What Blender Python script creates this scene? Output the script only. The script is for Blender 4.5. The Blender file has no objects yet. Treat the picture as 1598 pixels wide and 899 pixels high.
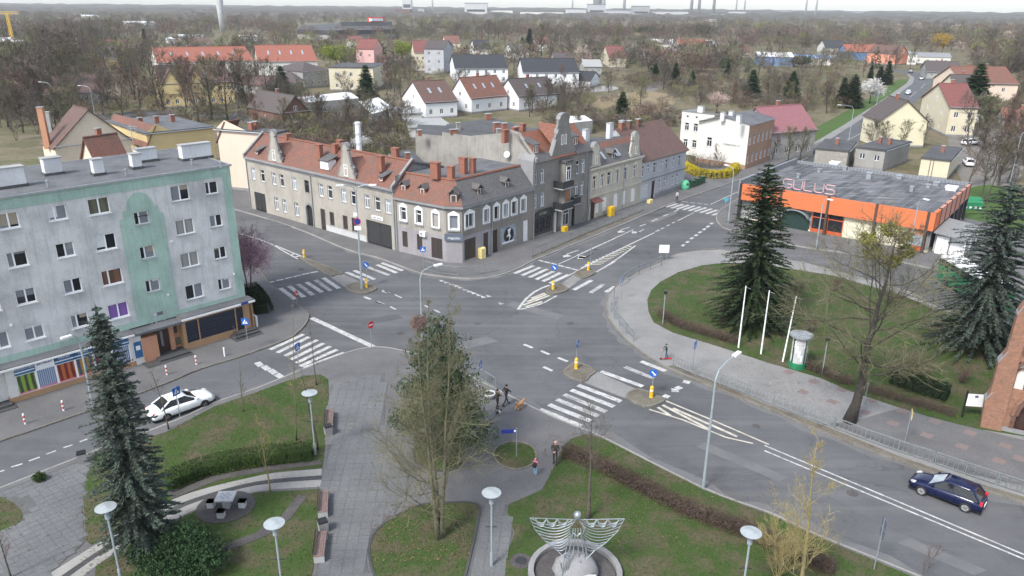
import bpy,bmesh,math,random
import numpy as np
from mathutils import Vector,Matrix
from mathutils.geometry import tessellate_polygon
R=math.radians
random.seed(7); np.random.seed(7)
S=bpy.context.scene
COL=S.collection
# ------------------------------------------------------------------ camera, sky, sun, exposure
HAZE=0.00011
CAM_H,FPX,HOR,ROLL=29.0,1180.0,10.0,R(0.5)
PITCH=math.atan((449.5-HOR)/FPX)
cam_d=bpy.data.cameras.new('camera'); cam=bpy.data.objects.new('camera',cam_d); COL.objects.link(cam)
cam_d.sensor_width=36; cam_d.lens=FPX/1598*36; cam_d.clip_start=0.5; cam_d.clip_end=20000
cam.matrix_world=Matrix.Translation((0,0,CAM_H))@Matrix.Rotation(R(90)-PITCH,4,'X')@Matrix.Rotation(ROLL,4,'Z')
S.camera=cam
W=bpy.data.worlds.new('World'); S.world=W; W.use_nodes=True
SUN_EL,SUN_AZ=R(48),R(-140)  # azimuth from +Y (view direction) towards +X; the light comes over the left shoulder
wn=W.node_tree.nodes; wl=W.node_tree.links
sky=wn.new('ShaderNodeTexSky'); sky.sky_type='NISHITA'; sky.sun_disc=False
sky.sun_elevation=SUN_EL; sky.sun_rotation=SUN_AZ; sky.air_density=1.0; sky.dust_density=1.0; sky.ozone_density=1.0
bg=wn['Background']; bg.inputs[1].default_value=0.10
hs=wn.new('ShaderNodeHueSaturation'); hs.inputs['Saturation'].default_value=0.52  # thin even cloud: a paler sky
wl.new(sky.outputs[0],hs.inputs['Color']); wl.new(hs.outputs[0],bg.inputs[0])
sun_d=bpy.data.lights.new('sun','SUN'); sun_d.energy=1.5; sun_d.angle=R(14); sun_d.color=(1,0.96,0.9)
sun=bpy.data.objects.new('sun',sun_d); COL.objects.link(sun)
sd=Vector((math.sin(SUN_AZ)*math.cos(SUN_EL),math.cos(SUN_AZ)*math.cos(SUN_EL),math.sin(SUN_EL)))
sun.rotation_euler=sd.to_track_quat('Z','Y').to_euler()
S.view_settings.view_transform='Standard'; S.view_settings.look='None'
S.view_settings.exposure=1.68; S.view_settings.gamma=1
S.render.engine='CYCLES'
S.cycles.max_bounces=6; S.cycles.diffuse_bounces=3; S.cycles.glossy_bounces=2; S.cycles.transmission_bounces=2
S.cycles.volume_bounces=0; S.cycles.transparent_max_bounces=4
S.cycles.use_adaptive_sampling=True; S.cycles.adaptive_threshold=0.02
# ------------------------------------------------------------------ surveying: a point of the photograph -> its place on the ground (or at height z)
def ray(x,y):
 u=(x-799)/FPX; v=(y-449.5)/FPX
 c,s=math.cos(ROLL),math.sin(ROLL)
 u,v=u*c+v*s,-u*s+v*c
 cp,sp=math.cos(PITCH),math.sin(PITCH)
 return(u,cp-v*sp,-sp-v*cp)
def G(x,y,z=0.0):
 d=ray(x,y); t=(CAM_H-z)/-d[2]
 return Vector((d[0]*t,d[1]*t,z))
def G2(x,y,z=0.0):
 p=G(x,y,z); return Vector((p.x,p.y))
 # ------------------------------------------------------------------ object helpers
def props(o,label=None,cat=None,group=None,kind=None):
 if label:o['label']=label
 if cat:o['category']=cat
 if group:o['group']=group
 if kind:o['kind']=kind
 return o
def thing(name,label,cat,loc=(0,0,0),rz=0.0,group=None):
 o=bpy.data.objects.new(name,None); COL.objects.link(o)
 o.location=loc; o.rotation_euler=(0,0,rz); o.empty_display_size=0.2
 return props(o,label,cat,group)
def link(name,me,parent=None,loc=None,rz=0.0):
 o=bpy.data.objects.new(name,me); COL.objects.link(o)
 if parent:o.parent=parent
 if loc is not None:o.location=loc
 if rz:o.rotation_euler=(0,0,rz)
 return o
def dup_tree(o,parent=None,loc=None,rz=None,scale=None):
 c=o.copy(); COL.objects.link(c); c.parent=parent
 if loc is not None:c.location=loc
 if rz is not None:c.rotation_euler=(0,0,rz)
 if scale is not None:c.scale=scale if hasattr(scale,'__len__')else(scale,)*3
 for ch in KIDS.get(o.name,[]):dup_tree(ch,c)
 return c
KIDS={}
def remember(o,kids):
 KIDS[o.name]=kids
class MB:
 """collects faces; build() links them as one mesh object"""
 def __init__(s):s.v=[]; s.f=[]; s.m=[]; s.mi=0
 def face(s,pts):
  b=len(s.v); s.v.extend([tuple(p)for p in pts]); s.f.append(tuple(range(b,b+len(pts)))); s.m.append(s.mi)
 def raw(s,vs,fs):
  b=len(s.v); s.v.extend([tuple(p)for p in vs]); s.f.extend([tuple(i+b for i in f)for f in fs]); s.m.extend([s.mi]*len(fs))
 def box(s,x0,x1,y0,y1,z0,z1,M=None):
  vs=[(x0,y0,z0),(x1,y0,z0),(x1,y1,z0),(x0,y1,z0),(x0,y0,z1),(x1,y0,z1),(x1,y1,z1),(x0,y1,z1)]
  if M is not None:vs=[M@Vector(p)for p in vs]
  s.raw(vs,[(0,3,2,1),(4,5,6,7),(0,1,5,4),(1,2,6,5),(2,3,7,6),(3,0,4,7)])
 def cbox(s,c,sx,sy,sz,rz=0.0):
  M=Matrix.Translation(c)@Matrix.Rotation(rz,4,'Z')
  s.box(-sx/2,sx/2,-sy/2,sy/2,0,sz,M)
 def bar(s,a,b,w,h=None):
  """rectangular bar from a to b"""
  a,b=Vector(a),Vector(b); h=h or w; d=(b-a); L=d.length
  if L<1e-6:return
  d/=L; up=Vector((0,0,1))if abs(d.z)<.95 else Vector((1,0,0))
  x=d.cross(up).normalized()*w/2; y=x.cross(d).normalized()*h/2
  vs=[a-x-y,a+x-y,a+x+y,a-x+y,b-x-y,b+x-y,b+x+y,b-x+y]
  s.raw(vs,[(0,3,2,1),(4,5,6,7),(0,1,5,4),(1,2,6,5),(2,3,7,6),(3,0,4,7)])
 def prism(s,poly,z0,z1,top=True,bottom=False):
  n=len(poly); p3=[Vector((p[0],p[1],0))for p in poly]
  area=sum(p3[i].x*p3[(i+1)%n].y-p3[(i+1)%n].x*p3[i].y for i in range(n))
  if area<0:p3.reverse()
  vs=[(p.x,p.y,z0)for p in p3]+[(p.x,p.y,z1)for p in p3]
  fs=[(i,(i+1)%n,n+(i+1)%n,n+i)for i in range(n)]
  if top or bottom:
   for t in tessellate_polygon([p3]):
    a,b,c=t
    if(p3[b]-p3[a]).cross(p3[c]-p3[a]).z<0:b,c=c,b
    if top:fs.append((n+a,n+b,n+c))
    if bottom:fs.append((a,c,b))
  s.raw(vs,fs)
 def sheet(s,poly,z):
  n=len(poly); p3=[Vector((p[0],p[1],0))for p in poly]; fs=[]
  for a,b,c in tessellate_polygon([p3]):
   if(p3[b]-p3[a]).cross(p3[c]-p3[a]).z<0:b,c=c,b
   fs.append((a,b,c))
  s.raw([(p.x,p.y,z)for p in p3],fs)
 def tube(s,pts,r,n=6,cap=True):
  """tube through pts; r is a number or a list of radii"""
  pts=[Vector(p)for p in pts]; k=len(pts)
  rs=r if hasattr(r,'__len__')else[r]*k
  base=len(s.v); prev=None
  for i,p in enumerate(pts):
   d=pts[min(i+1,k-1)]-pts[max(i-1,0)]
   if d.length<1e-9:d=Vector((0,0,1))
   d.normalize()
   if prev is None:
    x=d.cross(Vector((0,0,1))if abs(d.z)<.9 else Vector((1,0,0))).normalized()
   else:
    x=prev-d*prev.dot(d)
    x=x.normalized()if x.length>1e-6 else d.orthogonal().normalized()
   prev=x; y=d.cross(x)
   for j in range(n):
    a=2*math.pi*j/n
    q=p+(x*math.cos(a)+y*math.sin(a))*rs[i]
    s.v.append((q.x,q.y,q.z))
  for i in range(k-1):
   for j in range(n):
    a=base+i*n+j; b=base+i*n+(j+1)%n
    s.f.append((a,b,b+n,a+n)); s.m.append(s.mi)
  if cap and n>2:
   s.f.append(tuple(base+j for j in range(n))[::-1]); s.m.append(s.mi)
   s.f.append(tuple(base+(k-1)*n+j for j in range(n))); s.m.append(s.mi)
 def lathe(s,prof,n=16,c=(0,0,0)):
  """prof: list of (radius, z)"""
  b=len(s.v)
  for r,z in prof:
   for j in range(n):
    a=2*math.pi*j/n; s.v.append((c[0]+r*math.cos(a),c[1]+r*math.sin(a),c[2]+z))
  for i in range(len(prof)-1):
   for j in range(n):
    a=b+i*n+j; d=b+i*n+(j+1)%n
    s.f.append((a,d,d+n,a+n)); s.m.append(s.mi)
  s.f.append(tuple(b+j for j in range(n))[::-1]); s.m.append(s.mi)
  s.f.append(tuple(b+(len(prof)-1)*n+j for j in range(n))); s.m.append(s.mi)
 def mesh(s,name,mats,smooth=False,uv=True):
  me=bpy.data.meshes.new(name); me.from_pydata(s.v,[],s.f); me.update()
  mats=mats if isinstance(mats,(list,tuple))else[mats]
  for m in mats:me.materials.append(MAT[m]if isinstance(m,str)else m)
  if len(mats)>1:me.polygons.foreach_set('material_index',s.m)
  if smooth:me.polygons.foreach_set('use_smooth',[True]*len(me.polygons))
  if uv and len(me.polygons):box_uv(me)
  return me
 def build(s,name,mats,parent=None,loc=None,rz=0.0,smooth=False,uv=True):
  return link(name,s.mesh(name,mats,smooth,uv),parent,loc,rz)
def box_uv(me):
 """UVs in metres: u along the face's level line, v up its slope"""
 nl=len(me.loops); npoly=len(me.polygons)
 nor=np.empty(npoly*3,np.float32); me.polygons.foreach_get('normal',nor); nor=nor.reshape(-1,3)
 tot=np.empty(npoly,np.int32); me.polygons.foreach_get('loop_total',tot)
 vi=np.empty(nl,np.int32); me.loops.foreach_get('vertex_index',vi)
 co=np.empty(len(me.vertices)*3,np.float32); me.vertices.foreach_get('co',co); co=co.reshape(-1,3)
 t=np.stack([-nor[:,1],nor[:,0],np.zeros(npoly)],1); L=np.linalg.norm(t,axis=1)
 flat=L<0.05; t[flat]=(1,0,0); L[flat]=1; t/=L[:,None]
 b=np.cross(nor,t)
 pi=np.repeat(np.arange(npoly),tot); P=co[vi]
 uv=np.stack([(P*t[pi]).sum(1),(P*b[pi]).sum(1)],1).astype(np.float32)
 me.uv_layers.new(name='UVMap').data.foreach_set('uv',uv.ravel())
def smooth_line(pts,k=4,closed=False):
 """Catmull-Rom through 2D points"""
 P=[Vector((p[0],p[1]))for p in pts]; n=len(P); out=[]
 for i in range(n if closed else n-1):
  p0=P[(i-1)%n]if closed or i>0 else P[i]; p1=P[i]; p2=P[(i+1)%n]
  p3=P[(i+2)%n]if closed or i+2<n else p2
  for j in range(k):
   t=j/k
   out.append(.5*((2*p1)+(p2-p0)*t+(2*p0-5*p1+4*p2-p3)*t*t+(3*p1-p0-3*p2+p3)*t**3))
 if not closed:out.append(P[-1])
 return out
def gpoly(px,z=0.0,smooth=False,closed=True,k=4):
 w=[G2(x,y,z)for x,y in px]
 return smooth_line(w,k,closed)if smooth else w
 # ------------------------------------------------------------------ materials
MAT={}
def nodes(name):
 m=bpy.data.materials.new(name); m.use_nodes=True; MAT[name]=m
 nt=m.node_tree; return m,nt.nodes,nt.links,nt.nodes['Principled BSDF']
def ramp(N,stops):
 r=N.new('ShaderNodeValToRGB'); e=r.color_ramp.elements
 while len(e)<len(stops):e.new(0.5)
 for i,(p,c)in enumerate(stops):e[i].position=p; e[i].color=(*c[:3],1)if hasattr(c,'__len__')else(c,c,c,1)
 return r
def coords(N,L,kind='pos',scale=(1,1,1)):
 if kind=='pos':o=N.new('ShaderNodeNewGeometry').outputs['Position']
 elif kind=='obj':o=N.new('ShaderNodeTexCoord').outputs['Object']
 else:o=N.new('ShaderNodeUVMap').outputs[0]
 mp=N.new('ShaderNodeMapping'); mp.inputs['Scale'].default_value=scale; L.new(o,mp.inputs[0]); return mp.outputs[0]
def noise(N,L,vec,scale,detail=4,rough=.6):
 n=N.new('ShaderNodeTexNoise'); n.inputs['Scale'].default_value=scale; n.inputs['Detail'].default_value=detail; n.inputs['Roughness'].default_value=rough
 L.new(vec,n.inputs['Vector']); return n.outputs['Fac']
def mix(N,L,fac,a,b,mode='MIX'):
 m=N.new('ShaderNodeMix'); m.data_type='RGBA'; m.blend_type=mode
 for sock,v in((m.inputs[0],fac),(m.inputs[6],a),(m.inputs[7],b)):
  if hasattr(v,'is_output'):L.new(v,sock)
  else:sock.default_value=(*v[:3],1)if hasattr(v,'__len__')else v
 return m.outputs[2]
def bump(N,L,B,h,strength=.3,dist=.05):
 b=N.new('ShaderNodeBump'); b.inputs['Strength'].default_value=strength; b.inputs['Distance'].default_value=dist
 L.new(h,b.inputs['Height']); L.new(b.outputs[0],B.inputs['Normal'])
def sh(c,k):return tuple(max(0,min(1,v*k))for v in c[:3])
def mat_plain(name,c,rough=.7,metal=0.0,var=.12,scale=3.0,kind='obj',spec=None):
 m,N,L,B=nodes(name)
 B.inputs['Roughness'].default_value=rough; B.inputs['Metallic'].default_value=metal
 if spec is not None:B.inputs['Specular IOR Level'].default_value=spec
 if var:
  f=noise(N,L,coords(N,L,kind),scale,5)
  r=ramp(N,[(.3,sh(c,1-var)),(.7,sh(c,1+var))]); L.new(f,r.inputs[0]); L.new(r.outputs[0],B.inputs['Base Color'])
 else:B.inputs['Base Color'].default_value=(*c[:3],1)
 return m
def mat_plaster(name,c,dirt=(.16,.15,.14),amount=.45,streak=True,fine=.10):
 """rendered wall: blotches, rain streaks, fine grain"""
 m,N,L,B=nodes(name); B.inputs['Roughness'].default_value=.92; B.inputs['Specular IOR Level'].default_value=.2
 p=coords(N,L,'pos'); blot=noise(N,L,p,.35,6,.65)
 st=noise(N,L,coords(N,L,'pos',(2.2,2.2,.22)),1.6,5,.6)
 fg=noise(N,L,p,9,3)
 r1=ramp(N,[(.42,0),(.75,amount)]); L.new(blot,r1.inputs[0])
 col=mix(N,L,r1.outputs[0],c,dirt)
 if streak:
  r2=ramp(N,[(.5,0),(.8,amount*.8)]); L.new(st,r2.inputs[0]); col=mix(N,L,r2.outputs[0],col,dirt)
 r3=ramp(N,[(.3,1-fine),(.7,1+fine*.4)]); L.new(fg,r3.inputs[0])
 col=mix(N,L,1.0,col,r3.outputs[0],'MULTIPLY'); L.new(col,B.inputs['Base Color'])
 bump(N,L,B,fg,.15,.02); return m
def mat_tiles(name,c1,c2,joint,w=.25,h=.32,moss=(.10,.09,.07),mossamt=.5,rough=.75,relief=.6):
 m,N,L,B=nodes(name); B.inputs['Roughness'].default_value=rough
 uv=coords(N,L,'uv'); br=N.new('ShaderNodeTexBrick'); L.new(uv,br.inputs['Vector'])
 br.inputs['Color1'].default_value=(*c1,1); br.inputs['Color2'].default_value=(*c2,1); br.inputs['Mortar'].default_value=(*joint,1)
 br.inputs['Scale'].default_value=1; br.inputs['Brick Width'].default_value=w; br.inputs['Row Height'].default_value=h
 br.inputs['Mortar Size'].default_value=.022; br.inputs['Mortar Smooth'].default_value=.4
 f=noise(N,L,coords(N,L,'pos'),.5,6,.7); r=ramp(N,[(.45,0),(.72,mossamt)]); L.new(f,r.inputs[0])
 col=mix(N,L,r.outputs[0],br.outputs['Color'],moss)
 f2=noise(N,L,coords(N,L,'pos'),4,3); r2=ramp(N,[(.3,.8),(.7,1.1)]); L.new(f2,r2.inputs[0])
 L.new(mix(N,L,1.0,col,r2.outputs[0],'MULTIPLY'),B.inputs['Base Color'])
 bump(N,L,B,br.outputs['Fac'],-relief,.03); return m
def mat_ground(name,stops,scale=.3,fine=6.0,finevar=.2,rough=.95,detail=8,relief=.4,warp=None):
 """earth, asphalt and turf: colour ramp over broad noise, fine grain on top"""
 m,N,L,B=nodes(name); B.inputs['Roughness'].default_value=rough; B.inputs['Specular IOR Level'].default_value=.25
 p=coords(N,L,'pos'); f=noise(N,L,p,scale,detail,.68); r=ramp(N,stops); L.new(f,r.inputs[0])
 g=noise(N,L,p,fine,5,.7); r2=ramp(N,[(.3,1-finevar),(.7,1+finevar*.5)]); L.new(g,r2.inputs[0])
 col=mix(N,L,1.0,r.outputs[0],r2.outputs[0],'MULTIPLY')
 if warp:  # lengthwise tyre wear / seams: stretched noise in a rotated frame
  ang,amt,c=warp
  mp=N.new('ShaderNodeMapping'); mp.inputs['Rotation'].default_value=(0,0,ang); mp.inputs['Scale'].default_value=(.02,.9,1)
  L.new(N.new('ShaderNodeNewGeometry').outputs['Position'],mp.inputs[0])
  w=noise(N,L,mp.outputs[0],1.0,4,.6); r3=ramp(N,[(.45,0),(.75,amt)]); L.new(w,r3.inputs[0])
  col=mix(N,L,r3.outputs[0],col,c)
  vo=N.new('ShaderNodeTexVoronoi'); vo.feature='DISTANCE_TO_EDGE'; vo.inputs['Scale'].default_value=.16; wv=N.new('ShaderNodeVectorMath'); wv.operation='MULTIPLY_ADD'; nt_=N.new('ShaderNodeTexNoise'); nt_.inputs['Scale'].default_value=.6; nt_.inputs['Detail'].default_value=6; L.new(p,nt_.inputs['Vector']); L.new(nt_.outputs['Color'],wv.inputs[0]); wv.inputs[1].default_value=(3,3,0); L.new(p,wv.inputs[2]); L.new(wv.outputs[0],vo.inputs['Vector'])
  rc=ramp(N,[(.0,.74),(.010,1.0)]); L.new(vo.outputs['Distance'],rc.inputs[0]); msk=ramp(N,[(.42,0),(.52,1)]); L.new(noise(N,L,p,.05,3),msk.inputs[0]); col=mix(N,L,msk.outputs[0],col,mix(N,L,1.0,col,rc.outputs[0],'MULTIPLY'))
  blo=ramp(N,[(.33,.76),(.5,.98),(.68,1.12)]); L.new(noise(N,L,p,.07,7,.7),blo.inputs[0]); col=mix(N,L,1.0,col,blo.outputs[0],'MULTIPLY')
 L.new(col,B.inputs['Base Color']); bump(N,L,B,g,relief,.03); return m
def mat_leaf(name,c1,c2,rough=.75):
 """foliage and twigs: every leaf or twig its own tone"""
 m,N,L,B=nodes(name); B.inputs['Roughness'].default_value=rough; B.inputs['Specular IOR Level'].default_value=.15
 g=N.new('ShaderNodeNewGeometry'); r=ramp(N,[(0,c1),(1,c2)]); L.new(g.outputs['Random Per Island'],r.inputs[0])
 f=noise(N,L,coords(N,L,'pos'),.45,4); r2=ramp(N,[(.3,.72),(.7,1.22)]); L.new(f,r2.inputs[0])
 L.new(mix(N,L,1.0,r.outputs[0],r2.outputs[0],'MULTIPLY'),B.inputs['Base Color']); return m
def mat_slats(name,c,pitch=.1,along='v',gap=.35,rough=.5):
 """ribbed shutter or corrugated sheet"""
 m,N,L,B=nodes(name); B.inputs['Roughness'].default_value=rough
 w=N.new('ShaderNodeTexWave'); w.bands_direction='Y' if along=='v' else 'X'; w.inputs['Scale'].default_value=1/(pitch*3.18)
 L.new(coords(N,L,'uv'),w.inputs['Vector'])
 r=ramp(N,[(.1,sh(c,1-gap)),(.5,c)]); L.new(w.outputs['Fac'],r.inputs[0])
 f=noise(N,L,coords(N,L,'pos'),2,4); r2=ramp(N,[(.3,.82),(.7,1.08)]); L.new(f,r2.inputs[0])
 L.new(mix(N,L,1.0,r.outputs[0],r2.outputs[0],'MULTIPLY'),B.inputs['Base Color'])
 bump(N,L,B,w.outputs['Fac'],.4,.02); return m
def mat_curtain(name,c1,c2,scale=2.4,rough=.25):
 """glazing with a curtain close behind it"""
 m,N,L,B=nodes(name); B.inputs['Roughness'].default_value=rough
 w=N.new('ShaderNodeTexWave'); w.bands_direction='X'; w.inputs['Scale'].default_value=scale; w.inputs['Distortion'].default_value=2
 L.new(coords(N,L,'obj'),w.inputs['Vector']); r=ramp(N,[(.2,c1),(.8,c2)]); L.new(w.outputs['Fac'],r.inputs[0])
 L.new(r.outputs[0],B.inputs['Base Color']); B.inputs['Coat Weight'].default_value=.6; B.inputs['Coat Roughness'].default_value=.05; return m
ST=52  # street direction of the main road in degrees (for tyre wear)
mat_ground('asphalt',[(.25,(.078,.081,.087)),(.5,(.104,.107,.113)),(.75,(.13,.132,.138))],.12,14,.22,.85,8,.25,(R(-50),.5,(.165,.163,.163)))
mat_ground('asphalt_side',[(.25,(.088,.092,.10)),(.75,(.13,.134,.142))],.16,14,.2,.85,8,.25,(R(44),.4,(.155,.155,.155)))
mat_ground('asphalt_far',[(.25,(.075,.078,.085)),(.75,(.125,.128,.135))],.1,10,.15)
mat_ground('paving',[(.25,(.10,.099,.102)),(.5,(.132,.131,.134)),(.75,(.165,.163,.163))],.25,8,.25)
mat_ground('paving_light',[(.25,(.175,.174,.172)),(.75,(.265,.262,.257))],.3,7,.2)
mat_ground('slab',[(.2,(.10,.104,.108)),(.5,(.138,.142,.146)),(.8,(.18,.184,.187))],.22,6,.25)
mat_ground('slab_joint',[(.3,(.088,.09,.09)),(.7,(.128,.13,.13))],.5,8,.3)
mat_ground('path_light',[(.25,(.24,.235,.22)),(.75,(.33,.325,.31))],.4,9,.2)
mat_ground('setts_dark',[(.25,(.05,.052,.055)),(.75,(.09,.09,.092))],.6,11,.35)
mat_ground('gravel_dark',[(.25,(.065,.06,.062)),(.75,(.12,.112,.11))],.8,12,.5)
mat_ground('kerbstone',[(.25,(.20,.195,.185)),(.75,(.33,.32,.305))],.5,9,.25)
mat_ground('kerbstone_old',[(.25,(.11,.10,.085)),(.75,(.24,.225,.20))],.7,7,.35)
mat_ground('verge_dirt',[(.3,(.09,.075,.055)),(.55,(.16,.145,.12)),(.75,(.12,.125,.075))],.6,7,.35)
mat_ground('turf',[(.28,(.125,.103,.066)),(.42,(.085,.08,.044)),(.54,(.046,.078,.02)),(.66,(.04,.074,.016)),(.78,(.088,.082,.044))],.45,9,.4,.95,9,.6)
mat_ground('turf_green',[(.3,(.07,.09,.03)),(.5,(.055,.105,.022)),(.75,(.08,.12,.035))],.1,5,.25)
mat_ground('town_ground',[(.28,(.15,.122,.08)),(.42,(.10,.097,.05)),(.52,(.17,.14,.095)),(.62,(.095,.105,.045)),(.75,(.13,.115,.07))],.045,1.2,.35,.98,10,.5)
mat_ground('dry_grass',[(.3,(.19,.145,.085)),(.7,(.27,.215,.135))],.2,3,.3)
mat_ground('yard',[(.3,(.13,.12,.11)),(.7,(.22,.205,.19))],.15,3,.25)
mat_ground('roadpaint',[(.3,(.17,.17,.172)),(.42,(.36,.36,.355)),(.62,(.55,.55,.54))],2.2,9,.3,.8)
mat_ground('roadpaint_worn',[(.32,(.15,.15,.155)),(.5,(.34,.34,.335)),(.68,(.50,.50,.49))],1.6,12,.35,.8)
mat_ground('roadpaint_cream',[(.35,(.36,.33,.27)),(.6,(.55,.52,.45))],1.2,9,.3,.8)
mat_ground('felt',[(.25,(.075,.08,.088)),(.5,(.12,.125,.135)),(.75,(.165,.17,.18))],.5,5,.2,.9)
mat_ground('felt_dark',[(.25,(.055,.056,.06)),(.75,(.11,.112,.118))],.4,5,.25,.9)
# more materials
mat_plaster('wall_block',(.56,.57,.57),(.25,.255,.255),.72)
mat_plaster('wall_mint',(.345,.48,.415),(.20,.275,.25),.8)
mat_plaster('wall_grey_ten',(.37,.345,.305),(.19,.175,.155),.6)
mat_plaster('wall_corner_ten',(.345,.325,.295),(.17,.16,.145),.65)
mat_plaster('wall_corner_shade',(.245,.225,.205),(.13,.12,.11),.6)  # darker copy of the corner wall, right-hand fronts' shade painted into the colour
mat_plaster('wall_base_mauve',(.30,.285,.30),(.19,.18,.185),.5)
mat_plaster('wall_gable_ten',(.25,.235,.215),(.12,.115,.105),.7)
mat_plaster('wall_blind',(.31,.295,.27),(.15,.14,.13),.75)
mat_plaster('wall_cream_ten',(.49,.46,.39),(.24,.22,.185),.5)
mat_plaster('wall_blue_ten',(.43,.44,.46),(.25,.25,.26),.5)
mat_plaster('wall_white',(.64,.62,.575),(.45,.43,.39),.4)
mat_plaster('wall_purewhite',(.68,.69,.70),(.5,.5,.5),.3)
mat_plaster('wall_cream',(.64,.565,.45),(.42,.36,.28),.35)
mat_plaster('wall_peach',(.66,.535,.435),(.5,.4,.32),.3)
mat_plaster('wall_yellow',(.58,.46,.24),(.38,.30,.16),.35)
mat_plaster('wall_buff',(.60,.545,.41),(.40,.36,.28),.3)
mat_plaster('wall_salmon',(.70,.30,.20),(.5,.22,.15),.2)
mat_plaster('wall_pink',(.62,.38,.36),(.45,.3,.28),.2)
mat_plaster('wall_grey',(.32,.315,.30),(.17,.165,.155),.6)
mat_plaster('wall_paleyellow',(.66,.61,.44),(.5,.45,.33),.3)
mat_plaster('wall_brickrow',(.36,.23,.16),(.22,.15,.11),.4)
mat_plaster('wall_tan',(.36,.225,.13),(.24,.15,.09),.35)
mat_plaster('wall_terra',(.48,.25,.155),(.32,.18,.12),.35)
mat_plaster('plinth_white',(.62,.61,.59),(.36,.34,.31),.5)
mat_plaster('stone_grey',(.26,.26,.265),(.13,.13,.13),.5)
mat_plaster('chimney_white',(.60,.615,.63),(.35,.36,.37),.45)
mat_plaster('concrete',(.34,.345,.345),(.18,.18,.175),.5)
mat_plaster('concrete_light',(.50,.505,.505),(.30,.30,.30),.45)
mat_plaster('orange_fascia',(.60,.17,.07),(.44,.145,.075),.45)
mat_plaster('pink_fascia',(.50,.24,.18),(.38,.2,.16),.4)
mat_plaster('shop_panel',(.66,.62,.47),(.5,.46,.36),.35)
mat_tiles('tiles_red',(.235,.096,.064),(.175,.076,.054),(.09,.042,.03),.24,.30,(.10,.075,.062),.85)
mat_tiles('tiles_orange',(.255,.10,.062),(.20,.082,.052),(.14,.05,.03),.24,.30,(.13,.08,.055),.5)
mat_tiles('tiles_brown',(.155,.085,.068),(.115,.066,.056),(.05,.032,.028),.28,.34,(.07,.06,.05),.5)
mat_tiles('tiles_dark',(.105,.082,.078),(.082,.068,.067),(.04,.035,.033),.3,.34,(.06,.055,.05),.5)
mat_tiles('tiles_maroon',(.22,.07,.06),(.18,.06,.055),(.08,.03,.03),.3,.34,(.1,.06,.05),.4)
mat_tiles('tiles_slate',(.125,.122,.125),(.095,.094,.098),(.045,.045,.047),.26,.28,(.12,.10,.085),.55)
mat_tiles('tiles_bright',(.31,.105,.065),(.25,.088,.057),(.18,.05,.03),.3,.34,(.3,.1,.06),.3)
mat_tiles('tiles_anthracite',(.038,.04,.046),(.03,.032,.038),(.015,.015,.018),.3,.34,(.05,.05,.05),.2)
mat_tiles('brick',(.33,.135,.075),(.25,.105,.06),(.26,.22,.18),.25,.085,(.16,.08,.05),.5,.9,.3)
mat_tiles('brick_dark',(.22,.085,.05),(.15,.06,.04),(.13,.1,.085),.25,.085,(.08,.05,.04),.5,.9,.3)
mat_tiles('brick_chim',(.31,.105,.062),(.245,.085,.055),(.24,.12,.085),.25,.085,(.14,.06,.045),.45,.9,.3)
mat_tiles('blockwork',(.34,.325,.29),(.29,.275,.25),(.22,.21,.19),.5,.25,(.2,.19,.17),.5,.9,.3)
mat_tiles('church_brick',(.31,.115,.06),(.21,.08,.046),(.22,.17,.13),.28,.095,(.27,.14,.09),.6,.9,.35)
mat_slats('roof_pink',(.27,.115,.125),.35,'h',.2)
mat_slats('shutter_brown',(.052,.04,.035),.12,'v',.4)
mat_slats('shutter_navy',(.018,.025,.045),.3,'v',.45,.4)
mat_slats('shutter_grey',(.10,.105,.11),.09,'v',.35)
mat_slats('gate_green',(.018,.045,.038),.3,'h',.5)
mat_slats('gate_dark',(.042,.042,.044),.2,'h',.35)
mat_slats('shutter_white',(.55,.56,.57),.1,'v',.15)
mat_slats('corrugated',(.36,.36,.35),.18,'h',.3)
mat_slats('blue_roof',(.12,.25,.47),.4,'h',.2)
mat_slats('white_roof',(.70,.71,.72),.5,'h',.12)
mat_slats('grey_roof',(.25,.25,.25),.5,'h',.2)
mat_slats('fascia_metal',(.22,.235,.25),.5,'h',.3)
mat_plain('frame_white',(.78,.79,.80),.4,var=.05)
mat_plain('frame_dark',(.05,.05,.055),.4,var=.1)
mat_plain('frame_red',(.48,.09,.03),.45,var=.1)
mat_plain('sill_grey',(.30,.31,.32),.6)
mat_plain('sill_pale',(.60,.61,.62),.5)
mat_plain('trim_white',(.72,.72,.71),.7,var=.08)
mat_plain('glass',(.018,.021,.025),.06,var=.3,scale=1.5)
mat_plain('glass_soft',(.05,.055,.062),.12,var=.4,scale=2)
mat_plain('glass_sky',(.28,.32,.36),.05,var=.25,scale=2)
mat_curtain('glass_lace',(.12,.13,.145),(.25,.27,.30),4.0)
mat_curtain('glass_blind',(.20,.205,.20),(.27,.275,.265),.4)
mat_curtain('glass_olive',(.085,.085,.06),(.12,.12,.085),.5)
mat_curtain('glass_purple',(.17,.08,.30),(.20,.10,.34),.4)
mat_curtain('glass_brown',(.10,.05,.035),(.15,.08,.055),.4)
mat_plain('metal_galv',(.34,.365,.385),.45,.5,.15)
mat_plain('metal_pole',(.30,.345,.37),.5,.2,.12)
mat_plain('metal_dark',(.04,.042,.045),.5,.3,.2)
mat_plain('metal_rail',(.22,.245,.25),.55,.3,.2)
mat_plain('metal_bright',(.52,.56,.59),.4,.35,.15)
mat_plain('lamp_disc',(.33,.365,.38),.5,.1,.15)
mat_plain('paint_white',(.76,.77,.78),.45,var=.06)
mat_plain('paint_yellow',(.68,.42,.02),.5,var=.15)
mat_plain('paint_yellow_pale',(.66,.55,.24),.5,var=.15)
mat_plain('paint_red',(.52,.025,.03),.5,var=.12)
mat_plain('paint_green',(.018,.17,.075),.45,var=.15)
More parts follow.
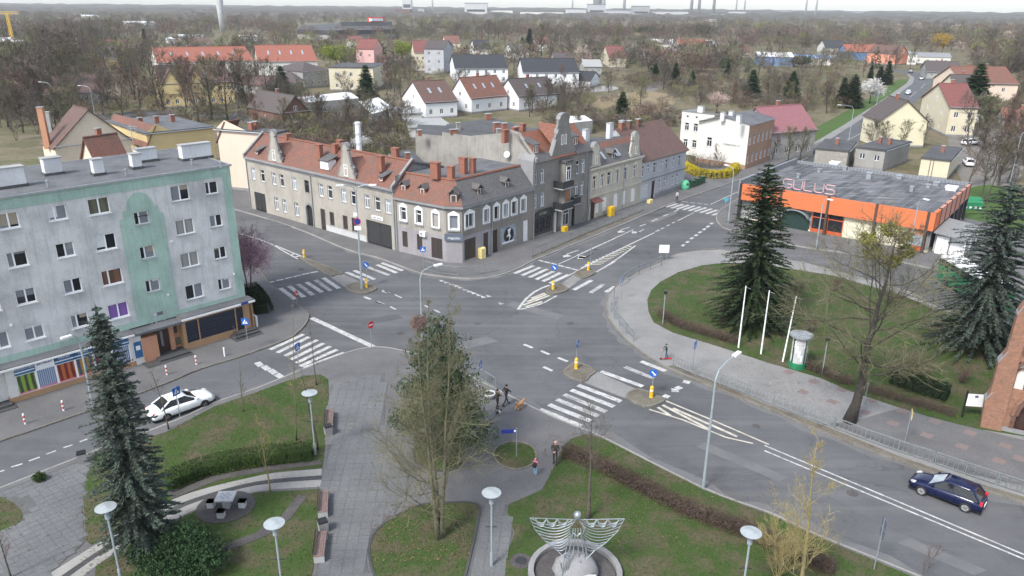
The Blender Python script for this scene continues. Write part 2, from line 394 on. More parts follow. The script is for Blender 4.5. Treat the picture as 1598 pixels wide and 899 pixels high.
mat_plain('paint_green_pale',(.10,.42,.24),.5,var=.15)
mat_plain('paint_green_dark',(.02,.06,.03),.5,var=.2)
mat_plain('sign_blue',(.015,.10,.42),.4,var=.06)
mat_plain('sign_navy',(.02,.03,.20),.4,var=.06)
mat_plain('sign_shop',(.025,.11,.25),.45,var=.1)
mat_plain('sign_teal',(.05,.34,.46),.45,var=.1)
mat_plain('sign_grey',(.10,.12,.16),.5,var=.1)
mat_plain('sign_white',(.72,.73,.74),.5,var=.06)
mat_plain('neon_pink',(.46,.29,.30),.5,var=.12)
mat_plain('black',(.012,.012,.013),.5,var=.2)
mat_plain('rubber',(.018,.018,.019),.8,var=.2)
mat_plain('rim',(.52,.53,.54),.3,.6,.08)
mat_plain('rim_dark',(.03,.03,.032),.35,.5,.1)
mat_plain('car_white',(.80,.81,.82),.22,.0,.03)
mat_plain('car_blue',(.006,.010,.042),.15,.0,.1)
mat_plain('car_grey',(.16,.165,.17),.25,.4,.05)
mat_plain('car_silver',(.48,.49,.5),.25,.4,.05)
mat_plain('car_black',(.012,.012,.014),.2,.2,.05)
mat_plain('car_glass',(.012,.014,.018),.05,var=.2)
mat_plain('lens_red',(.55,.03,.03),.2,var=.1)
mat_plain('lens_clear',(.62,.64,.66),.15,.2,.1)
mat_plain('bench_wood',(.185,.125,.11),.6,var=.25,scale=6)
mat_plain('wood_dark',(.07,.045,.035),.7,var=.3,scale=4)
mat_plain('wood_brown',(.26,.12,.055),.6,var=.25,scale=4)
mat_plain('door_brown',(.045,.022,.018),.5,var=.3,scale=3)
mat_plain('door_grey',(.13,.13,.13),.6,var=.2)
mat_plain('opening',(.012,.012,.013),.9,var=.3)
mat_plain('skin',(.50,.30,.22),.6,var=.05)
mat_plain('cloth_black',(.014,.014,.017),.85,var=.3,scale=9)
mat_plain('cloth_camo',(.035,.03,.026),.85,var=.7,scale=12)
mat_plain('cloth_navy',(.02,.028,.05),.85,var=.3)
mat_plain('cloth_olive',(.04,.036,.026),.85,var=.3)
mat_plain('cloth_pink',(.60,.19,.27),.85,var=.15)
mat_plain('cloth_jeans',(.24,.40,.50),.85,var=.15)
mat_plain('cloth_green',(.012,.045,.04),.85,var=.2)
mat_plain('cloth_denim',(.03,.06,.12),.85,var=.2)
mat_plain('cloth_white',(.55,.52,.5),.85,var=.15)
mat_plain('hair_dark',(.02,.014,.011),.8,var=.3)
mat_plain('hair_fair',(.42,.30,.16),.8,var=.2)
mat_plain('fur_tan',(.42,.22,.10),.9,var=.25,scale=10)
mat_plain('fur_white',(.55,.54,.52),.9,var=.15)
mat_plain('statue_metal',(.30,.335,.355),.4,.55,.25,6)
mat_plain('bark',(.085,.072,.058),.95,var=.35,scale=5)
mat_plain('bark_dark',(.042,.036,.03),.95,var=.4,scale=4)
mat_plain('bark_green',(.105,.10,.06),.95,var=.35,scale=5)
mat_plain('bark_yellow',(.235,.19,.085),.95,var=.3,scale=6)
mat_plain('bark_white',(.42,.40,.37),.9,var=.3,scale=5)
mat_leaf('twigs',(.06,.05,.04),(.12,.10,.08))
mat_leaf('twigs_far',(.082,.072,.06),(.16,.138,.114))
mat_leaf('twigs_red',(.115,.075,.062),(.175,.12,.10))
mat_leaf('twigs_green',(.098,.094,.056),(.172,.16,.098))
mat_leaf('twigs_yellow',(.22,.185,.08),(.36,.30,.14))
mat_leaf('twigs_olive',(.12,.115,.055),(.20,.19,.095))
mat_leaf('needles_blue',(.034,.054,.042),(.105,.132,.108))
mat_leaf('needles_dark',(.015,.028,.014),(.042,.064,.03))
mat_leaf('needles_green',(.014,.036,.016),(.045,.085,.035))
mat_leaf('needles_pine',(.02,.038,.018),(.07,.10,.048))
mat_leaf('leaf_spring',(.12,.16,.025),(.25,.29,.06))
mat_leaf('leaf_hedge',(.020,.042,.012),(.055,.09,.025))
mat_leaf('leaf_yew',(.012,.024,.012),(.028,.042,.02))
mat_leaf('leaf_mistletoe',(.10,.11,.02),(.23,.21,.05))
mat_leaf('leaf_willow',(.25,.16,.03),(.42,.29,.07))
mat_leaf('blossom_white',(.42,.42,.40),(.74,.73,.70))
mat_leaf('blossom_pink',(.21,.10,.145),(.38,.20,.27))
mat_leaf('blossom_yellow',(.25,.22,.02),(.58,.46,.03))
mat_leaf('blossom_pale',(.32,.24,.21),(.50,.40,.35))
mat_leaf('grass_blades',(.036,.06,.016),(.115,.112,.05))
mat_leaf('twigs_hedge',(.06,.042,.034),(.13,.095,.078))
mat_leaf('dead_leaves',(.09,.06,.04),(.19,.14,.09))
# ------------------------------------------------------------------ the setting: ground, roads, pavements, lawns
def Z(x0,y0,s=3.995):return lambda x,y:(x0+x/s,y0+y/s)
def struct(name,label,mb,mats,**k):
 return props(mb.build(name,mats,**k),label,None,None,'structure')
mb=MB(); n=40
ring=[0,120,300,700,1600,3000,5200]
vs=[]; fs=[]
for i,r in enumerate(ring):
 for j in range(n):
  a=2*math.pi*j/n; vs.append((r*math.cos(a),r*math.sin(a),-.06))
for i in range(len(ring)-1):
 for j in range(n):
  a=i*n+j; b=i*n+(j+1)%n; fs.append((a,a+n,b+n,b))
mb.raw(vs,fs)
struct('ground','broad earth and rough grass ground of the whole town',mb,'town_ground',uv=False)
mb=MB(); mb.sheet(gpoly([(-300,1100),(-300,560),(60,430),(300,292),(420,300),(760,330),(1060,262),(1180,240),(1230,262),(1330,330),(1500,380),(1760,440),(1760,1100)]),0.0)
road=struct('road','grey asphalt main road and junction',mb,'asphalt',uv=False)
mb=MB()
left=[(1150,283),(1208,258),(1285,225),(1330,196),(1372,168),(1400,149),(1424,131),(1427,122),(1419,116),(1390,111)]
right=[(1200,290),(1262,260),(1325,232),(1372,205),(1415,172),(1445,144),(1457,129),(1452,121),(1436,113),(1395,108)]
for i in range(len(left)-1):
 q=[G(*left[i]),G(*right[i]),G(*right[i+1]),G(*left[i+1])]
 mb.face([(p.x,p.y,.012)for p in q])
far_road=struct('far_road','two-lane road running away past the garden houses',mb,'asphalt_far',uv=False)
mb=MB(); mb.sheet(gpoly([(-200,842),(0,764),(148,706),(275,658),(335,630),(400,608),(473,578),(450,530),(380,556),(310,578),(265,597),(190,625),(110,652),(45,675),(0,690),(-200,766)]),.006)
side_road=struct('side_road','bluish asphalt side street in front of the grey apartment block',mb,'asphalt_side',uv=False)
KT=.12
def pavement(name,label,px,mat,z=KT,smooth=False):
 mb=MB(); mb.prism(gpoly(px,smooth=smooth),-.02,z); return struct(name,label,mb,mat,uv=False)
def kerb(parent,px,w=.16,z=KT+.015,mat='kerbstone',k=4,name='kerb'):
 P=smooth_line([G2(x,y)for x,y in px],k); mb=MB(); n=len(P); Lp=[]; Rp=[]
 for i in range(n):
  d=(P[min(i+1,n-1)]-P[max(i-1,0)]).normalized(); nn=Vector((-d.y,d.x))*w/2
  Lp.append(P[i]+nn); Rp.append(P[i]-nn)
 vs=[(p.x,p.y,0)for p in Lp]+[(p.x,p.y,0)for p in Rp]+[(p.x,p.y,z)for p in Lp]+[(p.x,p.y,z)for p in Rp]
 fs=[]
 for i in range(n-1):
  fs+=[(2*n+i,3*n+i,3*n+i+1,2*n+i+1),(i,2*n+i,2*n+i+1,i+1),(n+i,n+i+1,3*n+i+1,3*n+i)]
 mb.raw(vs,fs); return mb.build(name,mat,parent,uv=False)
K_NW=[(330,318),(400,337),(470,360),(541,390),(593,404),(646,424),(680,431),(733,436),(777,431),(810,419),(831,408),(873,391),(960,356),(1063,313),(1162,278),(1208,258),(1285,225)]
pv=pavement('pavement_tenements','grey paved footway along the row of tenement houses',K_NW+[(1280,222),(1200,250),(1150,250),(1060,268),(760,330),(640,330),(420,296),(335,306)],'paving')
kerb(pv,K_NW)
K_W=[(250,330),(330,362),(385,400),(421,444),(438,456),(463,476),(479,489),(481,496),(475,509),(460,523),(445,532),(380,556),(310,578),(265,597),(190,625),(110,652),(45,675),(0,690),(-200,766)]
pv=pavement('pavement_block','worn paved footway around the grey apartment block',K_W+[(-220,640),(0,560),(250,420)],'paving')
kerb(pv,K_W,mat='kerbstone_old')
K_S=[(-200,842),(0,764),(148,706),(275,658),(335,630),(400,608),(473,578),(538,553),(575,544),(610,545),(680,563),(740,592),(800,622),(855,649),(900,668),(940,684),(1098,764),(1200,802),(1273,836),(1430,900),(1700,1015)]
pv_s=pavement('square','paved town square beside the crossroads',K_S+[(1700,1250),(-250,1250)],'paving')
kerb(pv_s,K_S)
K_NE=[(1250,410),(1127,391),(1093,392),(1058,397),(1040,406),(1010,420),(975,438),(955,455),(946,475),(949,495),(960,513),(975,530),(1000,550),(1045,578),(1113,605),(1200,640),(1280,674),(1398,719),(1511,759),(1598,786),(1800,856)]
K_NE2=[(1250,410),(1300,424),(1416,456),(1458,476),(1600,512),(1800,560)]
mat_ground('paving_red',[(.3,(.175,.155,.152)),(.7,(.215,.15,.14))],1.5,9,.2)
pv_ne=pavement('pavement_park','pale footway sweeping round the park corner',K_NE+K_NE2[::-1],'paving_light')
kerb(pv_ne,K_NE,.2,mat='kerbstone_old'); kerb(pv_ne,K_NE2)
K_R=[(1180,290),(1150,312),(1125,328),(1118,340),(1122,350),(1134,358),(1180,370),(1245,385),(1320,396),(1411,411),(1500,430),(1760,480)]
pv=pavement('pavement_shop','footway in front of the orange shop building',K_R+[(1760,400),(1500,340),(1300,280)],'paving')
kerb(pv,K_R)
# footway beside the far road, grass verge beside it
mb=MB()
for a,b,c,d in zip(left[1:-2],left[2:-1],[(1195,255),(1272,222),(1319,194),(1362,166),(1391,147),(1415,130),(1420,122)],[(1272,222),(1319,194),(1362,166),(1391,147),(1415,130),(1420,122),(1414,116)]):
 mb.face([(*G2(*a),.09),(*G2(*b),.09),(*G2(*d),.09),(*G2(*c),.09)])
struct('far_footway','narrow footway beside the road running away',mb,'paving_light',uv=False)
mb=MB(); mb.sheet(gpoly([(1255,232),(1272,222),(1319,194),(1362,166),(1391,147),(1415,130),(1418,124),(1402,124),(1375,142),(1335,165),(1300,185),(1262,205)]),.05)
struct('roadside_verge','bright green grass verge beside the road running away',mb,'turf_green',uv=False)
# --- lawns: a turf slab and the grass growing on it
def inside(poly,x,y):
 c=False; j=len(poly)-1
 for i in range(len(poly)):
  a,b=poly[i],poly[j]
  if(a[1]>y)!=(b[1]>y)and x<(b[0]-a[0])*(y-a[1])/(b[1]-a[1]+1e-12)+a[0]:c=not c
  j=i
 return c
def blades(poly,dens,z,hmax=.09,holes=()):
 xs=[p[0]for p in poly]; ys=[p[1]for p in poly]
 x0,x1,y0,y1=min(xs),max(xs),min(ys),max(ys)
 N_=int((x1-x0)*(y1-y0)*dens); mb=MB(); V=mb.v; F=mb.f; M=mb.m; u=random.uniform
 for _ in range(N_):
  x,y=u(x0,x1),u(y0,y1)
  if not inside(poly,x,y):continue
  if any((x-h[0])**2+(y-h[1])**2<h[2]**2 for h in holes):continue
  x+=u(-.13,.13); y+=u(-.13,.13)
  for k in range(2):
   a=u(0,6.28); w=u(.015,.04); h=u(.35,1)*hmax; b=len(V); dx,dy=math.cos(a)*w,math.sin(a)*w
   ox,oy=u(-.05,.05),u(-.05,.05)
   V.append((x+ox-dx,y+oy-dy,z)); V.append((x+ox+dx,y+oy+dy,z)); V.append((x+ox+u(-.06,.06),y+oy+u(-.06,.06),z+h))
   F.append((b,b+1,b+2)); M.append(0)
 return mb
def lawn(name,label,px,z=.16,dens=22,smooth=True,holes=(),edge=None,hmax=.09):
 poly=gpoly(px,smooth=smooth); mb=MB(); mb.prism(poly,0,z)
 o=struct(name,label,mb,'turf',uv=False)
 if edge:
  m2=MB(); pr=poly+[poly[0]]
  for a,b in zip(pr[:-1],pr[1:]):m2.bar((*a,z-.03),(*b,z-.03),.14,.12)
  m2.build('edging',edge,o,uv=False)
 if dens:
  g=blades(poly,dens,z,hmax,holes).build('grass','grass_blades',None,uv=False)
  props(g,'grass blades growing on the '+label.split(' with ')[0],None,None,'stuff')
 return o
lawn('lawn','left lawn with clipped hedge behind the street bench',[(260,677),(335,637),(400,615),(440,600),(475,589),(500,587),(512,594),(513,620),(511,660),(507,700),(503,733),(430,739),(350,757),(300,770),(250,790),(195,828),(143,853),(135,847),(131,787),(136,749),(149,715),(200,695)],smooth=False)
lawn('lawn','lawn with the stone chess table in its middle',[(501,766),(400,772),(313,797),(250,828),(200,855),(150,888),(147,935),(478,935),(489,890),(496,830)],smooth=False,holes=[(*G2(353,794),1.75)])
lawn('lawn','teardrop bed under the large bare tree',[(650,793),(690,788),(745,790),(744,824),(734,869),(722,915),(700,960),(610,960),(586,905),(578,880),(577,854),(587,832),(610,813)],edge='setts_dark')
lawn('lawn','small round bed under the pine',[(655,695),(690,690),(715,700),(722,720),(708,735),(675,737),(650,725),(645,708)],edge='setts_dark')
lawn('lawn','round island bed with the blue street sign',[(770,712),(776,700),(792,693),(812,693),(830,700),(837,713),(832,726),(815,734),(795,734),(778,726)],edge='kerbstone_old')
lawn('lawn','large sloping lawn around the wire angel statue',[(890,688),(913,680),(940,687),(1098,768),(1200,806),(1273,840),(1430,906),(1500,960),(785,960),(790,870),(803,835),(797,818),(792,803),(794,790),(845,768),(857,747),(875,708)],smooth=False,dens=20,holes=[(*G2(897,896),3.1)])
lawn('lawn','little round bed at the left edge of the square',[(-30,775),(10,782),(34,800),(34,815),(12,832),(-30,842),(-60,820),(-60,795)])
lawn('park_lawn','patchy park lawn under the tall fir and the blue spruce',[(1010,470),(1012,488),(1020,505),(1050,521),(1125,544),(1198,568),(1280,592),(1323,611),(1398,637),(1448,652),(1493,664),(1527,672),(1640,690),(1700,600),(1640,530),(1550,505),(1455,484),(1405,462),(1300,432),(1200,416),(1130,412),(1095,416),(1058,427),(1030,442),(1016,455)],smooth=False,dens=11,hmax=.12)
# dirt strip between kerb and railing on the park side
mb=MB(); mb.sheet(gpoly([(1042,574),(1050,571),(1120,600),(1200,634),(1290,668),(1400,713),(1511,752),(1598,778),(1700,812),(1700,819),(1598,785),(1511,758),(1398,718),(1280,673),(1200,639),(1113,604)]),KT+.005)
struct('verge','brown dirt strip under the park railing',mb,'verge_dirt',uv=False)
mb=MB(); mb.sheet(gpoly([(831,405),(873,388),(960,353),(1000,336),(1000,333),(958,348),(871,383),(831,400)]),KT+.005)
struct('verge','weedy dirt strip under the tenement railing',mb,'verge_dirt',uv=False)
mb=MB(); mb.sheet(gpoly([(1250,668),(1330,660),(1400,640),(1470,655),(1540,675),(1640,700),(1640,770),(1511,742),(1400,704),(1300,665)]),KT+.004)
struct('paving_band','blockwork paving with red diamonds beside the church',mb,'paving',uv=False)
for f_,L_ in((Z(1198,450),((220,655),(285,590),(400,715),(460,640),(600,780),(650,705),(780,850),(835,775),(1040,840),(130,530))),(Z(1198,674),((990,30),(1210,100),(1260,15),(1440,190),(1480,95),(1570,175)))):
 for x,y in L_:
  c_=G2(*f_(x,y)); m=MB(); m.face([(c_.x-.55,c_.y,KT+.009),(c_.x,c_.y-.5,KT+.009),(c_.x+.55,c_.y,KT+.009),(c_.x,c_.y+.5,KT+.009)]); m.build('red_diamond','paving_red',pv_ne,uv=False)
  # light curved path with dark sett stripe
mb=MB()
up=[(502,734),(400,745),(300,771),(250,792),(195,828),(143,857),(60,910)]; lo=[(502,762),(400,770),(313,795),(250,826),(200,853),(148,888),(70,950)]
U=smooth_line([G2(*p)for p in up]); Lw=smooth_line([G2(*p)for p in lo])
path_poly=U+Lw[::-1]; mb.sheet(path_poly,KT+.012); path=struct('garden_path','pale curved path with a dark sett stripe',mb,'path_light',uv=False)
mb=MB()
for i in range(len(U)-1):
 q=[U[i].lerp(Lw[i],.38),U[i+1].lerp(Lw[i+1],.38),U[i+1].lerp(Lw[i+1],.62),U[i].lerp(Lw[i],.62)]
 mb.face([(p.x,p.y,KT+.018)for p in q[::-1]])
mb.build('sett_stripe','setts_dark',path,uv=False)
cp=G2(353,794); mb=MB(); mb.prism([(cp.x+1.75*math.cos(a*.3142),cp.y+1.6*math.sin(a*.3142))for a in range(20)],.05,.19)
struct('gravel_pad','dark gravel circle under the chess table',mb,'gravel_dark',uv=False)
# bark-mulch bands along hedges
for nm,px in(('mulch band below the clipped hedge',[(262,772),(330,745),(420,730),(500,722),(503,728),(420,738),(340,753),(270,782)]),('mulch strip crossing the chess lawn',[(466,775),(478,780),(455,812),(420,838),(380,855),(345,865),(345,855),(400,835),(440,808)])):
 mb=MB(); mb.prism(gpoly(px),.1,.185); struct('mulch',nm,mb,'gravel_dark',uv=False)
 # --- concrete slabs of the square: each slab a piece
def slabs(parent,poly,size,ang,z,mat,limit=300,holes=(),ref=(0,30),skip=()):
 c,s=math.cos(ang),math.sin(ang); cells=[]
 xs=[p[0]*c+p[1]*s for p in poly]; ys=[-p[0]*s+p[1]*c for p in poly]
 i0,i1,j0,j1=int(min(xs)/size)-1,int(max(xs)/size)+1,int(min(ys)/size)-1,int(max(ys)/size)+1
 for i in range(i0,i1):
  for j in range(j0,j1):
   u,v=(i+.5)*size,(j+.5)*size; x,y=u*c-v*s,u*s+v*c
   if not inside(poly,x,y):continue
   if any((x-h[0])**2+(y-h[1])**2<h[2]**2 for h in holes):continue
   if any(inside(q,x,y)for q in skip):continue
   cells.append((math.hypot(x-ref[0],y-ref[1]),x,y))
 cells.sort(); h=size/2-.007; mb=MB(); mb.box(-h,h,-h,h,0,.03); vs=list(mb.v)
 for k in range(4,8):vs[k]=(vs[k][0]*.985,vs[k][1]*.985,vs[k][2])
 mb.v=vs; me=mb.mesh('paving_slab',mat,uv=False); rest=MB()
 for n,(_,x,y)in enumerate(cells):
  tz=z+random.uniform(-.006,.006)
  if n<limit:link('paving_slab',me,parent,(x,y,tz),ang+random.uniform(-.008,.008))
  else:rest.cbox((x,y,tz),2*h,2*h,.03,ang)
 if rest.f:props(rest.build('paving_slabs',mat,parent,uv=False),kind='stuff')
base=gpoly([(-120,815),(0,770),(146,714),(134,752),(129,790),(132,850),(70,905),(60,960),(-140,960)])
mb=MB(); mb.sheet(base,KT+.027); corner_sq=struct('slab_paving','large grey concrete slabs of the square by the side street',mb,'slab_joint',uv=False)
slabs(corner_sq,base,.52,R(48),KT+.008,'slab',300,[(*G2(-10,808),2.0)],(-28,34))
prom=gpoly([(516,604),(600,585),(600,690),(640,760),(620,800),(592,822),(573,850),(572,884),(582,915),(600,960),(484,960),(497,880),(506,760),(513,680)])
mb=MB(); mb.sheet(prom,KT+.027); promenade=struct('slab_paving','slab promenade running past the benches',mb,'slab_joint',uv=False)
slabs(promenade,prom,.62,R(4),KT+.008,'slab',300,(),(-7,30))
p2=gpoly([(750,792),(792,790),(795,820),(800,836),(787,870),(782,960),(715,960),(738,872),(748,826)])
mb=MB(); mb.sheet(p2,KT+.027); lane=struct('slab_paving','narrow slab path past the disc lamp',mb,'slab_joint',uv=False)
slabs(lane,p2,.62,R(-5),KT+.008,'slab',200,(),(-2,32))
# --- traffic islands
def island(label,patches,mid):
 t=MB(); t.sheet(gpoly(mid),.016)
 o=struct('traffic_island',label,t,'paving_light',uv=False)
 for p in patches:
  poly=gpoly(p,smooth=True,k=3); m=MB(); m.prism(poly,0,.13); m.build('sett_patch','verge_dirt',o,uv=False)
  m=MB(); pr=poly+[poly[0]]
  for a,b in zip(pr[:-1],pr[1:]):m.bar((*a,.07),(*b,.07),.17,.16)
  m.build('kerb','kerbstone_old',o,uv=False)
 return o
zf=Z(800,450); q=lambda L,f:[f(*p)for p in L]
island('kerbed island on the main road zebra with two yellow posts',[q([(322,538),(345,500),(400,470),(512,515),(480,550),(435,584)],zf),q([(712,682),(785,635),(925,690),(932,712),(830,742)],zf)],
q([(435,584),(512,515),(785,635),(712,690)],zf))
zf=Z(400,320,5.69)
island('long kerbed island below the long tenement with a tall lamp',[q([(410,488),(432,476),(745,602),(700,622),(640,626)],zf),q([(795,738),(860,705),(960,695),(1055,735),(1055,755),(990,785),(890,788)],zf)],
q([(640,626),(745,602),(960,700),(860,715),(795,738)],zf))
zf=Z(680,340,5.69)
island('pointed kerbed island on the upper street beside the turn arrows',[q([(985,655),(1035,610),(1100,588),(1170,638),(1100,672),(1015,680)],zf),q([(1235,500),(1340,455),(1415,488),(1345,530),(1290,540)],zf)],
q([(1105,590),(1235,500),(1295,540),(1170,636)],zf))
for cx,cy in((1300,690),):
 pass
 # --- painted markings: flat pieces of the road
def stripe(p,q,w,name='road_marking',mat='roadpaint',parent=None,z=.012):
 a,b=G2(*p),G2(*q); d=(b-a).normalized(); n=Vector((-d.y,d.x))*w/2; mb=MB()
 mb.face([(*(a-n),z),(*(b-n),z),(*(b+n),z),(*(a+n),z)])
 mb.build(name,mat,parent or road,uv=False)
def stripes(f,L,w,name,mat='roadpaint',parent=None,worn=(),z=.012):
 for i,(a,b,c,d)in enumerate(L):stripe(f(a,b),f(c,d),w,name,'roadpaint_worn' if i in worn else mat,parent,z)
z4=Z(400,320,5.69); z5=Z(680,340,5.69); z6=Z(900,260,5.69); zc=Z(800,450); z3=Z(400,450); z2=Z(0,674); z8=Z(1198,674); zt=Z(800,674)
stripes(z4,[(215,738,345,838),(290,720,425,818),(370,702,505,800),(445,685,585,775),(525,665,660,762),(595,648,735,742),(800,598,990,675),(870,582,1050,662),(980,548,1180,625),(1070,530,1245,602),(1115,515,1300,583)],.5,'zebra_stripe',worn=(2,4,8))
stripes(z5,[(700,495,870,425),(765,512,930,440),(830,530,990,455),(890,548,1045,475),(950,565,1110,488),(1015,582,1180,505),(1225,640,1385,555),(1375,665,1490,590),(1510,660,1593,610)],.5,'zebra_stripe',worn=(7,))
stripes(z3,[(85,383,295,287),(130,402,330,303),(180,422,380,322),(215,445,420,343),(250,466,462,362),(272,486,505,382),(295,496,548,402)],.45,'zebra_stripe',parent=side_road,z=.014)
stripes(zc,[(170,755,430,860),(225,725,485,828),(275,693,535,797),(320,662,582,770),(365,634,632,738),(408,604,675,706),(550,518,812,612),(700,490,880,562),(800,456,955,516)],.5,'zebra_stripe',worn=(2,3,7))
stripes(z6,[(795,360,890,330),(840,370,945,335),(890,378,995,342),(945,385,1045,348),(995,393,1100,357),(1045,400,1150,365),(1095,410,1200,375),(1150,420,1250,385),(1205,433,1300,395)],.5,'zebra_stripe')
stripes(z4,[(100,690,160,680),(175,672,240,660),(255,655,318,640),(330,637,395,622),(405,618,470,605),(478,603,545,590),(1120,765,1180,780),(955,815,1015,838),(1065,858,1130,885)],.35,'lane_dash')
stripes(z3,[(745,85,795,103),(835,115,870,132),(785,12,830,30),(865,40,905,60),(1050,108,1075,120),(1108,134,1145,152)],.2,'lane_dash')
stripes(zc,[(70,350,125,372),(175,390,230,413),(283,433,343,457),(192,490,248,515)],.3,'lane_dash')
stripes(zc,[(1062,580,1105,590),(988,635,1035,638),(1020,614,1050,628),(940,667,975,680)],.55,'lane_dash')
stripes(z5,[(915,376,955,388),(965,390,1015,402),(1025,403,1075,416),(1090,420,1140,434),(1150,437,1202,450),(1210,453,1268,467)],.35,'lane_dash')
stripes(z6,[(560,530,612,512),(665,487,717,465),(765,442,812,424),(865,400,907,382),(700,578,735,563),(750,555,778,542),(800,528,828,516),(848,503,872,492),(920,305,990,318),(1005,318,1050,325),(1070,325,1115,333),(1130,333,1165,338)],.22,'lane_dash',mat='roadpaint')
stripes(z6,[(935,708,955,692),(973,678,995,662),(1010,645,1032,630),(1050,617,1070,603),(1085,590,1108,577),(1122,565,1140,550),(1155,540,1175,525),(1190,512,1208,500)],.4,'lane_dash')
stripes(z2,[(-60,266,28,240),(70,220,140,200),(180,183,248,158),(290,140,350,118),(395,100,452,82),(497,63,545,45)],.16,'lane_dash',parent=side_road,z=.014)
stripes(z3,[(5,462,30,485),(45,485,75,508),(85,508,120,532),(125,535,165,560)],.55,'lane_dash',parent=side_road,z=.014)
stripe(z3(345,185),z3(740,370),.55,'stop_line')
for a,b,c,d in((1090,412,1593,182),):stripe(z5(a,b),z5(c,d),.16,'lane_line')
stripe(z6(0,790),z6(505,560),.16,'lane_line',z=.0125)
stripe(z6(895,482),z6(1040,410),.16,'lane_line'); stripe(z6(1190,335),z6(1430,225),.16,'lane_line')
stripe((1160,297),(1262,245),.15,'lane_line',parent=far_road,z=.018); stripe((1310,225),(1372,194),.15,'lane_line',parent=far_road,z=.018)
for a,b in(((1395,170),(1408,160)),((1420,152),(1430,143)),((1437,138),(1443,131))):stripe(a,b,.15,'lane_dash',parent=far_road,z=.018)
# give-way teeth
for x,y in((60,565),(100,580),(145,598),(190,610),(225,625),(265,645),(305,660),(345,675),(390,692),(432,710),(480,702),(590,768)):
 p=G2(*z5(x,y)); m=MB(); d=Vector((.80,.60)); nn=Vector((-.60,.80))
 m.face([(*(p-d*.28),.012),(*(p+d*.28),.012),(*(p+nn*.75),.012)]); m.build('give_way_tooth','roadpaint_worn' if x<280 or x>450 else 'roadpaint',road,uv=False)
 # hatched areas
def polyline(f,pts,w,name,mat='roadpaint',z=.0135):
 P=[G2(*f(*p))for p in pts]; mb=MB()
 for a,b in zip(P[:-1],P[1:]):
  d=(b-a).normalized(); nn=Vector((-d.y,d.x))*w/2
  mb.face([(*(a-nn),z),(*(b-nn),z),(*(b+nn),z),(*(a+nn),z)])
 mb.build(name,mat,road,uv=False)
polyline(z5,[(730,815),(765,765),(800,722),(870,662),(940,625),(1010,598)],.28,'hatch_outline')
polyline(z5,[(745,815),(850,790),(950,760),(1075,692)],.2,'hatch_outline')
stripes(z5,[(775,775,1010,690),(810,745,985,680),(850,715,970,668),(800,790,945,745)],.3,'hatch_bar',mat='roadpaint_cream',z=.012)
polyline(z5,[(1180,512),(1340,428),(1593,300)],.18,'hatch_outline'); polyline(z5,[(1415,486),(1593,388)],.22,'hatch_outline')
polyline(z6,[(40,900),(350,752),(520,668),(690,588)],.22,'hatch_outline',z=.0145); polyline(z6,[(240,899),(390,800),(522,703)],.22,'hatch_outline',z=.0145)
for k in range(13):
 t=k/13.0
 a=z5(1370+340*t,430-178*t); b=z5(1440+330*t,470-200*t)
 stripe(z6(75+400*t,870-185*t),z6(215+300*t,870-165*t),.24,'hatch_bar','roadpaint_cream',z=.012)
polyline(zc,[(955,702),(1240,820),(1598,975)],.16,'hatch_outline','roadpaint_cream'); polyline(zc,[(850,755),(1060,820),(1330,930),(1500,968)],.16,'hatch_outline','roadpaint_cream')
stripes(zc,[(905,742,985,795),(935,728,1230,882),(1000,748,1400,925)],.26,'hatch_bar',mat='roadpaint_cream',z=.012)
stripe(z8(-20,85),z8(1660,792),.14,'centre_line'); stripe(z8(-20,118),z8(1660,820),.14,'centre_line')
polyline(z4,[(170,360),(290,410),(412,460)],.2,'hatch_outline'); polyline(z4,[(150,355),(260,420),(368,480)],.2,'hatch_outline'); polyline(z4,[(-150,255),(0,295),(170,362)],.18,'hatch_outline')
stripes(z4,[(300,445,350,430),(330,465,390,450)],.3,'hatch_bar')
# turn arrows
def arrow(f,tail,head,side,w=.18):
 a,b=G2(*f(*tail)),G2(*f(*head)); d=(b-a).normalized(); nn=Vector((-d.y,d.x))*side; mb=MB(); zz=.013
 def fl(pts):mb.face([(p.x,p.y,zz)for p in pts])
 w2=nn.normalized()*w/2; fl([a-w2,b-w2,b+w2,a+w2])
 c=b+nn*.2; fl([b-d*.0-nn*.1,b-d*.7-nn*.1,b-d*.55+nn*1.0,b+d*.55+nn*.55])
 mb.build('turn_arrow','roadpaint',road,uv=False)
arrow(z5,(1270,286),(1130,335),1); arrow(z5,(1405,315),(1310,362),-1)
arrow(z6,(470,537),(360,575),1); arrow(z6,(595,558),(535,592),-1); arrow(z6,(155,770),(70,812),-1)
# tar seams and darker repair patches in the asphalt
mat_ground('asphalt_patch',[(.3,(.08,.083,.088)),(.7,(.105,.108,.113))],.4,14,.2,.85)
for px in([(420,570),(470,560),(480,566),(432,577)],[(840,545),(905,532),(915,540),(852,553)],[(1000,690),(1075,720),(1066,726),(992,696)],[(556,500),(620,490),(630,497),(566,508)],[(905,402),(965,380),(975,384),(917,407)]):
 m=MB(); m.sheet(gpoly(px),.008); m.build('repair_patch','asphalt_patch',road,uv=False)
for pts in([(860,700),(960,735),(1060,722)],[(1198,790),(1330,842),(1480,905)],[(640,470),(760,520),(960,520)],[(760,545),(830,600),(925,590)],[(1330,800),(1500,868)]):
 polyline(lambda x,y:(x,y),pts,.06,'tar_seam','asphalt_patch',z=.0085)
for x,y,r_ in((745,505,.36),(890,505,.36),(625,520,.34),(1010,720,.36),(1330,770,.36),(300,610,.34),(470,420,.34),(930,390,.34),(1180,665,.3),(560,585,.34)):
 p=G2(x,y); m=MB(); m.prism([(p.x+r_*math.cos(k*.449),p.y+r_*math.sin(k*.449))for k in range(14)],0,.017); m.build('manhole_cover','gravel_dark',road,uv=False)
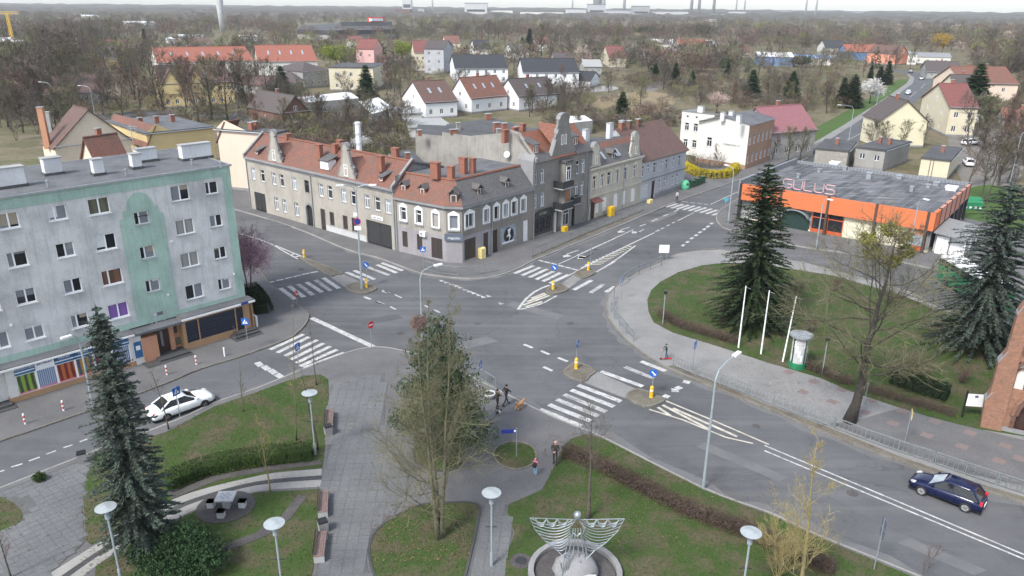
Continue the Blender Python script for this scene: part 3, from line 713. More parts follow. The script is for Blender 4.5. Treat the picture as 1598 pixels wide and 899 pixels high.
mat_ground('asphalt_pale',[(.3,(.12,.122,.126)),(.7,(.16,.162,.165))],.5,14,.2,.85)
for px in([(690,540),(760,525),(778,533),(708,549)],[(1100,690),(1230,745),(1215,752),(1086,697)],[(800,470),(880,492),(870,499),(790,477)],[(180,660),(240,640),(250,645),(190,666)],[(1010,345),(1050,330),(1058,333),(1018,349)],[(1420,840),(1540,890),(1520,898),(1400,847)]):
 m=MB(); m.sheet(gpoly(px),.009); m.build('repair_patch','asphalt_pale',road,uv=False)
for pts,w_ in((K_S[12:],1.9),(K_NE[10:],1.5),(K_NE[4:11],1.2),(K_S[2:8],1.0),(K_NW[3:13],1.3)):
 P_=smooth_line([G2(*p)for p in pts],4); m=MB(); lo_,hi_=[],[]
 for i,p in enumerate(P_):d=(P_[min(i+1,len(P_)-1)]-P_[max(i-1,0)]).normalized(); nn=Vector((-d.y,d.x)); e_=w_/2*(.75+.35*math.sin(i*1.7)+.2*math.sin(i*.6)); lo_.append(p-nn*e_); hi_.append(p+nn*e_)
 for i in range(len(P_)-1):m.face([(*lo_[i],.0092),(*lo_[i+1],.0092),(*hi_[i+1],.0092),(*hi_[i],.0092)])
 m.build('gutter_dust','asphalt_pale',road,uv=False)
 # ------------------------------------------------------------------ building kit
class Fac:
 """one wall plane: p0 -> p1 left to right as seen from outside, o = distance outwards"""
 def __init__(s,p0,p1,base=None):
  s.p=Vector((p0[0],p0[1])); s.q=Vector((p1[0],p1[1])); s.d=(s.q-s.p); s.L=s.d.length; s.d/=s.L
  s.n=Vector((s.d.y,-s.d.x)); s.rz=math.atan2(s.d.y,s.d.x); s.b=base or Vector((0,0,0))
 def w2(s,t,o=0):return s.p+s.d*t+s.n*o
 def pt(s,t,z,o=0):
  p=s.w2(t,o); return Vector((p.x-s.b.x,p.y-s.b.y,z))
 def px(s,x,y):
  r=Vector(ray(x,y)); n=s.n; k=(s.p.dot(n))/(r.x*n.x+r.y*n.y); w=Vector((r.x*k,r.y*k))
  return((w-s.p).dot(s.d),CAM_H+r.z*k)
 def box(s,mb,t0,t1,o0,o1,z0,z1):
  vs=[s.pt(t0,z0,o1),s.pt(t1,z0,o1),s.pt(t1,z0,o0),s.pt(t0,z0,o0),s.pt(t0,z1,o1),s.pt(t1,z1,o1),s.pt(t1,z1,o0),s.pt(t0,z1,o0)]
  mb.raw(vs,[(0,3,2,1),(4,5,6,7),(0,1,5,4),(1,2,6,5),(2,3,7,6),(3,0,4,7)])
 def prism(s,mb,poly,o0,o1):
  """polygon in (t,z), extruded between two outward offsets"""
  n=len(poly); p3=[Vector((a,b,0))for a,b in poly]
  ar=sum(p3[i].x*p3[(i+1)%n].y-p3[(i+1)%n].x*p3[i].y for i in range(n))
  if ar<0:p3.reverse()
  vs=[s.pt(p.x,p.y,o1)for p in p3]+[s.pt(p.x,p.y,o0)for p in p3]; fs=[]
  for i in range(n):fs.append((i,n+i,n+(i+1)%n,(i+1)%n))
  for a,b,c in tessellate_polygon([p3]):
   if(p3[b]-p3[a]).cross(p3[c]-p3[a]).z<0:b,c=c,b
   fs.append((a,b,c)); fs.append((n+a,n+c,n+b))
  mb.raw(vs,fs)
 def wall(s,mb,t0,t1,z0,z1,ops=(),rec=.16,o=0.0):
  """wall skin with recessed openings ops = [(ta, tb, za, zb)]"""
  ops=[(max(t0,a),min(t1,b),max(z0,c),min(z1,d))for a,b,c,d in ops if b>t0 and a<t1 and d>z0 and c<z1]
  xs=sorted({t0,t1,*[v for a in ops for v in a[:2]]}); zs=sorted({z0,z1,*[v for a in ops for v in a[2:]]})
  for i in range(len(xs)-1):
   j=0
   while j<len(zs)-1:
    cx=(xs[i]+xs[i+1])/2
    def hole(jj):
     cz=(zs[jj]+zs[jj+1])/2
     return any(a<cx<b and c<cz<d for a,b,c,d in ops)
    if hole(j):j+=1; continue
    k=j
    while k+1<len(zs)-1 and not hole(k+1):k+=1
    mb.face([s.pt(xs[i],zs[j],o),s.pt(xs[i+1],zs[j],o),s.pt(xs[i+1],zs[k+1],o),s.pt(xs[i],zs[k+1],o)]); j=k+1
  for a,b,c,d in ops:
   P=lambda t,z,q:s.pt(t,z,q)
   mb.face([P(a,c,o),P(a,d,o),P(a,d,o-rec),P(a,c,o-rec)]); mb.face([P(b,c,o-rec),P(b,d,o-rec),P(b,d,o),P(b,c,o)])
   mb.face([P(a,d,o),P(b,d,o),P(b,d,o-rec),P(a,d,o-rec)]); mb.face([P(a,c,o-rec),P(b,c,o-rec),P(b,c,o),P(a,c,o)])
WIN={}
def win_mesh(kind,w,h):
 k=(kind,round(w,2),round(h,2))
 if k in WIN:return WIN[k]
 f=.075 if h>1 else .055; mb=MB(); y0,y1=0,.07
 mb.box(-w/2,-w/2+f,y0,y1,0,h); mb.box(w/2-f,w/2,y0,y1,0,h)
 mb.box(-w/2+f,w/2-f,y0,y1,0,f); mb.box(-w/2+f,w/2-f,y0,y1,h-f,h)
 cells=[]
 il,ir,ib,it=-w/2+f,w/2-f,f,h-f; m=.11 if kind in('two','twoL')else .07
 if kind in('two','twoL','T','cross'):
  cx=-w*.16 if kind=='twoL' else 0
  zt=h*.68 if kind in('T','cross')else it
  mb.box(cx-m/2,cx+m/2,y0-.006,y1,ib,zt); cells+=[(il,cx-m/2,ib,zt),(cx+m/2,ir,ib,zt)]
  if kind in('T','cross'):
   mb.box(il,ir,y0-.012,y1,zt,zt+.08)
   cells.append((il,ir,zt+.08,it))
 elif kind=='H':
  mb.box(il,ir,y0-.006,y1,h*.66,h*.66+.08); cells+=[(il,ir,ib,h*.66),(il,ir,h*.66+.08,it)]
 else:cells.append((il,ir,ib,it))
 fr=(mb,cells); WIN[k]=fr; return fr
WMESH={}
def add_window(F,t,z,w,h,parent,kind='two',frame='frame_white',panes=('glass',),sill='sill_grey',rec=.12,o=0.0,split=False,name='window'):
 """window with its bottom centre at (t, z) of wall F: frame, pane(s), sill"""
 mb,cells=win_mesh(kind,w,h); key=(kind,round(w,2),round(h,2),frame)
 if key not in WMESH:WMESH[key]=mb.mesh('window',frame)
 fo=link(name,WMESH[key],parent,F.pt(t,z,o-rec),F.rz)
 groups=[[c]for c in cells]if split else[cells]
 for i,g in enumerate(groups):
  pm=panes[i%len(panes)]; pk=('pane',key,i if split else-1,pm)
  if pk not in WMESH:
   m=MB()
   for a,b,c,d in g:m.face([(a,.035,c),(b,.035,c),(b,.035,d),(a,.035,d)])
   WMESH[pk]=m.mesh('pane',pm)
  link('pane',WMESH[pk],fo)
 if sill:
  sk=('sill',round(w,2),sill,rec)
  if sk not in WMESH:
   m=MB(); m.box(-w/2-.06,w/2+.06,-rec-.09,0,-.07,-.005); WMESH[sk]=m.mesh('sill',sill)
  link('sill',WMESH[sk],fo)
 return fo
def text_part(txt,size,mat,parent,loc,rz,name='lettering',tilt=R(90),depth=.01,align='CENTER',bold=0.0,sx=1.0):
 cu=bpy.data.curves.new(name,'FONT'); cu.body=txt; cu.size=size; cu.extrude=depth; cu.align_x=align; cu.align_y='CENTER'; cu.offset=bold
 o=bpy.data.objects.new('tmp',cu); COL.objects.link(o); dg=bpy.context.evaluated_depsgraph_get(); dg.update()
 me=bpy.data.meshes.new_from_object(o.evaluated_get(dg)); bpy.data.objects.remove(o); me.name=name
 me.materials.clear(); me.materials.append(MAT[mat])
 ob=bpy.data.objects.new(name,me); COL.objects.link(ob); ob.parent=parent; ob.location=loc; ob.rotation_euler=(tilt,0,rz); ob.scale=(sx,1,1); return ob
def chimney(parent,c,sx,sy,z0,z1,mat='brick_chim',rz=0.0,cap='concrete',pots=0):
 mb=MB(); mb.cbox((c[0],c[1],z0),sx,sy,z1-z0,rz)
 o=mb.build('chimney',mat,parent)
 m=MB(); m.cbox((c[0],c[1],z1),sx+.14,sy+.14,.09,rz); m.build('cap',cap,o)
 if pots:
  m=MB()
  for k in range(pots):
   x=(k-(pots-1)/2)*.45; p=(c[0]+math.cos(rz)*x,c[1]+math.sin(rz)*x,z1+.09); m.lathe([(.11,0),(.09,.35)],8,p)
  m.build('chimney_pot','brick_chim',o)
 return o
def poly3(mb,pts):mb.face(pts)
def roof_slab(mb,a,b,c,d,th=.14):
 """roof plane a-b eaves (left,right), c-d ridge (right,left), with thickness"""
 a,b,c,d=[Vector(p)for p in(a,b,c,d)]; n=(b-a).cross(d-a).normalized()*th
 vs=[a,b,c,d,a-n,b-n,c-n,d-n]
 mb.raw(vs,[(0,1,2,3),(7,6,5,4),(0,4,5,1),(1,5,6,2),(2,6,7,3),(3,7,4,0)])
 # ------------------------------------------------------------------ grey apartment block
HB=15.7
pa,pb=G2(0,308,HB),G2(357,257,HB); dd=(pb-pa).normalized()
P0=pb-dd*27; BL=27.0
blk=thing('apartment_block','five-storey grey apartment block with mint green bands and shops below','apartment block',(P0.x,P0.y,0))
base=Vector((P0.x,P0.y,0)); F=Fac(P0,pb,base); DEP=11.0
def near(v,L):return min(L,key=lambda a:abs(a-v))
rows=[4.15,7.1,10.05,13.0]  # sill-centre heights
def kz(z):return 29-(29-z)*(29-HB)/(29-15.2)
cols=[(13,343),(90,332),(155,324),(281,302),(330,291)]
cs=[F.px(*c)[0]for c in cols]; cs=[cs[0]-5.4,cs[0]-2.4]+cs
zc_=[F.px(90,332)[1],F.px(101,389)[1],F.px(114,443)[1],F.px(125,500)[1]]
zstep=(zc_[0]-zc_[3])/3; zt=zc_[0]
st=F.px(221,340)[0]; zs_=F.px(221,340)[1]
ww=[1.5,1.35,1.35,1.3,1.6,1.6,1.15]; wh=[1.3,1.3,1.2,1.15,1.3,1.35,1.1]
ops=[]; wins=[]
rnd=random.Random(3)
pane_sets=[('glass','glass_lace'),('glass_lace','glass_lace'),('glass','glass'),('glass_soft','glass'),('glass_lace','glass')]
for r in range(4):
 for i,c in enumerate(cs):
  z=zt-r*zstep; w,h=ww[i],wh[i]
  ps=rnd.choice(pane_sets)
  if(i,r)==(4,0):ps=('glass_olive','glass_olive')
  if(i,r)==(4,3):ps=('glass_purple','glass_purple')
  if(i,r)==(4,2):ps=('glass_brown','glass_brown')
  if(i,r)in((5,1),(5,2)):ps=('glass_blind','glass_blind')
  wins.append((c,z-h/2,w,h,('twoL' if(i+r)%3==0 and i!=5 else 'two'),ps)); ops.append((c-w/2,c+w/2,z-h/2,z+h/2))
 z=zs_-r*zstep; wins.append((st,z-.55,1.2,1.1,'twoL',('glass','glass_lace'))); ops.append((st-.6,st+.6,z-.55,z+.55))
GF=3.15
mat_curtain('curtain_warm',(.26,.22,.17),(.36,.31,.24),3)
mb=MB(); F.wall(mb,0,BL,GF,HB,ops)
# other three sides and the roof deck
B_=lambda t,z,o:F.pt(t,z,o)
mb.face([B_(BL,0,0),B_(BL,0,-DEP),B_(BL,HB,-DEP),B_(BL,HB,0)]); mb.face([B_(0,0,-DEP),B_(0,0,0),B_(0,HB,0),B_(0,HB,-DEP)])
mb.face([B_(BL,0,-DEP),B_(0,0,-DEP),B_(0,HB,-DEP),B_(BL,HB,-DEP)])
mb.build('wall','wall_block',blk)
# mint paint: band under the roof, edge strip, stair bay with stepped round top (a thin coat of render)
mb=MB(); F.wall(mb,0,BL,HB-.95,HB-.02,(),o=.03); F.wall(mb,BL-.75,BL+.03,GF,HB-.95,(),o=.03)
mb.face([F.pt(BL+.03,0,.03),F.pt(BL+.03,0,-DEP),F.pt(BL+.03,HB-.02,-DEP),F.pt(BL+.03,HB-.02,.03)])
bayops=[(st-.6,st+.6,zs_-r*zstep-.55,zs_-r*zstep+.55)for r in range(4)]
ztop=zs_+.15
F.wall(mb,st-1.75,st+1.75,GF,ztop,bayops,.19,o=.03)
F.wall(mb,st-1.4,st+1.4,ztop,zs_+.55+.25,[bayops[0]],.19,o=.03)
pts=[(st+1.4*.78*math.cos(a*math.pi/14),zs_+.8+1.35*math.sin(a*math.pi/14))for a in range(15)]
F.prism(mb,pts,0,.03)
mb.build('mint_render','wall_mint',blk)
mb=MB(); F.wall(mb,0,BL,GF-.02,GF+.5,(),o=.02); mb.build('stained_band','wall_mint',blk)
for c,z,w,h,kd,ps in wins:
 wo_=add_window(F,c,z,w,h,blk,kd,panes=ps,split=True,sill=('sill_pale' if c<16 else 'sill_grey'),rec=.1)
 if ps[0]in('glass','glass_soft','glass_lace')and rnd.random()<.75:
  m=MB(); f_=rnd.uniform(.3,.7); hb_=h*rnd.choice((.2,.35,.5,.8)); x0_,x1_=rnd.choice(((-w/2+.09,-.02),(.05,w/2-.09),(-w/2+.09,w/2-.09))); m.face([(x0_,.033,h-hb_),(x1_,.033,h-hb_),(x1_,.033,h-.08),(x0_,.033,h-.08)]); m.build('curtain',rnd.choice(('glass_blind','glass_lace','sill_pale','curtain_warm')),wo_)
mb=MB(); mb.face([B_(-.1,HB,.1),B_(BL+.1,HB,.1),B_(BL+.1,HB,-DEP-.1),B_(-.1,HB,-DEP-.1)]); roof=mb.build('roof','felt',blk)
mb=MB(); F.box(mb,-.15,BL+.18,.05,.17,HB-.12,HB+.05); F.box(mb,BL+.04,BL+.16,-DEP,.05,HB-.12,HB+.05); F.box(mb,-.1,BL+.16,-DEP-.1,-DEP,HB-.1,HB+.04); mb.build('gutter','metal_galv',roof)
rs=F.d.angle_signed(Vector((1,0)))*0+F.rz
def roofpx(x,y,z=HB):p=G2(x,y,z)-P0; return p.x,p.y
for x,y,sx,sy,h in((10,293,2.6,.9,1.5),(83,272,1.3,.9,1.35),(154,273,.8,.7,1.3),(213,263,.75,.75,1.25),(229,252,1.7,.8,1.15),(306,248,2.7,.8,1.35)):
 X,Y=roofpx(x,y); o=chimney(blk,(X,Y),sx,sy,HB,HB+h,'chimney_white',F.rz,'concrete')
 m=MB(); m.cbox((X,Y,HB),sx+.2,sy+.2,.22,F.rz); m.build('flashing','felt_dark',o)
for x,y in((197,274),(75,292),(300,258),(345,262)):
 X,Y=roofpx(x,y); m=MB(); m.lathe([(.07,0),(.07,.45),(.13,.45),(.13,.55)],8,(X,Y,HB)); m.build('vent_pipe','metal_galv',blk)
m=MB(); X,Y=roofpx(213,255); m.tube([(X,Y,HB+1.2),(X,Y,HB+3.4)],.03,5); [m.bar((X-.4,Y+.1*k,HB+2.6+.2*k),(X+.4,Y+.1*k,HB+2.6+.2*k),.03)for k in range(4)]; m.build('aerial','metal_galv',blk)
# ground floor: shops step forward from the wall
OG=.95
def gpx(x,y):
 P=Fac(F.w2(0,OG),F.w2(BL,OG)); return P.px(x,y)
t_end=BL+.1; tA=gpx(20,590)[0]; tB=gpx(212,560)[0]; tC=gpx(290,545)[0]; tD=gpx(394,519)[0]
t_end=max(t_end,tD)
mb=MB(); F.box(mb,-.2,tB+.2,-.05,OG+.25,GF-.22,GF-.02); F.box(mb,tB+.2,tC,-.05,OG+.35,GF-.32,GF-.12); F.box(mb,tC-.05,t_end+.15,-.05,OG+.3,GF-.10,GF+.12); cn=mb.build('canopy','felt',blk)
mb=MB(); F.box(mb,tC-.1,t_end+.2,OG+.3,OG+.36,GF-.16,GF+.02); F.box(mb,-.2,tB+.15,OG+.25,OG+.29,GF-.26,GF-.1); mb.build('canopy_edge','trim_white',cn)
# curtain shop
sg0,sg1=tA,tB
mb=MB(); F.box(mb,sg0-.5,sg1,0,OG,0,.55); mb.build('plinth','wall_tan',blk)
for bx_ in((sg0-.45,sg0+.15,0,OG,.55,GF-.22),(sg1-.3,sg1,0,OG,.55,GF-.22),(0,sg0-.45,0,.5,0,GF-.22)):
 mb=MB(); F.box(mb,*bx_); mb.build('pier','plinth_white',blk)
nb=6; bw=(sg1-.3-sg0-.15)/nb
mat_curtain('curtain_green',(.06,.05,.04),(.20,.36,.04),.7); mat_curtain('curtain_lace',(.12,.16,.25),(.34,.40,.52),2.2)
mat_curtain('curtain_red',(.16,.015,.02),(.42,.12,.03),.7); mat_curtain('curtain_gold',(.05,.07,.12),(.38,.20,.02),.7); mat_curtain('curtain_mix',(.30,.02,.04),(.15,.2,.3),.7); mat_curtain('curtain_spot',(.06,.05,.05),(.5,.46,.42),3)
words=['PASMANTERIA','ARTYKUŁY','FIRANKI','FIRANY','','']; cur=['curtain_green','curtain_lace','curtain_red','curtain_gold','curtain_mix','curtain_lace']
for i in range(nb):
 a=sg0+.15+i*bw; b=a+bw
 add_window(F,(a+b)/2,.55,bw,1.65,blk,'one',panes=(cur[i],),sill=None,rec=0,o=OG-.08,name='shop_window')
 m=MB(); F.box(m,a+.03,b-.03,OG-.12,OG-.02,2.2,2.88); so=m.build('shop_sign','sign_white' if i==1 else 'sign_shop',blk)
 if words[i]:text_part(words[i],.26,'sign_navy' if i==1 else 'sign_white',so,F.pt((a+b)/2,2.66,OG+.0),F.rz,sx=.85)
 m=MB(); F.box(m,a+.02,b-.02,OG-.10,OG-.005,2.38,2.46); m.build('sign_rail','trim_white',so)
 m=MB(); F.box(m,a+.08,b-.08,OG-.10,OG-.03,.62,.70); m.build('window_ledge','cloth_pink',blk)
 # left end shop front
m=MB(); F.box(m,sg0-3.6,sg0-.55,.3,.42,.9,2.6); m.build('shop_front','glass',blk)
for k in range(4):
 m=MB(); F.box(m,sg0-3.4+k*.7,sg0-2.95+k*.7,.42,.44,1.1+.35*(k%2),1.5+.35*(k%2)); m.build('poster','sign_white',blk)
m=MB(); F.box(m,sg0-4.2,sg0-.3,.5,2.0,0,.17); F.box(m,sg0-4.0,sg0-.5,.5,1.5,.17,.34); m.build('steps','setts_dark',blk)
# blue poster on the pier, brick entrance and stairs
m=MB(); F.box(m,sg1-.02,sg1+.7,0,OG-.02,0,GF-.25); m.build('pier','plinth_white',blk)
m=MB(); F.box(m,sg1+.02,sg1+.62,OG-.02,OG+.02,.75,2.2); po=m.build('wall_sign','sign_shop',blk)
m=MB(); F.box(m,sg1+.15,sg1+.5,OG+.02,OG+.03,1.45,1.85); m.build('sign_field','sign_white',po)
e0=sg1+.7; e1=tC
m=MB(); F.box(m,e0,e0+1.25,0,OG+.12,.0,2.4); m.build('brick_panel','wall_terra',blk)
m=MB(); F.box(m,e0+1.25,e1,-.05,.25,0,GF-.3); m.build('entrance_wall','wall_terra',blk)
m=MB(); F.box(m,e0+1.35,e0+2.45,.25,.33,.35,2.5); dr=m.build('door','door_brown',blk)
m=MB(); F.box(m,e0+1.78,e0+1.98,.33,.345,.9,2.3); m.build('door_glass','glass_lace',dr)
m=MB(); F.box(m,e0+2.5,e0+2.9,.25,.5,.35,2.7); m.build('pier','wall_terra',blk)
m=MB(); F.box(m,e0+3.0,e1-.25,.25,.3,1.75,2.45); m.build('grille','frame_dark',blk)
m=MB(); F.box(m,e0+3.0,e1-.1,.25,.32,.6,1.25); m.build('notice_case','glass_olive',blk)
m=MB(); F.box(m,e0-.3,e1+.1,OG*.0+.12,OG+1.3,0,.17); F.box(m,e0+.9,e1,.12,OG+.95,.17,.34); m.build('steps','setts_dark',blk)
# shuttered shop at the corner
m=MB(); ops2=[(tC+.25,tC+1.35,.75,2.75),(tC+1.45,t_end-1.75,.75,2.75),(t_end-1.65,t_end-.95,.5,2.75)]
F.wall(m,tC-.05,t_end-.1,0,GF-.1,ops2,.1,o=OG+.08); F.box(m,tC-.06,tC-.04,0,OG+.08,0,GF-.1); F.box(m,t_end-.35,t_end+.02,-1.2,OG+.08,0,GF-.1); m.build('shop_wall','wall_tan',blk)
for i,(a,b,c,d)in enumerate(ops2):
 m=MB(); F.box(m,a,b,OG-.06,OG,c,d); m.build('shutter','shutter_navy',blk)
m=MB(); F.box(m,t_end-2.6,t_end+.1,OG+.09,OG+1.5,0,.17); F.box(m,t_end-2.4,t_end,OG+.09,OG+1.1,.17,.34); F.box(m,t_end-2.2,t_end-.1,OG+.09,OG+.7,.34,.5); m.build('steps','setts_dark',blk)
m=MB()
for k in range(3):m.tube([F.pt(t_end-2.3,.2,OG+.5+.4*k),F.pt(t_end-2.3,1.3-.15*k,OG+.5+.4*k)],.025,5)
m.tube([F.pt(t_end-2.3,1.3,OG+.45),F.pt(t_end-2.3,1.0,OG+1.35)],.025,5); m.build('handrail','metal_dark',blk)
m=MB(); F.box(m,t_end-1.2,t_end-.5,OG+.37,OG+.4,GF-.14,GF+.06); m.build('street_plate','sign_navy',cn)
m=MB(); F.box(m,t_end+.35,t_end+.55,-1.3,OG-.3,0,1.25); m.build('panel_fence','trim_white',blk)
for tt,zz in((2.2,5.3),(5.1,6.2),(8.2,5.9),(20.0,5.2),(21,9.8),(26.1,5.6)):
 m=MB(); F.box(m,tt,tt+.16,0,.08,zz,zz+.16); m.build('junction_box','trim_white',blk)
 # ------------------------------------------------------------------ the tenement row
def gable_curve(w,h,style=0):
 """half-outline of a baroque gable: list of (t,z) symmetric about t=0"""
 if style==0:half=[(.5,0),(.5,.18),(.42,.22),(.40,.34),(.30,.42),(.24,.55),(.19,.70),(.16,.80),(.18,.84),(.17,.92),(.11,.985),(0,1)]
 elif style==1:half=[(.5,0),(.48,.08),(.42,.2),(.36,.33),(.31,.45),(.27,.57),(.23,.68),(.205,.78),(.20,.88),(.16,.96),(.08,1.0),(0,1.01)]
 else:half=[(.5,0),(.5,.1),(.40,.2),(.36,.4),(.30,.55),(.27,.62),(.30,.68),(.27,.86),(.16,.97),(0,1.0)]
 pts=[(x*w,z*h)for x,z in half]; return pts+[(-x,z)for x,z in pts[-2::-1]]
def offs(pts,t,z):return[(a+t,b+z)for a,b in pts]
def pot_dormer(Fc,parent,t,z,o,w,h,depth,roofmat,wallmat='wood_dark',kind='one',frame='frame_white',style='gable'):
 """small roof dormer: cheeks, window, little roof"""
 m=MB(); Fc.box(m,t-w/2,t+w/2,o-depth,o,z,z+h); d=m.build('dormer',wallmat,parent)
 add_w=add_window(Fc,t,z+.08,w*.7,h*.8,d,kind,frame,sill=None,rec=0,o=o+.03)
 add_w.parent=d
 m=MB()
 if style=='gable':
  e=.18
  A,Bq,T=Fc.pt(t-w/2-e,z+h-.1,o+.25),Fc.pt(t+w/2+e,z+h-.1,o+.25),Fc.pt(t,z+h+w*.55,o+.25)
  A2,B2,T2=Fc.pt(t-w/2-e,z+h-.1,o-depth-.5),Fc.pt(t+w/2+e,z+h-.1,o-depth-.5),Fc.pt(t,z+h+w*.55,o-depth-.5)
  roof_slab(m,A,T,T2,A2,-.1); roof_slab(m,T,Bq,B2,T2,-.1)
  m.face([Fc.pt(t-w/2,z+h-.01,o+.02),Fc.pt(t+w/2,z+h-.01,o+.02),Fc.pt(t,z+h+w*.5,o+.02)])
 else:
  roof_slab(m,Fc.pt(t-w/2-.15,z+h,o+.2),Fc.pt(t+w/2+.15,z+h,o+.2),Fc.pt(t+w/2+.15,z+h+depth*.45,o-depth-.4),Fc.pt(t-w/2-.15,z+h+depth*.45,o-depth-.4),.1)
 m.build('dormer_roof',roofmat,d); return d
def downpipe(Fc,parent,t,z0,z1,o=.1):
 m=MB(); m.tube([Fc.pt(t,z0,o),Fc.pt(t,z1,o)],.07,6); m.build('downpipe','metal_galv',parent)
zA=Z(360,190); zB3=Z(600,300,7.99); zR7=Z(700,170)
# --- long two-storey tenement (left)
a,b=G2(392,326),G2(620,393); T1=thing('tenement_house','long two-storey grey tenement with red tiled roof and two curved gables','house',(a.x,a.y,0)); bs=Vector((a.x,a.y,0)); F1=Fac(a,b,bs); L1=F1.L; E1=8.0; D1=9.0
up=[(142,330),(198,340),(270,362),(318,370),(397,388),(475,408),(563,428),(618,440),(706,458),(764,470),(849,492),(914,508),(980,525)]
lo=[(286,515),(335,525),(412,548),(632,605),(715,628),(770,640)]
UW=[F1.px(*zA(*p))[0]for p in up]; LW=[F1.px(*zA(*p))[0]for p in lo]
ops=[(t-.5,t+.5,4.75,6.5)for t in UW]; lo_o=[(t-.48,t+.48,1.0,2.9)for t in LW]
tg=F1.px(*zA(185,495))[0]; ta_=F1.px(*zA(495,580))[0]; td=F1.px(*zA(577,605))[0]; tG=F1.px(*zA(925,700))[0]
big=[(tg-1.4,tg+1.4,.12,2.9),(ta_-.7,ta_+.7,.12,3.1),(td-.5,td+.5,.12,3.0),(tG-2.4,tG+2.4,.12,3.2)]
mb=MB(); F1.wall(mb,0,L1,0,E1,ops+lo_o+big,.2)
mb.face([F1.pt(L1,0,0),F1.pt(L1,0,-D1),F1.pt(L1,E1,-D1),F1.pt(L1,E1,0)]); mb.face([F1.pt(0,0,-D1),F1.pt(0,0,0),F1.pt(0,E1,0),F1.pt(0,E1,-D1)]); mb.face([F1.pt(L1,0,-D1),F1.pt(0,0,-D1),F1.pt(0,E1,-D1),F1.pt(L1,E1,-D1)])
mb.build('wall','wall_grey_ten',T1)
for i,t in enumerate(UW):add_window(F1,t,4.75,1.0,1.75,T1,'H' if i%2 else 'T',panes=(['glass_sky','glass','glass_lace','glass_soft'][i%4],)if i!=5 else('glass',),frame='frame_white' if i!=5 else 'frame_dark',rec=.12)
for i,t in enumerate(LW):add_window(F1,t,1.0,.96,1.9,T1,'T' if i<3 else 'one',panes=('glass_lace' if i<3 else 'shutter_brown',),frame='frame_white' if i<3 else 'frame_dark',rec=.14)
for nm,t0,t1,z0,z1,mt in(('garage_door',*big[0],'gate_dark'),('doorway',*big[1],'opening'),('door',*big[2],'shutter_brown'),('garage_door',*big[3],'gate_dark')):
 m=MB(); F1.box(m,t0,t1,-.3,-.18,z0,z1); o=m.build(nm,mt,T1)
 if nm=='garage_door':
  m=MB(); F1.box(m,(t0+t1)/2-.05,(t0+t1)/2+.05,-.18,-.14,z0,z1); m.build('post','frame_dark',o)
m=MB(); F1.prism(m,[(ta_-.95,.12),(ta_-.7,.12),(ta_-.7,2.5),(ta_-.5,2.95),(ta_,3.12),(ta_+.5,2.95),(ta_+.7,2.5),(ta_+.7,.12),(ta_+.95,.12),(ta_+.95,2.6),(ta_+.65,3.2),(ta_,3.45),(ta_-.65,3.2),(ta_-.95,2.6)],0,.09); m.build('arch_surround','stone_grey',T1)
m=MB(); F1.box(m,td+.6,tG-2.5,0,.05,.1,.9); m.build('plinth','concrete_light',T1)
m=MB(); F1.box(m,tG-1.2,tG+.9,0,.06,3.55,4.0); so=m.build('shop_sign','sign_white',T1); text_part('Auto  Serwis',.3,'sign_grey',so,F1.pt(tG-.15,3.77,.08),F1.rz)
m=MB(); F1.box(m,-.05,L1+.02,0,.38,E1-.28,E1+.02); F1.box(m,0,L1,0,.14,E1-.62,E1-.3); m.build('cornice','stone_grey',T1)
RZ1=10.9; RB1=3.3
m=MB(); roof_slab(m,F1.pt(0,E1,.3),F1.pt(L1,E1,.3),F1.pt(L1,RZ1,-RB1),F1.pt(0,RZ1,-RB1),.15); rf=m.build('roof','tiles_red',T1)
m=MB(); m.tube([F1.pt(0,RZ1+.02,-RB1),F1.pt(L1,RZ1+.02,-RB1)],.16,6); m.build('ridge_tiles','tiles_orange',rf)
m=MB(); roof_slab(m,F1.pt(L1,RZ1-1.6,-D1-.2),F1.pt(0,RZ1-1.6,-D1-.2),F1.pt(0,RZ1-.02,-RB1),F1.pt(L1,RZ1-.02,-RB1),.15); m.build('rear_roof','felt_dark',rf)
for t in(0,L1-.35):
 m=MB(); F1.prism(m,[(0,0)]*0+[(t,E1-.2),(t+.35,E1-.2),(t+.35,E1+.5),(t,E1+.5)],-.1,.35)
 vs=[F1.pt(t,E1-.1,.4),F1.pt(t+.35,E1-.1,.4),F1.pt(t+.35,RZ1+.25,-RB1),F1.pt(t,RZ1+.25,-RB1),F1.pt(t,E1+.35,.4),F1.pt(t+.35,E1+.35,.4),F1.pt(t+.35,RZ1+.45,-RB1),F1.pt(t,RZ1+.45,-RB1)]
 m.raw(vs,[(0,1,5,4),(4,5,6,7),(0,4,7,3),(1,2,6,5),(2,3,7,6)])
 vs=[F1.pt(t,0,-D1),F1.pt(t,RZ1-1.4,-D1),F1.pt(t,RZ1+.25,-RB1),F1.pt(t,E1,0),F1.pt(t,0,0)]; m.face([v+F1.pt(.01 if t else-.01,0)-F1.pt(0,0)for v in vs]); m.build('fire_wall','stone_grey',T1)
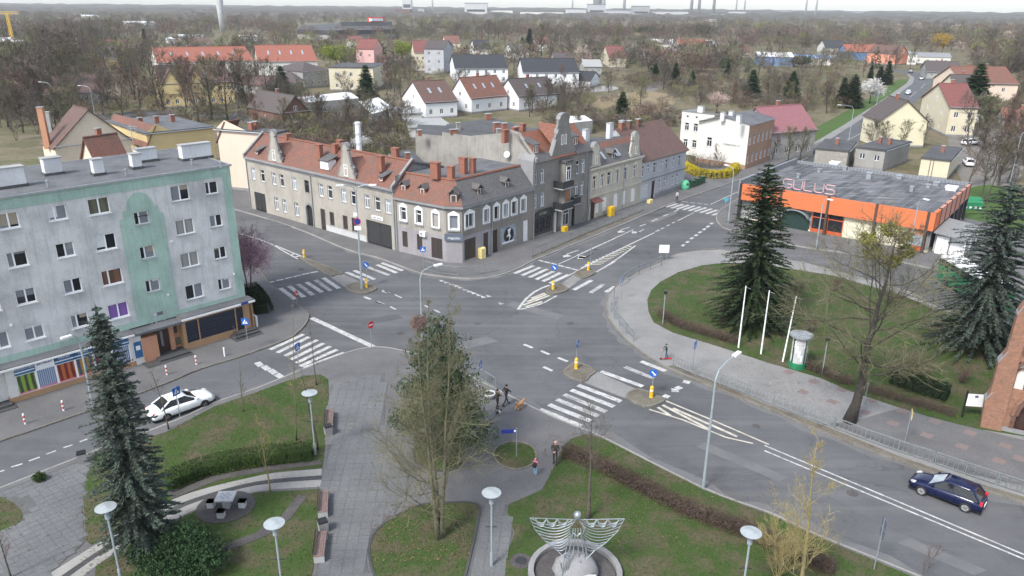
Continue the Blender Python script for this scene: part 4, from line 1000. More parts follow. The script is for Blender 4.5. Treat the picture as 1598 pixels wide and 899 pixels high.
for gx,gy in((275,225),(722,300)):
 t=F1.px(*zA(gx,gy))[0]; w,h=3.3,4.7; m=MB(); F1.prism(m,offs(gable_curve(w,h,0),t,E1-.1),-.35,.12); g=m.build('gable','wall_grey_ten',T1)
 add_window(F1,t,E1+.35,.75,1.5,g,'H',panes=('glass_soft',),rec=0,o=.14)
 oc=gable_curve(w,h,0); m=MB()
 for(x0,y0),(x1,y1)in zip(oc[:-1],oc[1:]):m.bar(F1.pt(t+x0,E1-.1+y0,-.1),F1.pt(t+x1,E1-.1+y1,-.1),.62,.14)
 m.build('coping','stone_grey',g)
 m=MB(); e=F1.pt(t-w*.34,E1+.2,-.3); roof_slab(m,F1.pt(t-w*.42,E1+.3,-.3),F1.pt(t,E1+2.6,-.3),F1.pt(t,E1+2.5,-RB1-.2),F1.pt(t-w*.42,E1+2.0,-RB1+.9),-.1); roof_slab(m,F1.pt(t,E1+2.6,-.3),F1.pt(t+w*.42,E1+.3,-.3),F1.pt(t+w*.42,E1+2.0,-RB1+.9),F1.pt(t,E1+2.5,-RB1-.2),-.1); m.build('gable_roof','tiles_red',g)
for gx,gy,w,h,kd,stl in((155,205,.7,.6,'one','shed'),(930,362,.7,.6,'one','shed'),(580,285,1.7,1.2,'two','shed')):
 t=F1.px(*zA(gx,gy))[0]; pot_dormer(F1,T1,t,E1+.55,-.2 if w<1 else-.1,w,h,1.3,'tiles_slate','frame_white' if w>1 else 'tiles_red',kd,style=stl)
for x,y,sx,sy,h in((450,216,.5,.9,1.2),(498,232,.9,.6,1.0),(523,232,.7,.6,1.1),(531,228,.9,.6,1.5),(540,232,.6,.6,1.1),(594,250,.9,.6,1.0),(617,240,1.0,.6,1.4)):
 p=G2(x,y,RZ1)-a; chimney(T1,(p.x,p.y),sx,sy,RZ1-1.4,RZ1+h*.5,'brick_chim',F1.rz,'brick_chim')
for t in(.15,F1.px(*zA(510,480))[0],L1-.2):downpipe(F1,T1,t,.1,E1-.3)
# --- corner tenement with mansard roof: three wall planes
c0,c1,c2=b,G2(697,411),G2(722,412)
E_end=G2(1066,294); dB=(E_end-c2).normalized()
def on_line(x,y):  # point of the street front line under a photograph column
 p=Fac(c2,E_end); t,_=p.px(x,y); return c2+dB*t
c3=on_line(831,378)
T2=thing('tenement_house','two-storey corner tenement with red mansard roof and white ornate window surrounds','house',(c1.x,c1.y,0)); bs=Vector((c1.x,c1.y,0))
FA,FC,FB=Fac(c0,c1,bs),Fac(c1,c2,bs),Fac(c2,c3,bs); E2=7.1
Wa=[FA.px(*zB3(x,y))[0]for x,y in((238,295),(430,345),(640,400))]; Wb=[FB.px(*zR7(x,y))[0]for x,y in((130,705),(235,670),(298,650),(355,635),(408,620),(465,600))]
sh_a=[FA.px(*zB3(x,y))[0]for x,y in((258,625),(440,665),(655,750))]
sh_b=[FB.px(*zB3(x,y))[0]for x,y in((1070,740),(1265,680),(1380,640),(1550,600))]; sdoor=FB.px(*zR7(480,790))[0]
zw=4.3; hw=1.65
oa=[(t-.45,t+.45,zw,zw+hw)for t in Wa]; oc_=[(FC.L/2-.5,FC.L/2+.5,zw,zw+hw)]
wbw=[1.35,.9,.85,.85,.9,.9]; ob=[(t-w/2,t+w/2,zw,zw+hw)for t,w in zip(Wb,wbw)]
ga=[(sh_a[0]-.42,sh_a[0]+.42,.9,2.9),(sh_a[1]-.42,sh_a[1]+.42,.9,2.9),(sh_a[2]-.85,sh_a[2]+.85,.35,2.9)]
gb=[(sh_b[0]-1.0,sh_b[0]+1.0,.3,2.9),(sh_b[1]-.45,sh_b[1]+.45,.12,3.0),(sh_b[2]-.45,sh_b[2]+.45,.12,3.0),(sh_b[3]-1.6,sh_b[3]+1.6,.6,3.0),(sdoor-.5,sdoor+.5,.12,3.0)]
SPL=3.35
for Fq,up_o,lo_o2,mt,ml in((FA,oa,ga,'wall_corner_ten','wall_base_mauve'),(FC,oc_,[],'wall_corner_shade','wall_base_mauve'),(FB,ob,gb,'wall_corner_shade','wall_base_mauve')):
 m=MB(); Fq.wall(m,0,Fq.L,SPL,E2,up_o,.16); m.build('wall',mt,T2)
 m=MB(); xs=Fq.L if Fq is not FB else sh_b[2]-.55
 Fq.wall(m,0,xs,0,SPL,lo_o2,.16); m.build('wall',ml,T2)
m=MB(); FB.wall(m,sh_b[2]-.55,FB.L,0,SPL,gb,.16); m.build('wall','wall_corner_shade',T2)
def surround(Fq,t,z,w,h,parent,plain=False):
 m=MB(); e=.2; Fq.box(m,t-w/2-e,t-w/2,0,.07,z-.05,z+h); Fq.box(m,t+w/2,t+w/2+e,0,.07,z-.05,z+h)
 Fq.prism(m,[(t-w/2-e,z+h),(t+w/2+e,z+h),(t+w/2+e,z+h+.18),(t+w*.28,z+h+.42),(t,z+h+.62),(t-w*.28,z+h+.42),(t-w/2-e,z+h+.18)],0,.08); Fq.box(m,t-w/2-e,t+w/2+e,0,.07,z-.12,z-.03)
 m.build('surround','trim_white',parent)
 m=MB(); Fq.box(m,t-w/2-.25,t+w/2+.25,0,.16,z-.3,z-.12); m.build('ledge','stone_grey',parent)
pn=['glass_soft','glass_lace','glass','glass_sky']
for i,t in enumerate(Wa):
 wo=add_window(FA,t,zw,.9,hw,T2,'H' if i<2 else 'one',panes=('glass_soft' if i<2 else 'wall_corner_ten',),frame='frame_white' if i<2 else 'wall_corner_ten',sill=None); surround(FA,t,zw,.9,hw,T2)
add_window(FC,FC.L/2,zw,1.0,hw,T2,'one',panes=('glass_lace',),sill=None); surround(FC,FC.L/2,zw,1.0,hw,T2)
for i,(t,w)in enumerate(zip(Wb,wbw)):add_window(FB,t,zw,w,hw,T2,'two' if w>1 else 'one',panes=(pn[i%4],),sill=None); surround(FB,t,zw,w,hw,T2)
for Fq,L in((FA,ga),(FB,gb[:2])):
 for t0,t1,z0,z1 in L:
  m=MB(); Fq.box(m,t0,t1,-.2,-.06,z0,z1); o=m.build('shutter','shutter_brown',T2)
  if t1-t0>1.2:m=MB(); Fq.box(m,(t0+t1)/2-.05,(t0+t1)/2+.05,-.06,-.03,z0,z1); m.build('post','frame_dark',o)
m=MB(); FB.box(m,*gb[2][:2],-.2,-.1,*gb[2][2:]); m.build('door','door_brown',T2)
m=MB(); FB.box(m,*gb[4][:2],-.2,-.1,*gb[4][2:]); m.build('door','trim_white',T2)
t0,t1,z0,z1=gb[3]; m=MB(); FB.box(m,t0,t1,-.2,-.1,z0,z1); sw=m.build('shop_window','glass_sky',T2)
m=MB(); tm=(t0+t1)/2+.1; FB.prism(m,[(tm+.95*math.cos(k*.3927),1.75+1.0*math.sin(k*.3927))for k in range(16)],-.1,-.08); dc=m.build('decal','black',sw)
m=MB(); FB.prism(m,[(tm-.25,2.5),(tm+.45,2.6),(tm+.15,1.9),(tm+.4,1.5),(tm,.9),(tm+.1,1.6),(tm-.5,1.5),(tm-.1,1.9)],-.078,-.07); FB.box(m,t0+.4,t1-.5,-.078,-.07,.75,.95); m.build('decal_figure','sign_white',dc)
m=MB(); FC.box(m,-.15,FC.L+.15,.02,.22,2.9,3.75); so=m.build('shop_sign','sign_grey',T2); text_part('magnolia',.42,'sign_white',so,FC.pt(FC.L/2,3.25,.24),FC.rz)
m=MB(); FA.box(m,sh_a[1]+.35,sh_a[1]+1.2,.02,.4,2.85,3.45); ac=m.build('air_conditioner','trim_white',T2)
m=MB(); q_=FA.pt(sh_a[1]+.65,3.15,.41); FA.prism(m,[(sh_a[1]+.65+.22*math.cos(k*.524),3.15+.22*math.sin(k*.524))for k in range(12)],.4,.415); m.build('fan_grille','sill_grey',ac)
# cornice, mansard, flat top
def inset(o):  # roof outline offset inwards by o along the three fronts
 def ix(f,g):
  p,d,q2,e=f.w2(0,-o),f.d,g.w2(0,-o),g.d; k=(q2-p).cross(e)/d.cross(e)if hasattr(d,'cross')else 0; return p+d*k
 return[FA.w2(0,-o),ix(FA,FC),ix(FC,FB),FB.w2(FB.L,-o)]
ring_e,ring_t=inset(-.35),inset(2.1); RZ2=9.7
V3=lambda p,z:(p.x-c1.x,p.y-c1.y,z)
m=MB()
for p,q2,r,s_ in zip(inset(-.32)[:-1],inset(-.32)[1:],inset(0)[1:],inset(0)[:-1]):
 m.face([V3(p,E2),V3(q2,E2),V3(q2,E2-.3),V3(p,E2-.3)][::-1]); m.face([V3(p,E2-.3),V3(q2,E2-.3),V3(r,E2-.6),V3(s_,E2-.6)][::-1]); m.face([V3(p,E2),V3(q2,E2),V3(r,E2+.1),V3(s_,E2+.1)])
m.build('cornice','stone_grey',T2)
for i,mt in((0,'tiles_red'),(1,'tiles_red'),(2,'tiles_slate')):
 m=MB(); m.face([V3(ring_e[i],E2+.03),V3(ring_e[i+1],E2+.03),V3(ring_t[i+1],RZ2),V3(ring_t[i],RZ2)]); rr=m.build('mansard',mt,T2)
m=MB()
for p,q2 in zip(ring_t[:-1],ring_t[1:]):m.tube([V3(p,RZ2),V3(q2,RZ2)],.17,6)
m.build('ridge_tiles','tiles_orange',T2)
back=[FB.w2(FB.L,-10.5),FA.w2(0,-10.5)]; bx=FA.w2(FA.L-1,-11)
top=ring_t+[FB.w2(FB.L,-9.5),G2(690,262,RZ2),FA.w2(0,-7)]
m=MB(); m.sheet([(p.x-c1.x,p.y-c1.y)for p in top],RZ2-.02); m.build('flat_roof','felt',T2)
m=MB(); pts=[FA.w2(0,-.2),FA.w2(0,-7),G2(690,262,RZ2),FB.w2(FB.L,-9.5),FB.w2(FB.L,-.2)]
for p,q2 in zip(pts[:-1],pts[1:]):m.face([V3(p,0),V3(q2,0),V3(q2,RZ2-.05),V3(p,RZ2-.05)])
m.build('rear_wall','wall_blind',T2)
for Fq,L in((FA,[FA.px(*zA(x,y))[0]for x,y in((1062,430),(1180,455))]),(FC,[FC.L/2]),(FB,[FB.px(*zR7(x,y))[0]for x,y in((208,530),(380,480))])):
 for t in L:pot_dormer(Fq,T2,t,E2+.25 if Fq is FC else E2+.7,-.1 if Fq is FC else-.45,.95 if Fq is FC else .8,1.2 if Fq is FC else .8,1.4,'tiles_slate','wood_dark' if Fq is not FA else 'tiles_red')
for x,y,sx,sy,h in((680,278,1.1,.7,2.3),(704,280,.8,.6,1.9),(723,271,.9,.7,2.4),(738,270,.6,.6,2.2)):
 p=G2(x,y,RZ2)-c1; chimney(T2,(p.x,p.y),sx,sy,RZ2-.05,RZ2+h*.8,'brick_chim',FA.rz,'brick_chim')
downpipe(FA,T2,.15,.1,E2-.4); downpipe(FB,T2,FB.px(*zB3(1335,400))[0],.1,E2-.4)
m=MB(); FB.prism(m,[(FB.L-.3,E2-.2),(FB.L+.0,E2-.2),(FB.L,RZ2+1.6),(FB.L-.3,RZ2+.8)],-2.5,.15); m.build('stepped_wall','stone_grey',T2)
# --- tall three-storey tenement with big curved gable
c4=on_line(916,352); c5=on_line(998,320); c6=E_end
T3=thing('tenement_house','tall three-storey grey tenement with big curved gable, bay and balconies','house',(c3.x,c3.y,0)); bs=Vector((c3.x,c3.y,0)); F3=Fac(c3,c4,bs); L3=F3.L; E3=10.3; D3=11
tz=lambda x,y:F3.px(*zR7(x,y))
W3=[tz(540,450)[0],tz(585,440)[0],tz(805,378)[0],tz(840,365)[0]]; W2=[tz(540,605)[0],tz(585,590)[0],tz(797,525)[0],tz(832,510)[0]]
tm=tz(712,300)[0]; ops=[(t-.42,t+.42,7.35,9.2)for t in W3]+[(t-.42,t+.42,4.2,6.1)for t in W2]
gl=[(.25,tm-1.7,.35,3.0),(tm-1.15,tm-.65,.12,3.0),(tm+.35,tm+1.95,.5,2.95),(tm+2.5,tm+3.3,.12,2.9)]
m=MB(); F3.wall(m,0,L3,0,E3,ops+gl,.18)
m.face([F3.pt(L3,0,0),F3.pt(L3,0,-D3),F3.pt(L3,E3,-D3),F3.pt(L3,E3,0)]); m.face([F3.pt(L3,0,-D3),F3.pt(0,0,-D3),F3.pt(0,E3,-D3),F3.pt(L3,E3,-D3)]); m.build('wall','wall_gable_ten',T3)
m=MB(); m.face([F3.pt(0,0,-D3),F3.pt(0,0,0),F3.pt(0,E3+.3,.2),F3.pt(0,E3+3.2,-2.6),F3.pt(0,E3+3.4,-4.2),F3.pt(0,E3+2.2,-D3)]); F3.prism(m,[(0,0),(.3,0),(.3,.1),(0,.1)],-D3,0)
m.raw([F3.pt(t,z,o)for t in(0,.35)for z,o in((E3,.35),(E3+.5,.35),(E3+3.5,-2.6),(E3+3.7,-4.2))],[(0,4,5,1),(1,5,6,2),(2,6,7,3),(0,1,2,3),(4,7,6,5)]); m.build('fire_wall','wall_blind',T3)
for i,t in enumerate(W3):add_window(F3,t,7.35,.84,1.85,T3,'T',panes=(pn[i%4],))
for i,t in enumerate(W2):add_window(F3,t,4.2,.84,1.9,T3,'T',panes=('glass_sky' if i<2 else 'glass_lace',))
m=MB(); F3.box(m,.25,tm-1.7,-.22,-.1,.35,3.0); so=m.build('shop_front','frame_dark',T3)
for k in range(3):m=MB(); w_=(tm-2.2)/3; F3.box(m,.35+k*w_,.25+(k+.85)*w_,-.1,-.08,.8,2.6); m.build('shop_window','glass',so)
m=MB(); F3.prism(m,[(.2,3.05),(tm-1.7,3.05),(tm-1.9,3.5),(tm-2.6,3.85),(1.2,3.85),(.5,3.6)],.02,.35); aw=m.build('shop_awning','metal_dark',T3)
m=MB(); F3.prism(m,[(.8,3.2),(2.6,3.2),(2.6,3.42),(2.2,3.6),(1.2,3.6),(.8,3.42)],.35,.38); m.build('awning_sign','glass_olive',aw)
for(t0,t1,z0,z1),mt,nm in zip(gl[1:],('opening','glass_sky','opening'),('doorway','shop_window','doorway')):
 m=MB(); F3.box(m,t0,t1,-.25,-.15,z0,z1); m.build(nm,mt,T3)
add_window(F3,tm+1.15,.5,1.6,2.4,T3,'cross',panes=('glass_soft',),rec=.1)
for t in(tm-1.45,tm+.1):m=MB(); F3.box(m,t-.12,t+.12,0,.25,.1,3.1); m.build('pillar','concrete_light',T3)
# bay (oriel) two storeys high with a flat lead roof
b0,b1=tm-.55,tm+1.75; ob1=.95
m=MB()
poly=[(b0,0),(b0,ob1),(b0+1.25,ob1),(b1,.05),(b1,0)]
pz=[F3.pt(t,0,o)for t,o in poly]
for(p,q2)in zip(pz[:-1],pz[1:]):m.face([(p.x,p.y,3.35),(q2.x,q2.y,3.35),(q2.x,q2.y,9.6),(p.x,p.y,9.6)])
m.sheet([(p.x,p.y)for p in pz],3.35); bay=m.build('bay','wall_gable_ten',T3)
add_window(F3,b0+.62,7.2,.95,1.9,bay,'cross',panes=('glass_soft',),rec=0,o=ob1+.06)
FS=Fac(F3.w2(b0+1.25,ob1),F3.w2(b1,.05),bs)
add_window(FS,FS.L/2,7.2,.6,1.9,bay,'T',panes=('glass_lace',),rec=0,o=.06); add_window(FS,FS.L/2,4.0,.6,1.9,bay,'T',panes=('glass_soft',),rec=0,o=.06)
m=MB(); F3.box(m,b0+.15,b0+1.1,ob1,ob1+.04,3.7,5.8); m.build('boarded_window','wood_brown',bay)
m=MB(); pr=[F3.pt(t,0,o)for t,o in((b0-.2,-.05),(b0-.2,ob1+.2),(b0+1.35,ob1+.2),(b1+.25,.15),(b1+.25,-.05))]
m.prism([(p.x,p.y)for p in pr],9.6,9.85); m.build('bay_roof','felt_dark',bay)
def balcony(t0,t1,z,o0=0,o1=1.0,solid='metal_dark'):
 m=MB(); F3.box(m,t0,t1,o0,o1,z-.15,z); bo=m.build('balcony','concrete',T3)
 m=MB(); F3.box(m,t0,t1,o1-.05,o1,z+.05,z+.95); F3.box(m,t0,t0+.05,o0,o1-.05,z+.05,z+.95); F3.box(m,t1-.05,t1,o0,o1-.05,z+.05,z+.95); m.build('railing',solid,bo)
 m=MB(); F3.box(m,t0-.03,t1+.03,o1-.07,o1+.02,z+.95,z+1.02); m.build('handrail','metal_rail',bo)
balcony(tm-1.9,tm+.55,6.35,0,1.6); balcony(tm-1.9,tm+.6,3.45,0,1.6); balcony(tm+1.6,tm+3.2,3.5,0,1.0)
GW,GH=5.4,5.7
m=MB(); gc=gable_curve(GW,GH,1); F3.prism(m,offs(gc,tm,E3-.1),-.4,.1); g=m.build('gable','wall_gable_ten',T3)
m=MB()
for(x0,y0),(x1,y1)in zip(gc[:-1],gc[1:]):m.bar(F3.pt(tm+x0,E3-.1+y0,-.15),F3.pt(tm+x1,E3-.1+y1,-.15),.66,.16)
m.build('coping','stone_grey',g)
for dx in(-.38,.38):add_window(F3,tm+dx,E3+1.6,.42,1.3,g,'one',panes=('glass_sky',),sill='sill_grey',rec=0,o=.13)
m=MB(); F3.prism(m,[(tm+.28*math.cos(k*.524),E3+4.3+.28*math.sin(k*.524))for k in range(12)],.1,.14); m.build('oculus','stone_grey',g)
RZ3=13.7
m=MB(); roof_slab(m,F3.pt(.2,E3,.3),F3.pt(L3,E3,.3),F3.pt(L3,RZ3,-3.0),F3.pt(.2,RZ3,-3.0),.15); rf=m.build('roof','tiles_orange',T3); m=MB(); roof_slab(m,F3.pt(L3,RZ3-1.6,-D3),F3.pt(.2,RZ3-1.6,-D3),F3.pt(.2,RZ3-.02,-3.0),F3.pt(L3,RZ3-.02,-3.0),.15); m.build('rear_roof','felt_dark',rf)
m=MB(); roof_slab(m,F3.pt(tm-GW*.36,E3+1.6,-.4),F3.pt(tm,E3+4.0,-.4),F3.pt(tm,E3+4.0,-4.4),F3.pt(tm-GW*.36,E3+3.4,-2.4),-.12); roof_slab(m,F3.pt(tm,E3+4.0,-.4),F3.pt(tm+GW*.36,E3+1.6,-.4),F3.pt(tm+GW*.36,E3+3.4,-2.4),F3.pt(tm,E3+4.0,-4.4),-.12); m.build('gable_roof','tiles_orange',rf)
for a_,b_ in((.3,tm-GW*.5),(tm+GW*.5,L3)):m=MB(); roof_slab(m,F3.pt(a_,E3,.45),F3.pt(b_,E3,.45),F3.pt(b_,E3+1.0,-.45),F3.pt(a_,E3+1.0,-.45),.1); m.build('eaves_skirt','tiles_slate',rf)
for t in(tz(560,295)[0],tz(806,235)[0]):pot_dormer(F3,T3,t,E3+1.0,-.45,1.25,1.2,1.5,'tiles_slate','tiles_orange','two',style='shed')
for x,y,sx,sy,h in((823,206,.9,.5,.4),(834,204,1.0,.5,.5),(843,201,.7,.5,.8)):
 p=F3.w2(F3.px(x,y)[0]+(x-815)*.05,-4.0)-c3; chimney(T3,(p.x,p.y),sx,sy,RZ3-1.2,RZ3+h,'brick_chim',F3.rz,'brick_chim')
downpipe(F3,T3,.1,.1,E3-.2); downpipe(F3,T3,L3-.1,.1,E3-.2)
# --- cream tenement with two small curved gables
T4=thing('tenement_house','cream two-storey tenement with two small curved gables and whitened shop windows','house',(c4.x,c4.y,0)); bs=Vector((c4.x,c4.y,0)); F4=Fac(c4,c5,bs); L4=F4.L; E4=7.6; D4=11
tz=lambda x,y:F4.px(*zR7(x,y))
W4=[tz(907,495)[0],tz(958,470)[0],tz(998,462)[0],tz(1045,460)[0],tz(1100,430)[0],tz(1158,410)[0]]
ops=[(t-.5,t+.5,4.5,6.4)for i,t in enumerate(W4)]; V4=[tz(970,620)[0],tz(1040,590)[0],tz(1090,575)[0],tz(1147,555)[0]]; dr4=tz(896,660)[0]
lo4=[(t-.55,t+.55,.7,2.8)for t in V4]+[(dr4-.5,dr4+.5,.12,2.7)]
m=MB(); F4.wall(m,0,L4,0,E4,ops+lo4,.16); m.face([F4.pt(L4,0,0),F4.pt(L4,0,-D4),F4.pt(L4,E4,-D4),F4.pt(L4,E4,0)]); m.face([F4.pt(L4,0,-D4),F4.pt(0,0,-D4),F4.pt(0,E4,-D4),F4.pt(L4,E4,-D4)]); m.build('wall','wall_cream_ten',T4)
for i,t in enumerate(W4):
 add_window(F4,t,4.5,1.0 if i!=3 else .6,1.9,T4,'T',panes=(pn[i%4],)); m=MB(); F4.box(m,t-.7,t-.5,0,.06,4.4,6.5); F4.box(m,t+.5,t+.7,0,.06,4.4,6.5); F4.prism(m,[(t-.75,6.5),(t+.75,6.5),(t+.7,6.7),(t,6.95 if i in(0,5)else 6.72),(t-.7,6.7)],0,.1); m.build('surround','wall_cream',T4)
for t in V4:
 m=MB(); F4.box(m,t-.55,t+.55,-.16,-.06,.7,2.8); m.build('whitened_window','trim_white',T4)
m=MB(); F4.box(m,dr4-.5,dr4+.5,-.16,-.06,.12,2.7); m.build('door','door_brown',T4)
m=MB(); roof_slab(m,F4.pt(dr4-.8,2.75,1.0),F4.pt(dr4+1.4,2.75,1.0),F4.pt(dr4+1.4,3.15,0),F4.pt(dr4-.8,3.15,0),.1); m.build('door_canopy','tiles_maroon',T4)
m=MB(); F4.box(m,dr4+.65,dr4+1.45,.01,.03,.8,2.6); F4.box(m,dr4+.7,dr4+1.4,.03,.04,2.2,2.5); m.build('wall_notice','sign_white',T4)
m=MB(); F4.box(m,0,L4,0,.35,E4-.25,E4+.03); F4.box(m,0,L4,0,.12,3.3,3.5)
for k in range(int(L4/.6)):F4.box(m,.2+k*.6,.38+k*.6,0,.25,E4-.55,E4-.27)
m.build('cornice','wall_cream_ten',T4)
m=MB(); roof_slab(m,F4.pt(0,E4,.25),F4.pt(L4,E4,.25),F4.pt(L4,E4+2.0,-1.8),F4.pt(0,E4+2.0,-1.8),.12); m.build('mansard','tiles_slate',T4)
m=MB(); roof_slab(m,F4.pt(0,E4+2.0,-1.8),F4.pt(L4,E4+2.0,-1.8),F4.pt(L4,E4+2.7,-2.6),F4.pt(0,E4+2.7,-2.6),.12); m.build('upper_roof','tiles_red',T4)
m=MB(); m.face([F4.pt(0,E4+2.68,-2.6),F4.pt(L4,E4+2.68,-2.6),F4.pt(L4,E4+1.5,-D4),F4.pt(0,E4+1.5,-D4)]); m.face([F4.pt(0,E4,-D4),F4.pt(0,E4,0),F4.pt(0,E4+2,-1.8),F4.pt(0,E4+2.68,-2.6),F4.pt(0,E4+1.5,-D4)]); m.face([F4.pt(L4,E4,0),F4.pt(L4,E4,-D4),F4.pt(L4,E4+1.5,-D4),F4.pt(L4,E4+2.68,-2.6),F4.pt(L4,E4+2,-1.8)]); m.build('flat_roof','felt_dark',T4)
for x,y,wv,hv in((915,330,2.6,3.6),(1163,260,2.6,3.9)):
 t=min(max(tz(x,y+30)[0],1.35),L4-1.3); gc=gable_curve(wv,hv,2); m=MB(); F4.prism(m,offs(gc,t,E4),-.5,.1); g=m.build('gable','wall_cream_ten',T4); add_window(F4,t,E4+.5,.6,1.2,g,'one',panes=('glass_soft',),rec=0,o=.13)
 m=MB()
 for(x0,y0),(x1,y1)in zip(gc[:-1],gc[1:]):m.bar(F4.pt(t+x0,E4+y0,-.2),F4.pt(t+x1,E4+y1,-.2),.7,.1)
 m.build('coping','stone_grey',g)
tq=tz(1040,300)[0]; pot_dormer(F4,T4,tq,E4+.6,-.4,.9,.8,1.3,'tiles_slate','wood_dark')
for t in(tq-2.3,tq+.9,tq+1.6):
 m=MB(); roof_slab(m,F4.pt(t,E4+.75,-.32),F4.pt(t+.5,E4+.75,-.32),F4.pt(t+.5,E4+1.7,-1.3),F4.pt(t,E4+1.7,-1.3),.05); m.build('skylight','glass_sky',T4)
for x,y,mt,h in((914,218,'chimney_white',1.5),(951,215,'chimney_white',2.2),(970,200,'brick_chim',1.2)):
 p=G2(x,y,E4+2.5)-c4; chimney(T4,(p.x,p.y),1.0,.7,E4+1.4,E4+2.5+h,mt,F4.rz)
downpipe(F4,T4,.12,.1,E4-.2); downpipe(F4,T4,tz(1085,500)[0],.1,E4-.2)
# --- pale blue tenement with the brown pitched roof
T5=thing('tenement_house','pale bluish two-storey tenement with brown pitched roof beside the yellow hedge','house',(c5.x,c5.y,0)); bs=Vector((c5.x,c5.y,0)); F5=Fac(c5,c6,bs); L5=F5.L; E5=6.7; D5=10.5
tz=lambda x,y:F5.px(*zR7(x,y))
W5=[tz(x,y)[0]for x,y in((1210,405),(1245,398),(1285,380),(1328,368),(1360,358),(1405,345),(1440,330))]; V5=[tz(x,y)[0]for x,y in((1315,490),(1347,480),(1395,465),(1425,450))]
sx5=tz(1215,535)[0]; dx5=tz(1272,530)[0]
ops=[(t-.45,t+.45,4.2,5.9)for t in W5]+[(t-.42,t+.42,1.2,2.9)for t in V5]+[(sx5-1.2,sx5+1.2,.6,2.8),(dx5-.5,dx5+.5,.12,3.0)]
m=MB(); F5.wall(m,0,L5,0,E5,ops,.16); m.face([F5.pt(L5,0,0),F5.pt(L5,0,-D5),F5.pt(L5,E5,-D5),F5.pt(L5,E5+4.4,-D5/2),F5.pt(L5,E5,0)]); m.face([F5.pt(0,0,-D5),F5.pt(0,0,0),F5.pt(0,E5,0),F5.pt(0,E5+4.4,-D5/2),F5.pt(0,E5,-D5)]); m.face([F5.pt(L5,0,-D5),F5.pt(0,0,-D5),F5.pt(0,E5,-D5),F5.pt(L5,E5,-D5)]); m.build('wall','wall_blue_ten',T5)
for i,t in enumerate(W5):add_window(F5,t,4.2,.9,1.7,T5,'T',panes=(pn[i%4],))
for i,t in enumerate(V5):add_window(F5,t,1.2,.84,1.7,T5,'T',panes=('glass_lace',))
m=MB(); F5.box(m,sx5-1.2,sx5+1.2,-.16,-.05,.6,2.8); m.build('shutter','shutter_white',T5)
m=MB(); F5.box(m,dx5-.5,dx5+.5,-.16,-.1,.12,3.0); m.build('door','door_brown',T5)
m=MB(); F5.box(m,0,L5,0,.12,3.35,3.55); F5.box(m,0,L5,0,.25,E5-.3,E5); m.build('cornice','stone_grey',T5)
m=MB(); F5.box(m,dx5+.7,L5,0,.06,0,.8); m.build('plinth','stone_grey',T5)
m=MB(); roof_slab(m,F5.pt(-.1,E5-.1,.45),F5.pt(L5+.25,E5-.1,.45),F5.pt(L5+.25,E5+4.5,-D5/2),F5.pt(-.1,E5+4.5,-D5/2),.15); roof_slab(m,F5.pt(L5+.25,E5-.1,-D5-.3),F5.pt(-.1,E5-.1,-D5-.3),F5.pt(-.1,E5+4.5,-D5/2),F5.pt(L5+.25,E5+4.5,-D5/2),.15); m.build('roof','tiles_brown',T5)
for k,mt in((1.2,'brick_chim'),(3.5,'brick_dark'),(6.2,'brick_dark')):p=F5.pt(k,0,-D5/2+.3); chimney(T5,(p.x,p.y),.7,.6,E5+3.6,E5+5.3,mt,F5.rz)
# --- rear wings of the row: grey flat-roofed blocks behind the corner house
def wing(label,px,z,top_mat,wall_mat,par=.0,chim=(),name='rear_wing',cat='outbuilding'):
 """flat-roofed block from roof corners in the photograph at height z"""
 P=[G2(x,y,z)for x,y in px]; o=P[0]; t=thing(name,label,cat,(o.x,o.y,0)); L=[(p.x-o.x,p.y-o.y)for p in P]
 m=MB(); m.prism(L,0,z,top=False); m.build('wall',wall_mat,t)
 m=MB(); m.sheet(L,z-par); m.build('roof',top_mat,t)
 if par:
  m=MB(); n=len(L)
  for i in range(n):m.bar((*L[i],z),(*L[(i+1)%n],z),.3,.12)
  m.build('coping','concrete',t)
 for x,y,sx,sy,h,mt in chim:p=G2(x,y,z)-o; chimney(t,(p.x,p.y),sx,sy,z-par,z+h,mt,.4)
 return t
wing('grey blind rear wing with satellite dishes behind the corner house',[(690,206),(782,219),(812,215),(826,200),(770,184),(697,194)],12.3,'felt_dark','wall_blind',0,[(762,187,.9,.6,.9,'brick_chim'),(775,205,.9,.6,1.2,'brick_chim'),(787,207,.6,.6,1.3,'brick_chim'),(708,208,1.1,.5,.5,'brick_chim'),(715,203,.5,.6,1.0,'wall_blind'),(778,213,.5,.6,1.0,'wall_blind'),(806,208,.5,.5,.9,'brick_chim')])
wing('grey rear wing with pipe chimney beside the long tenement',[(648,208),(692,212),(697,196),(652,194)],11.5,'felt_dark','wall_blind',0,[(655,212,.5,.5,.8,'brick_chim')])
wing('low flat rear annex with a mossy felt roof',[(606,240),(640,263),(668,259),(640,232)],8.6,'felt_dark','wall_blind',0,[(617,246,1.0,.6,1.1,'brick_chim'),(636,252,.6,.6,1.2,'brick_chim')])
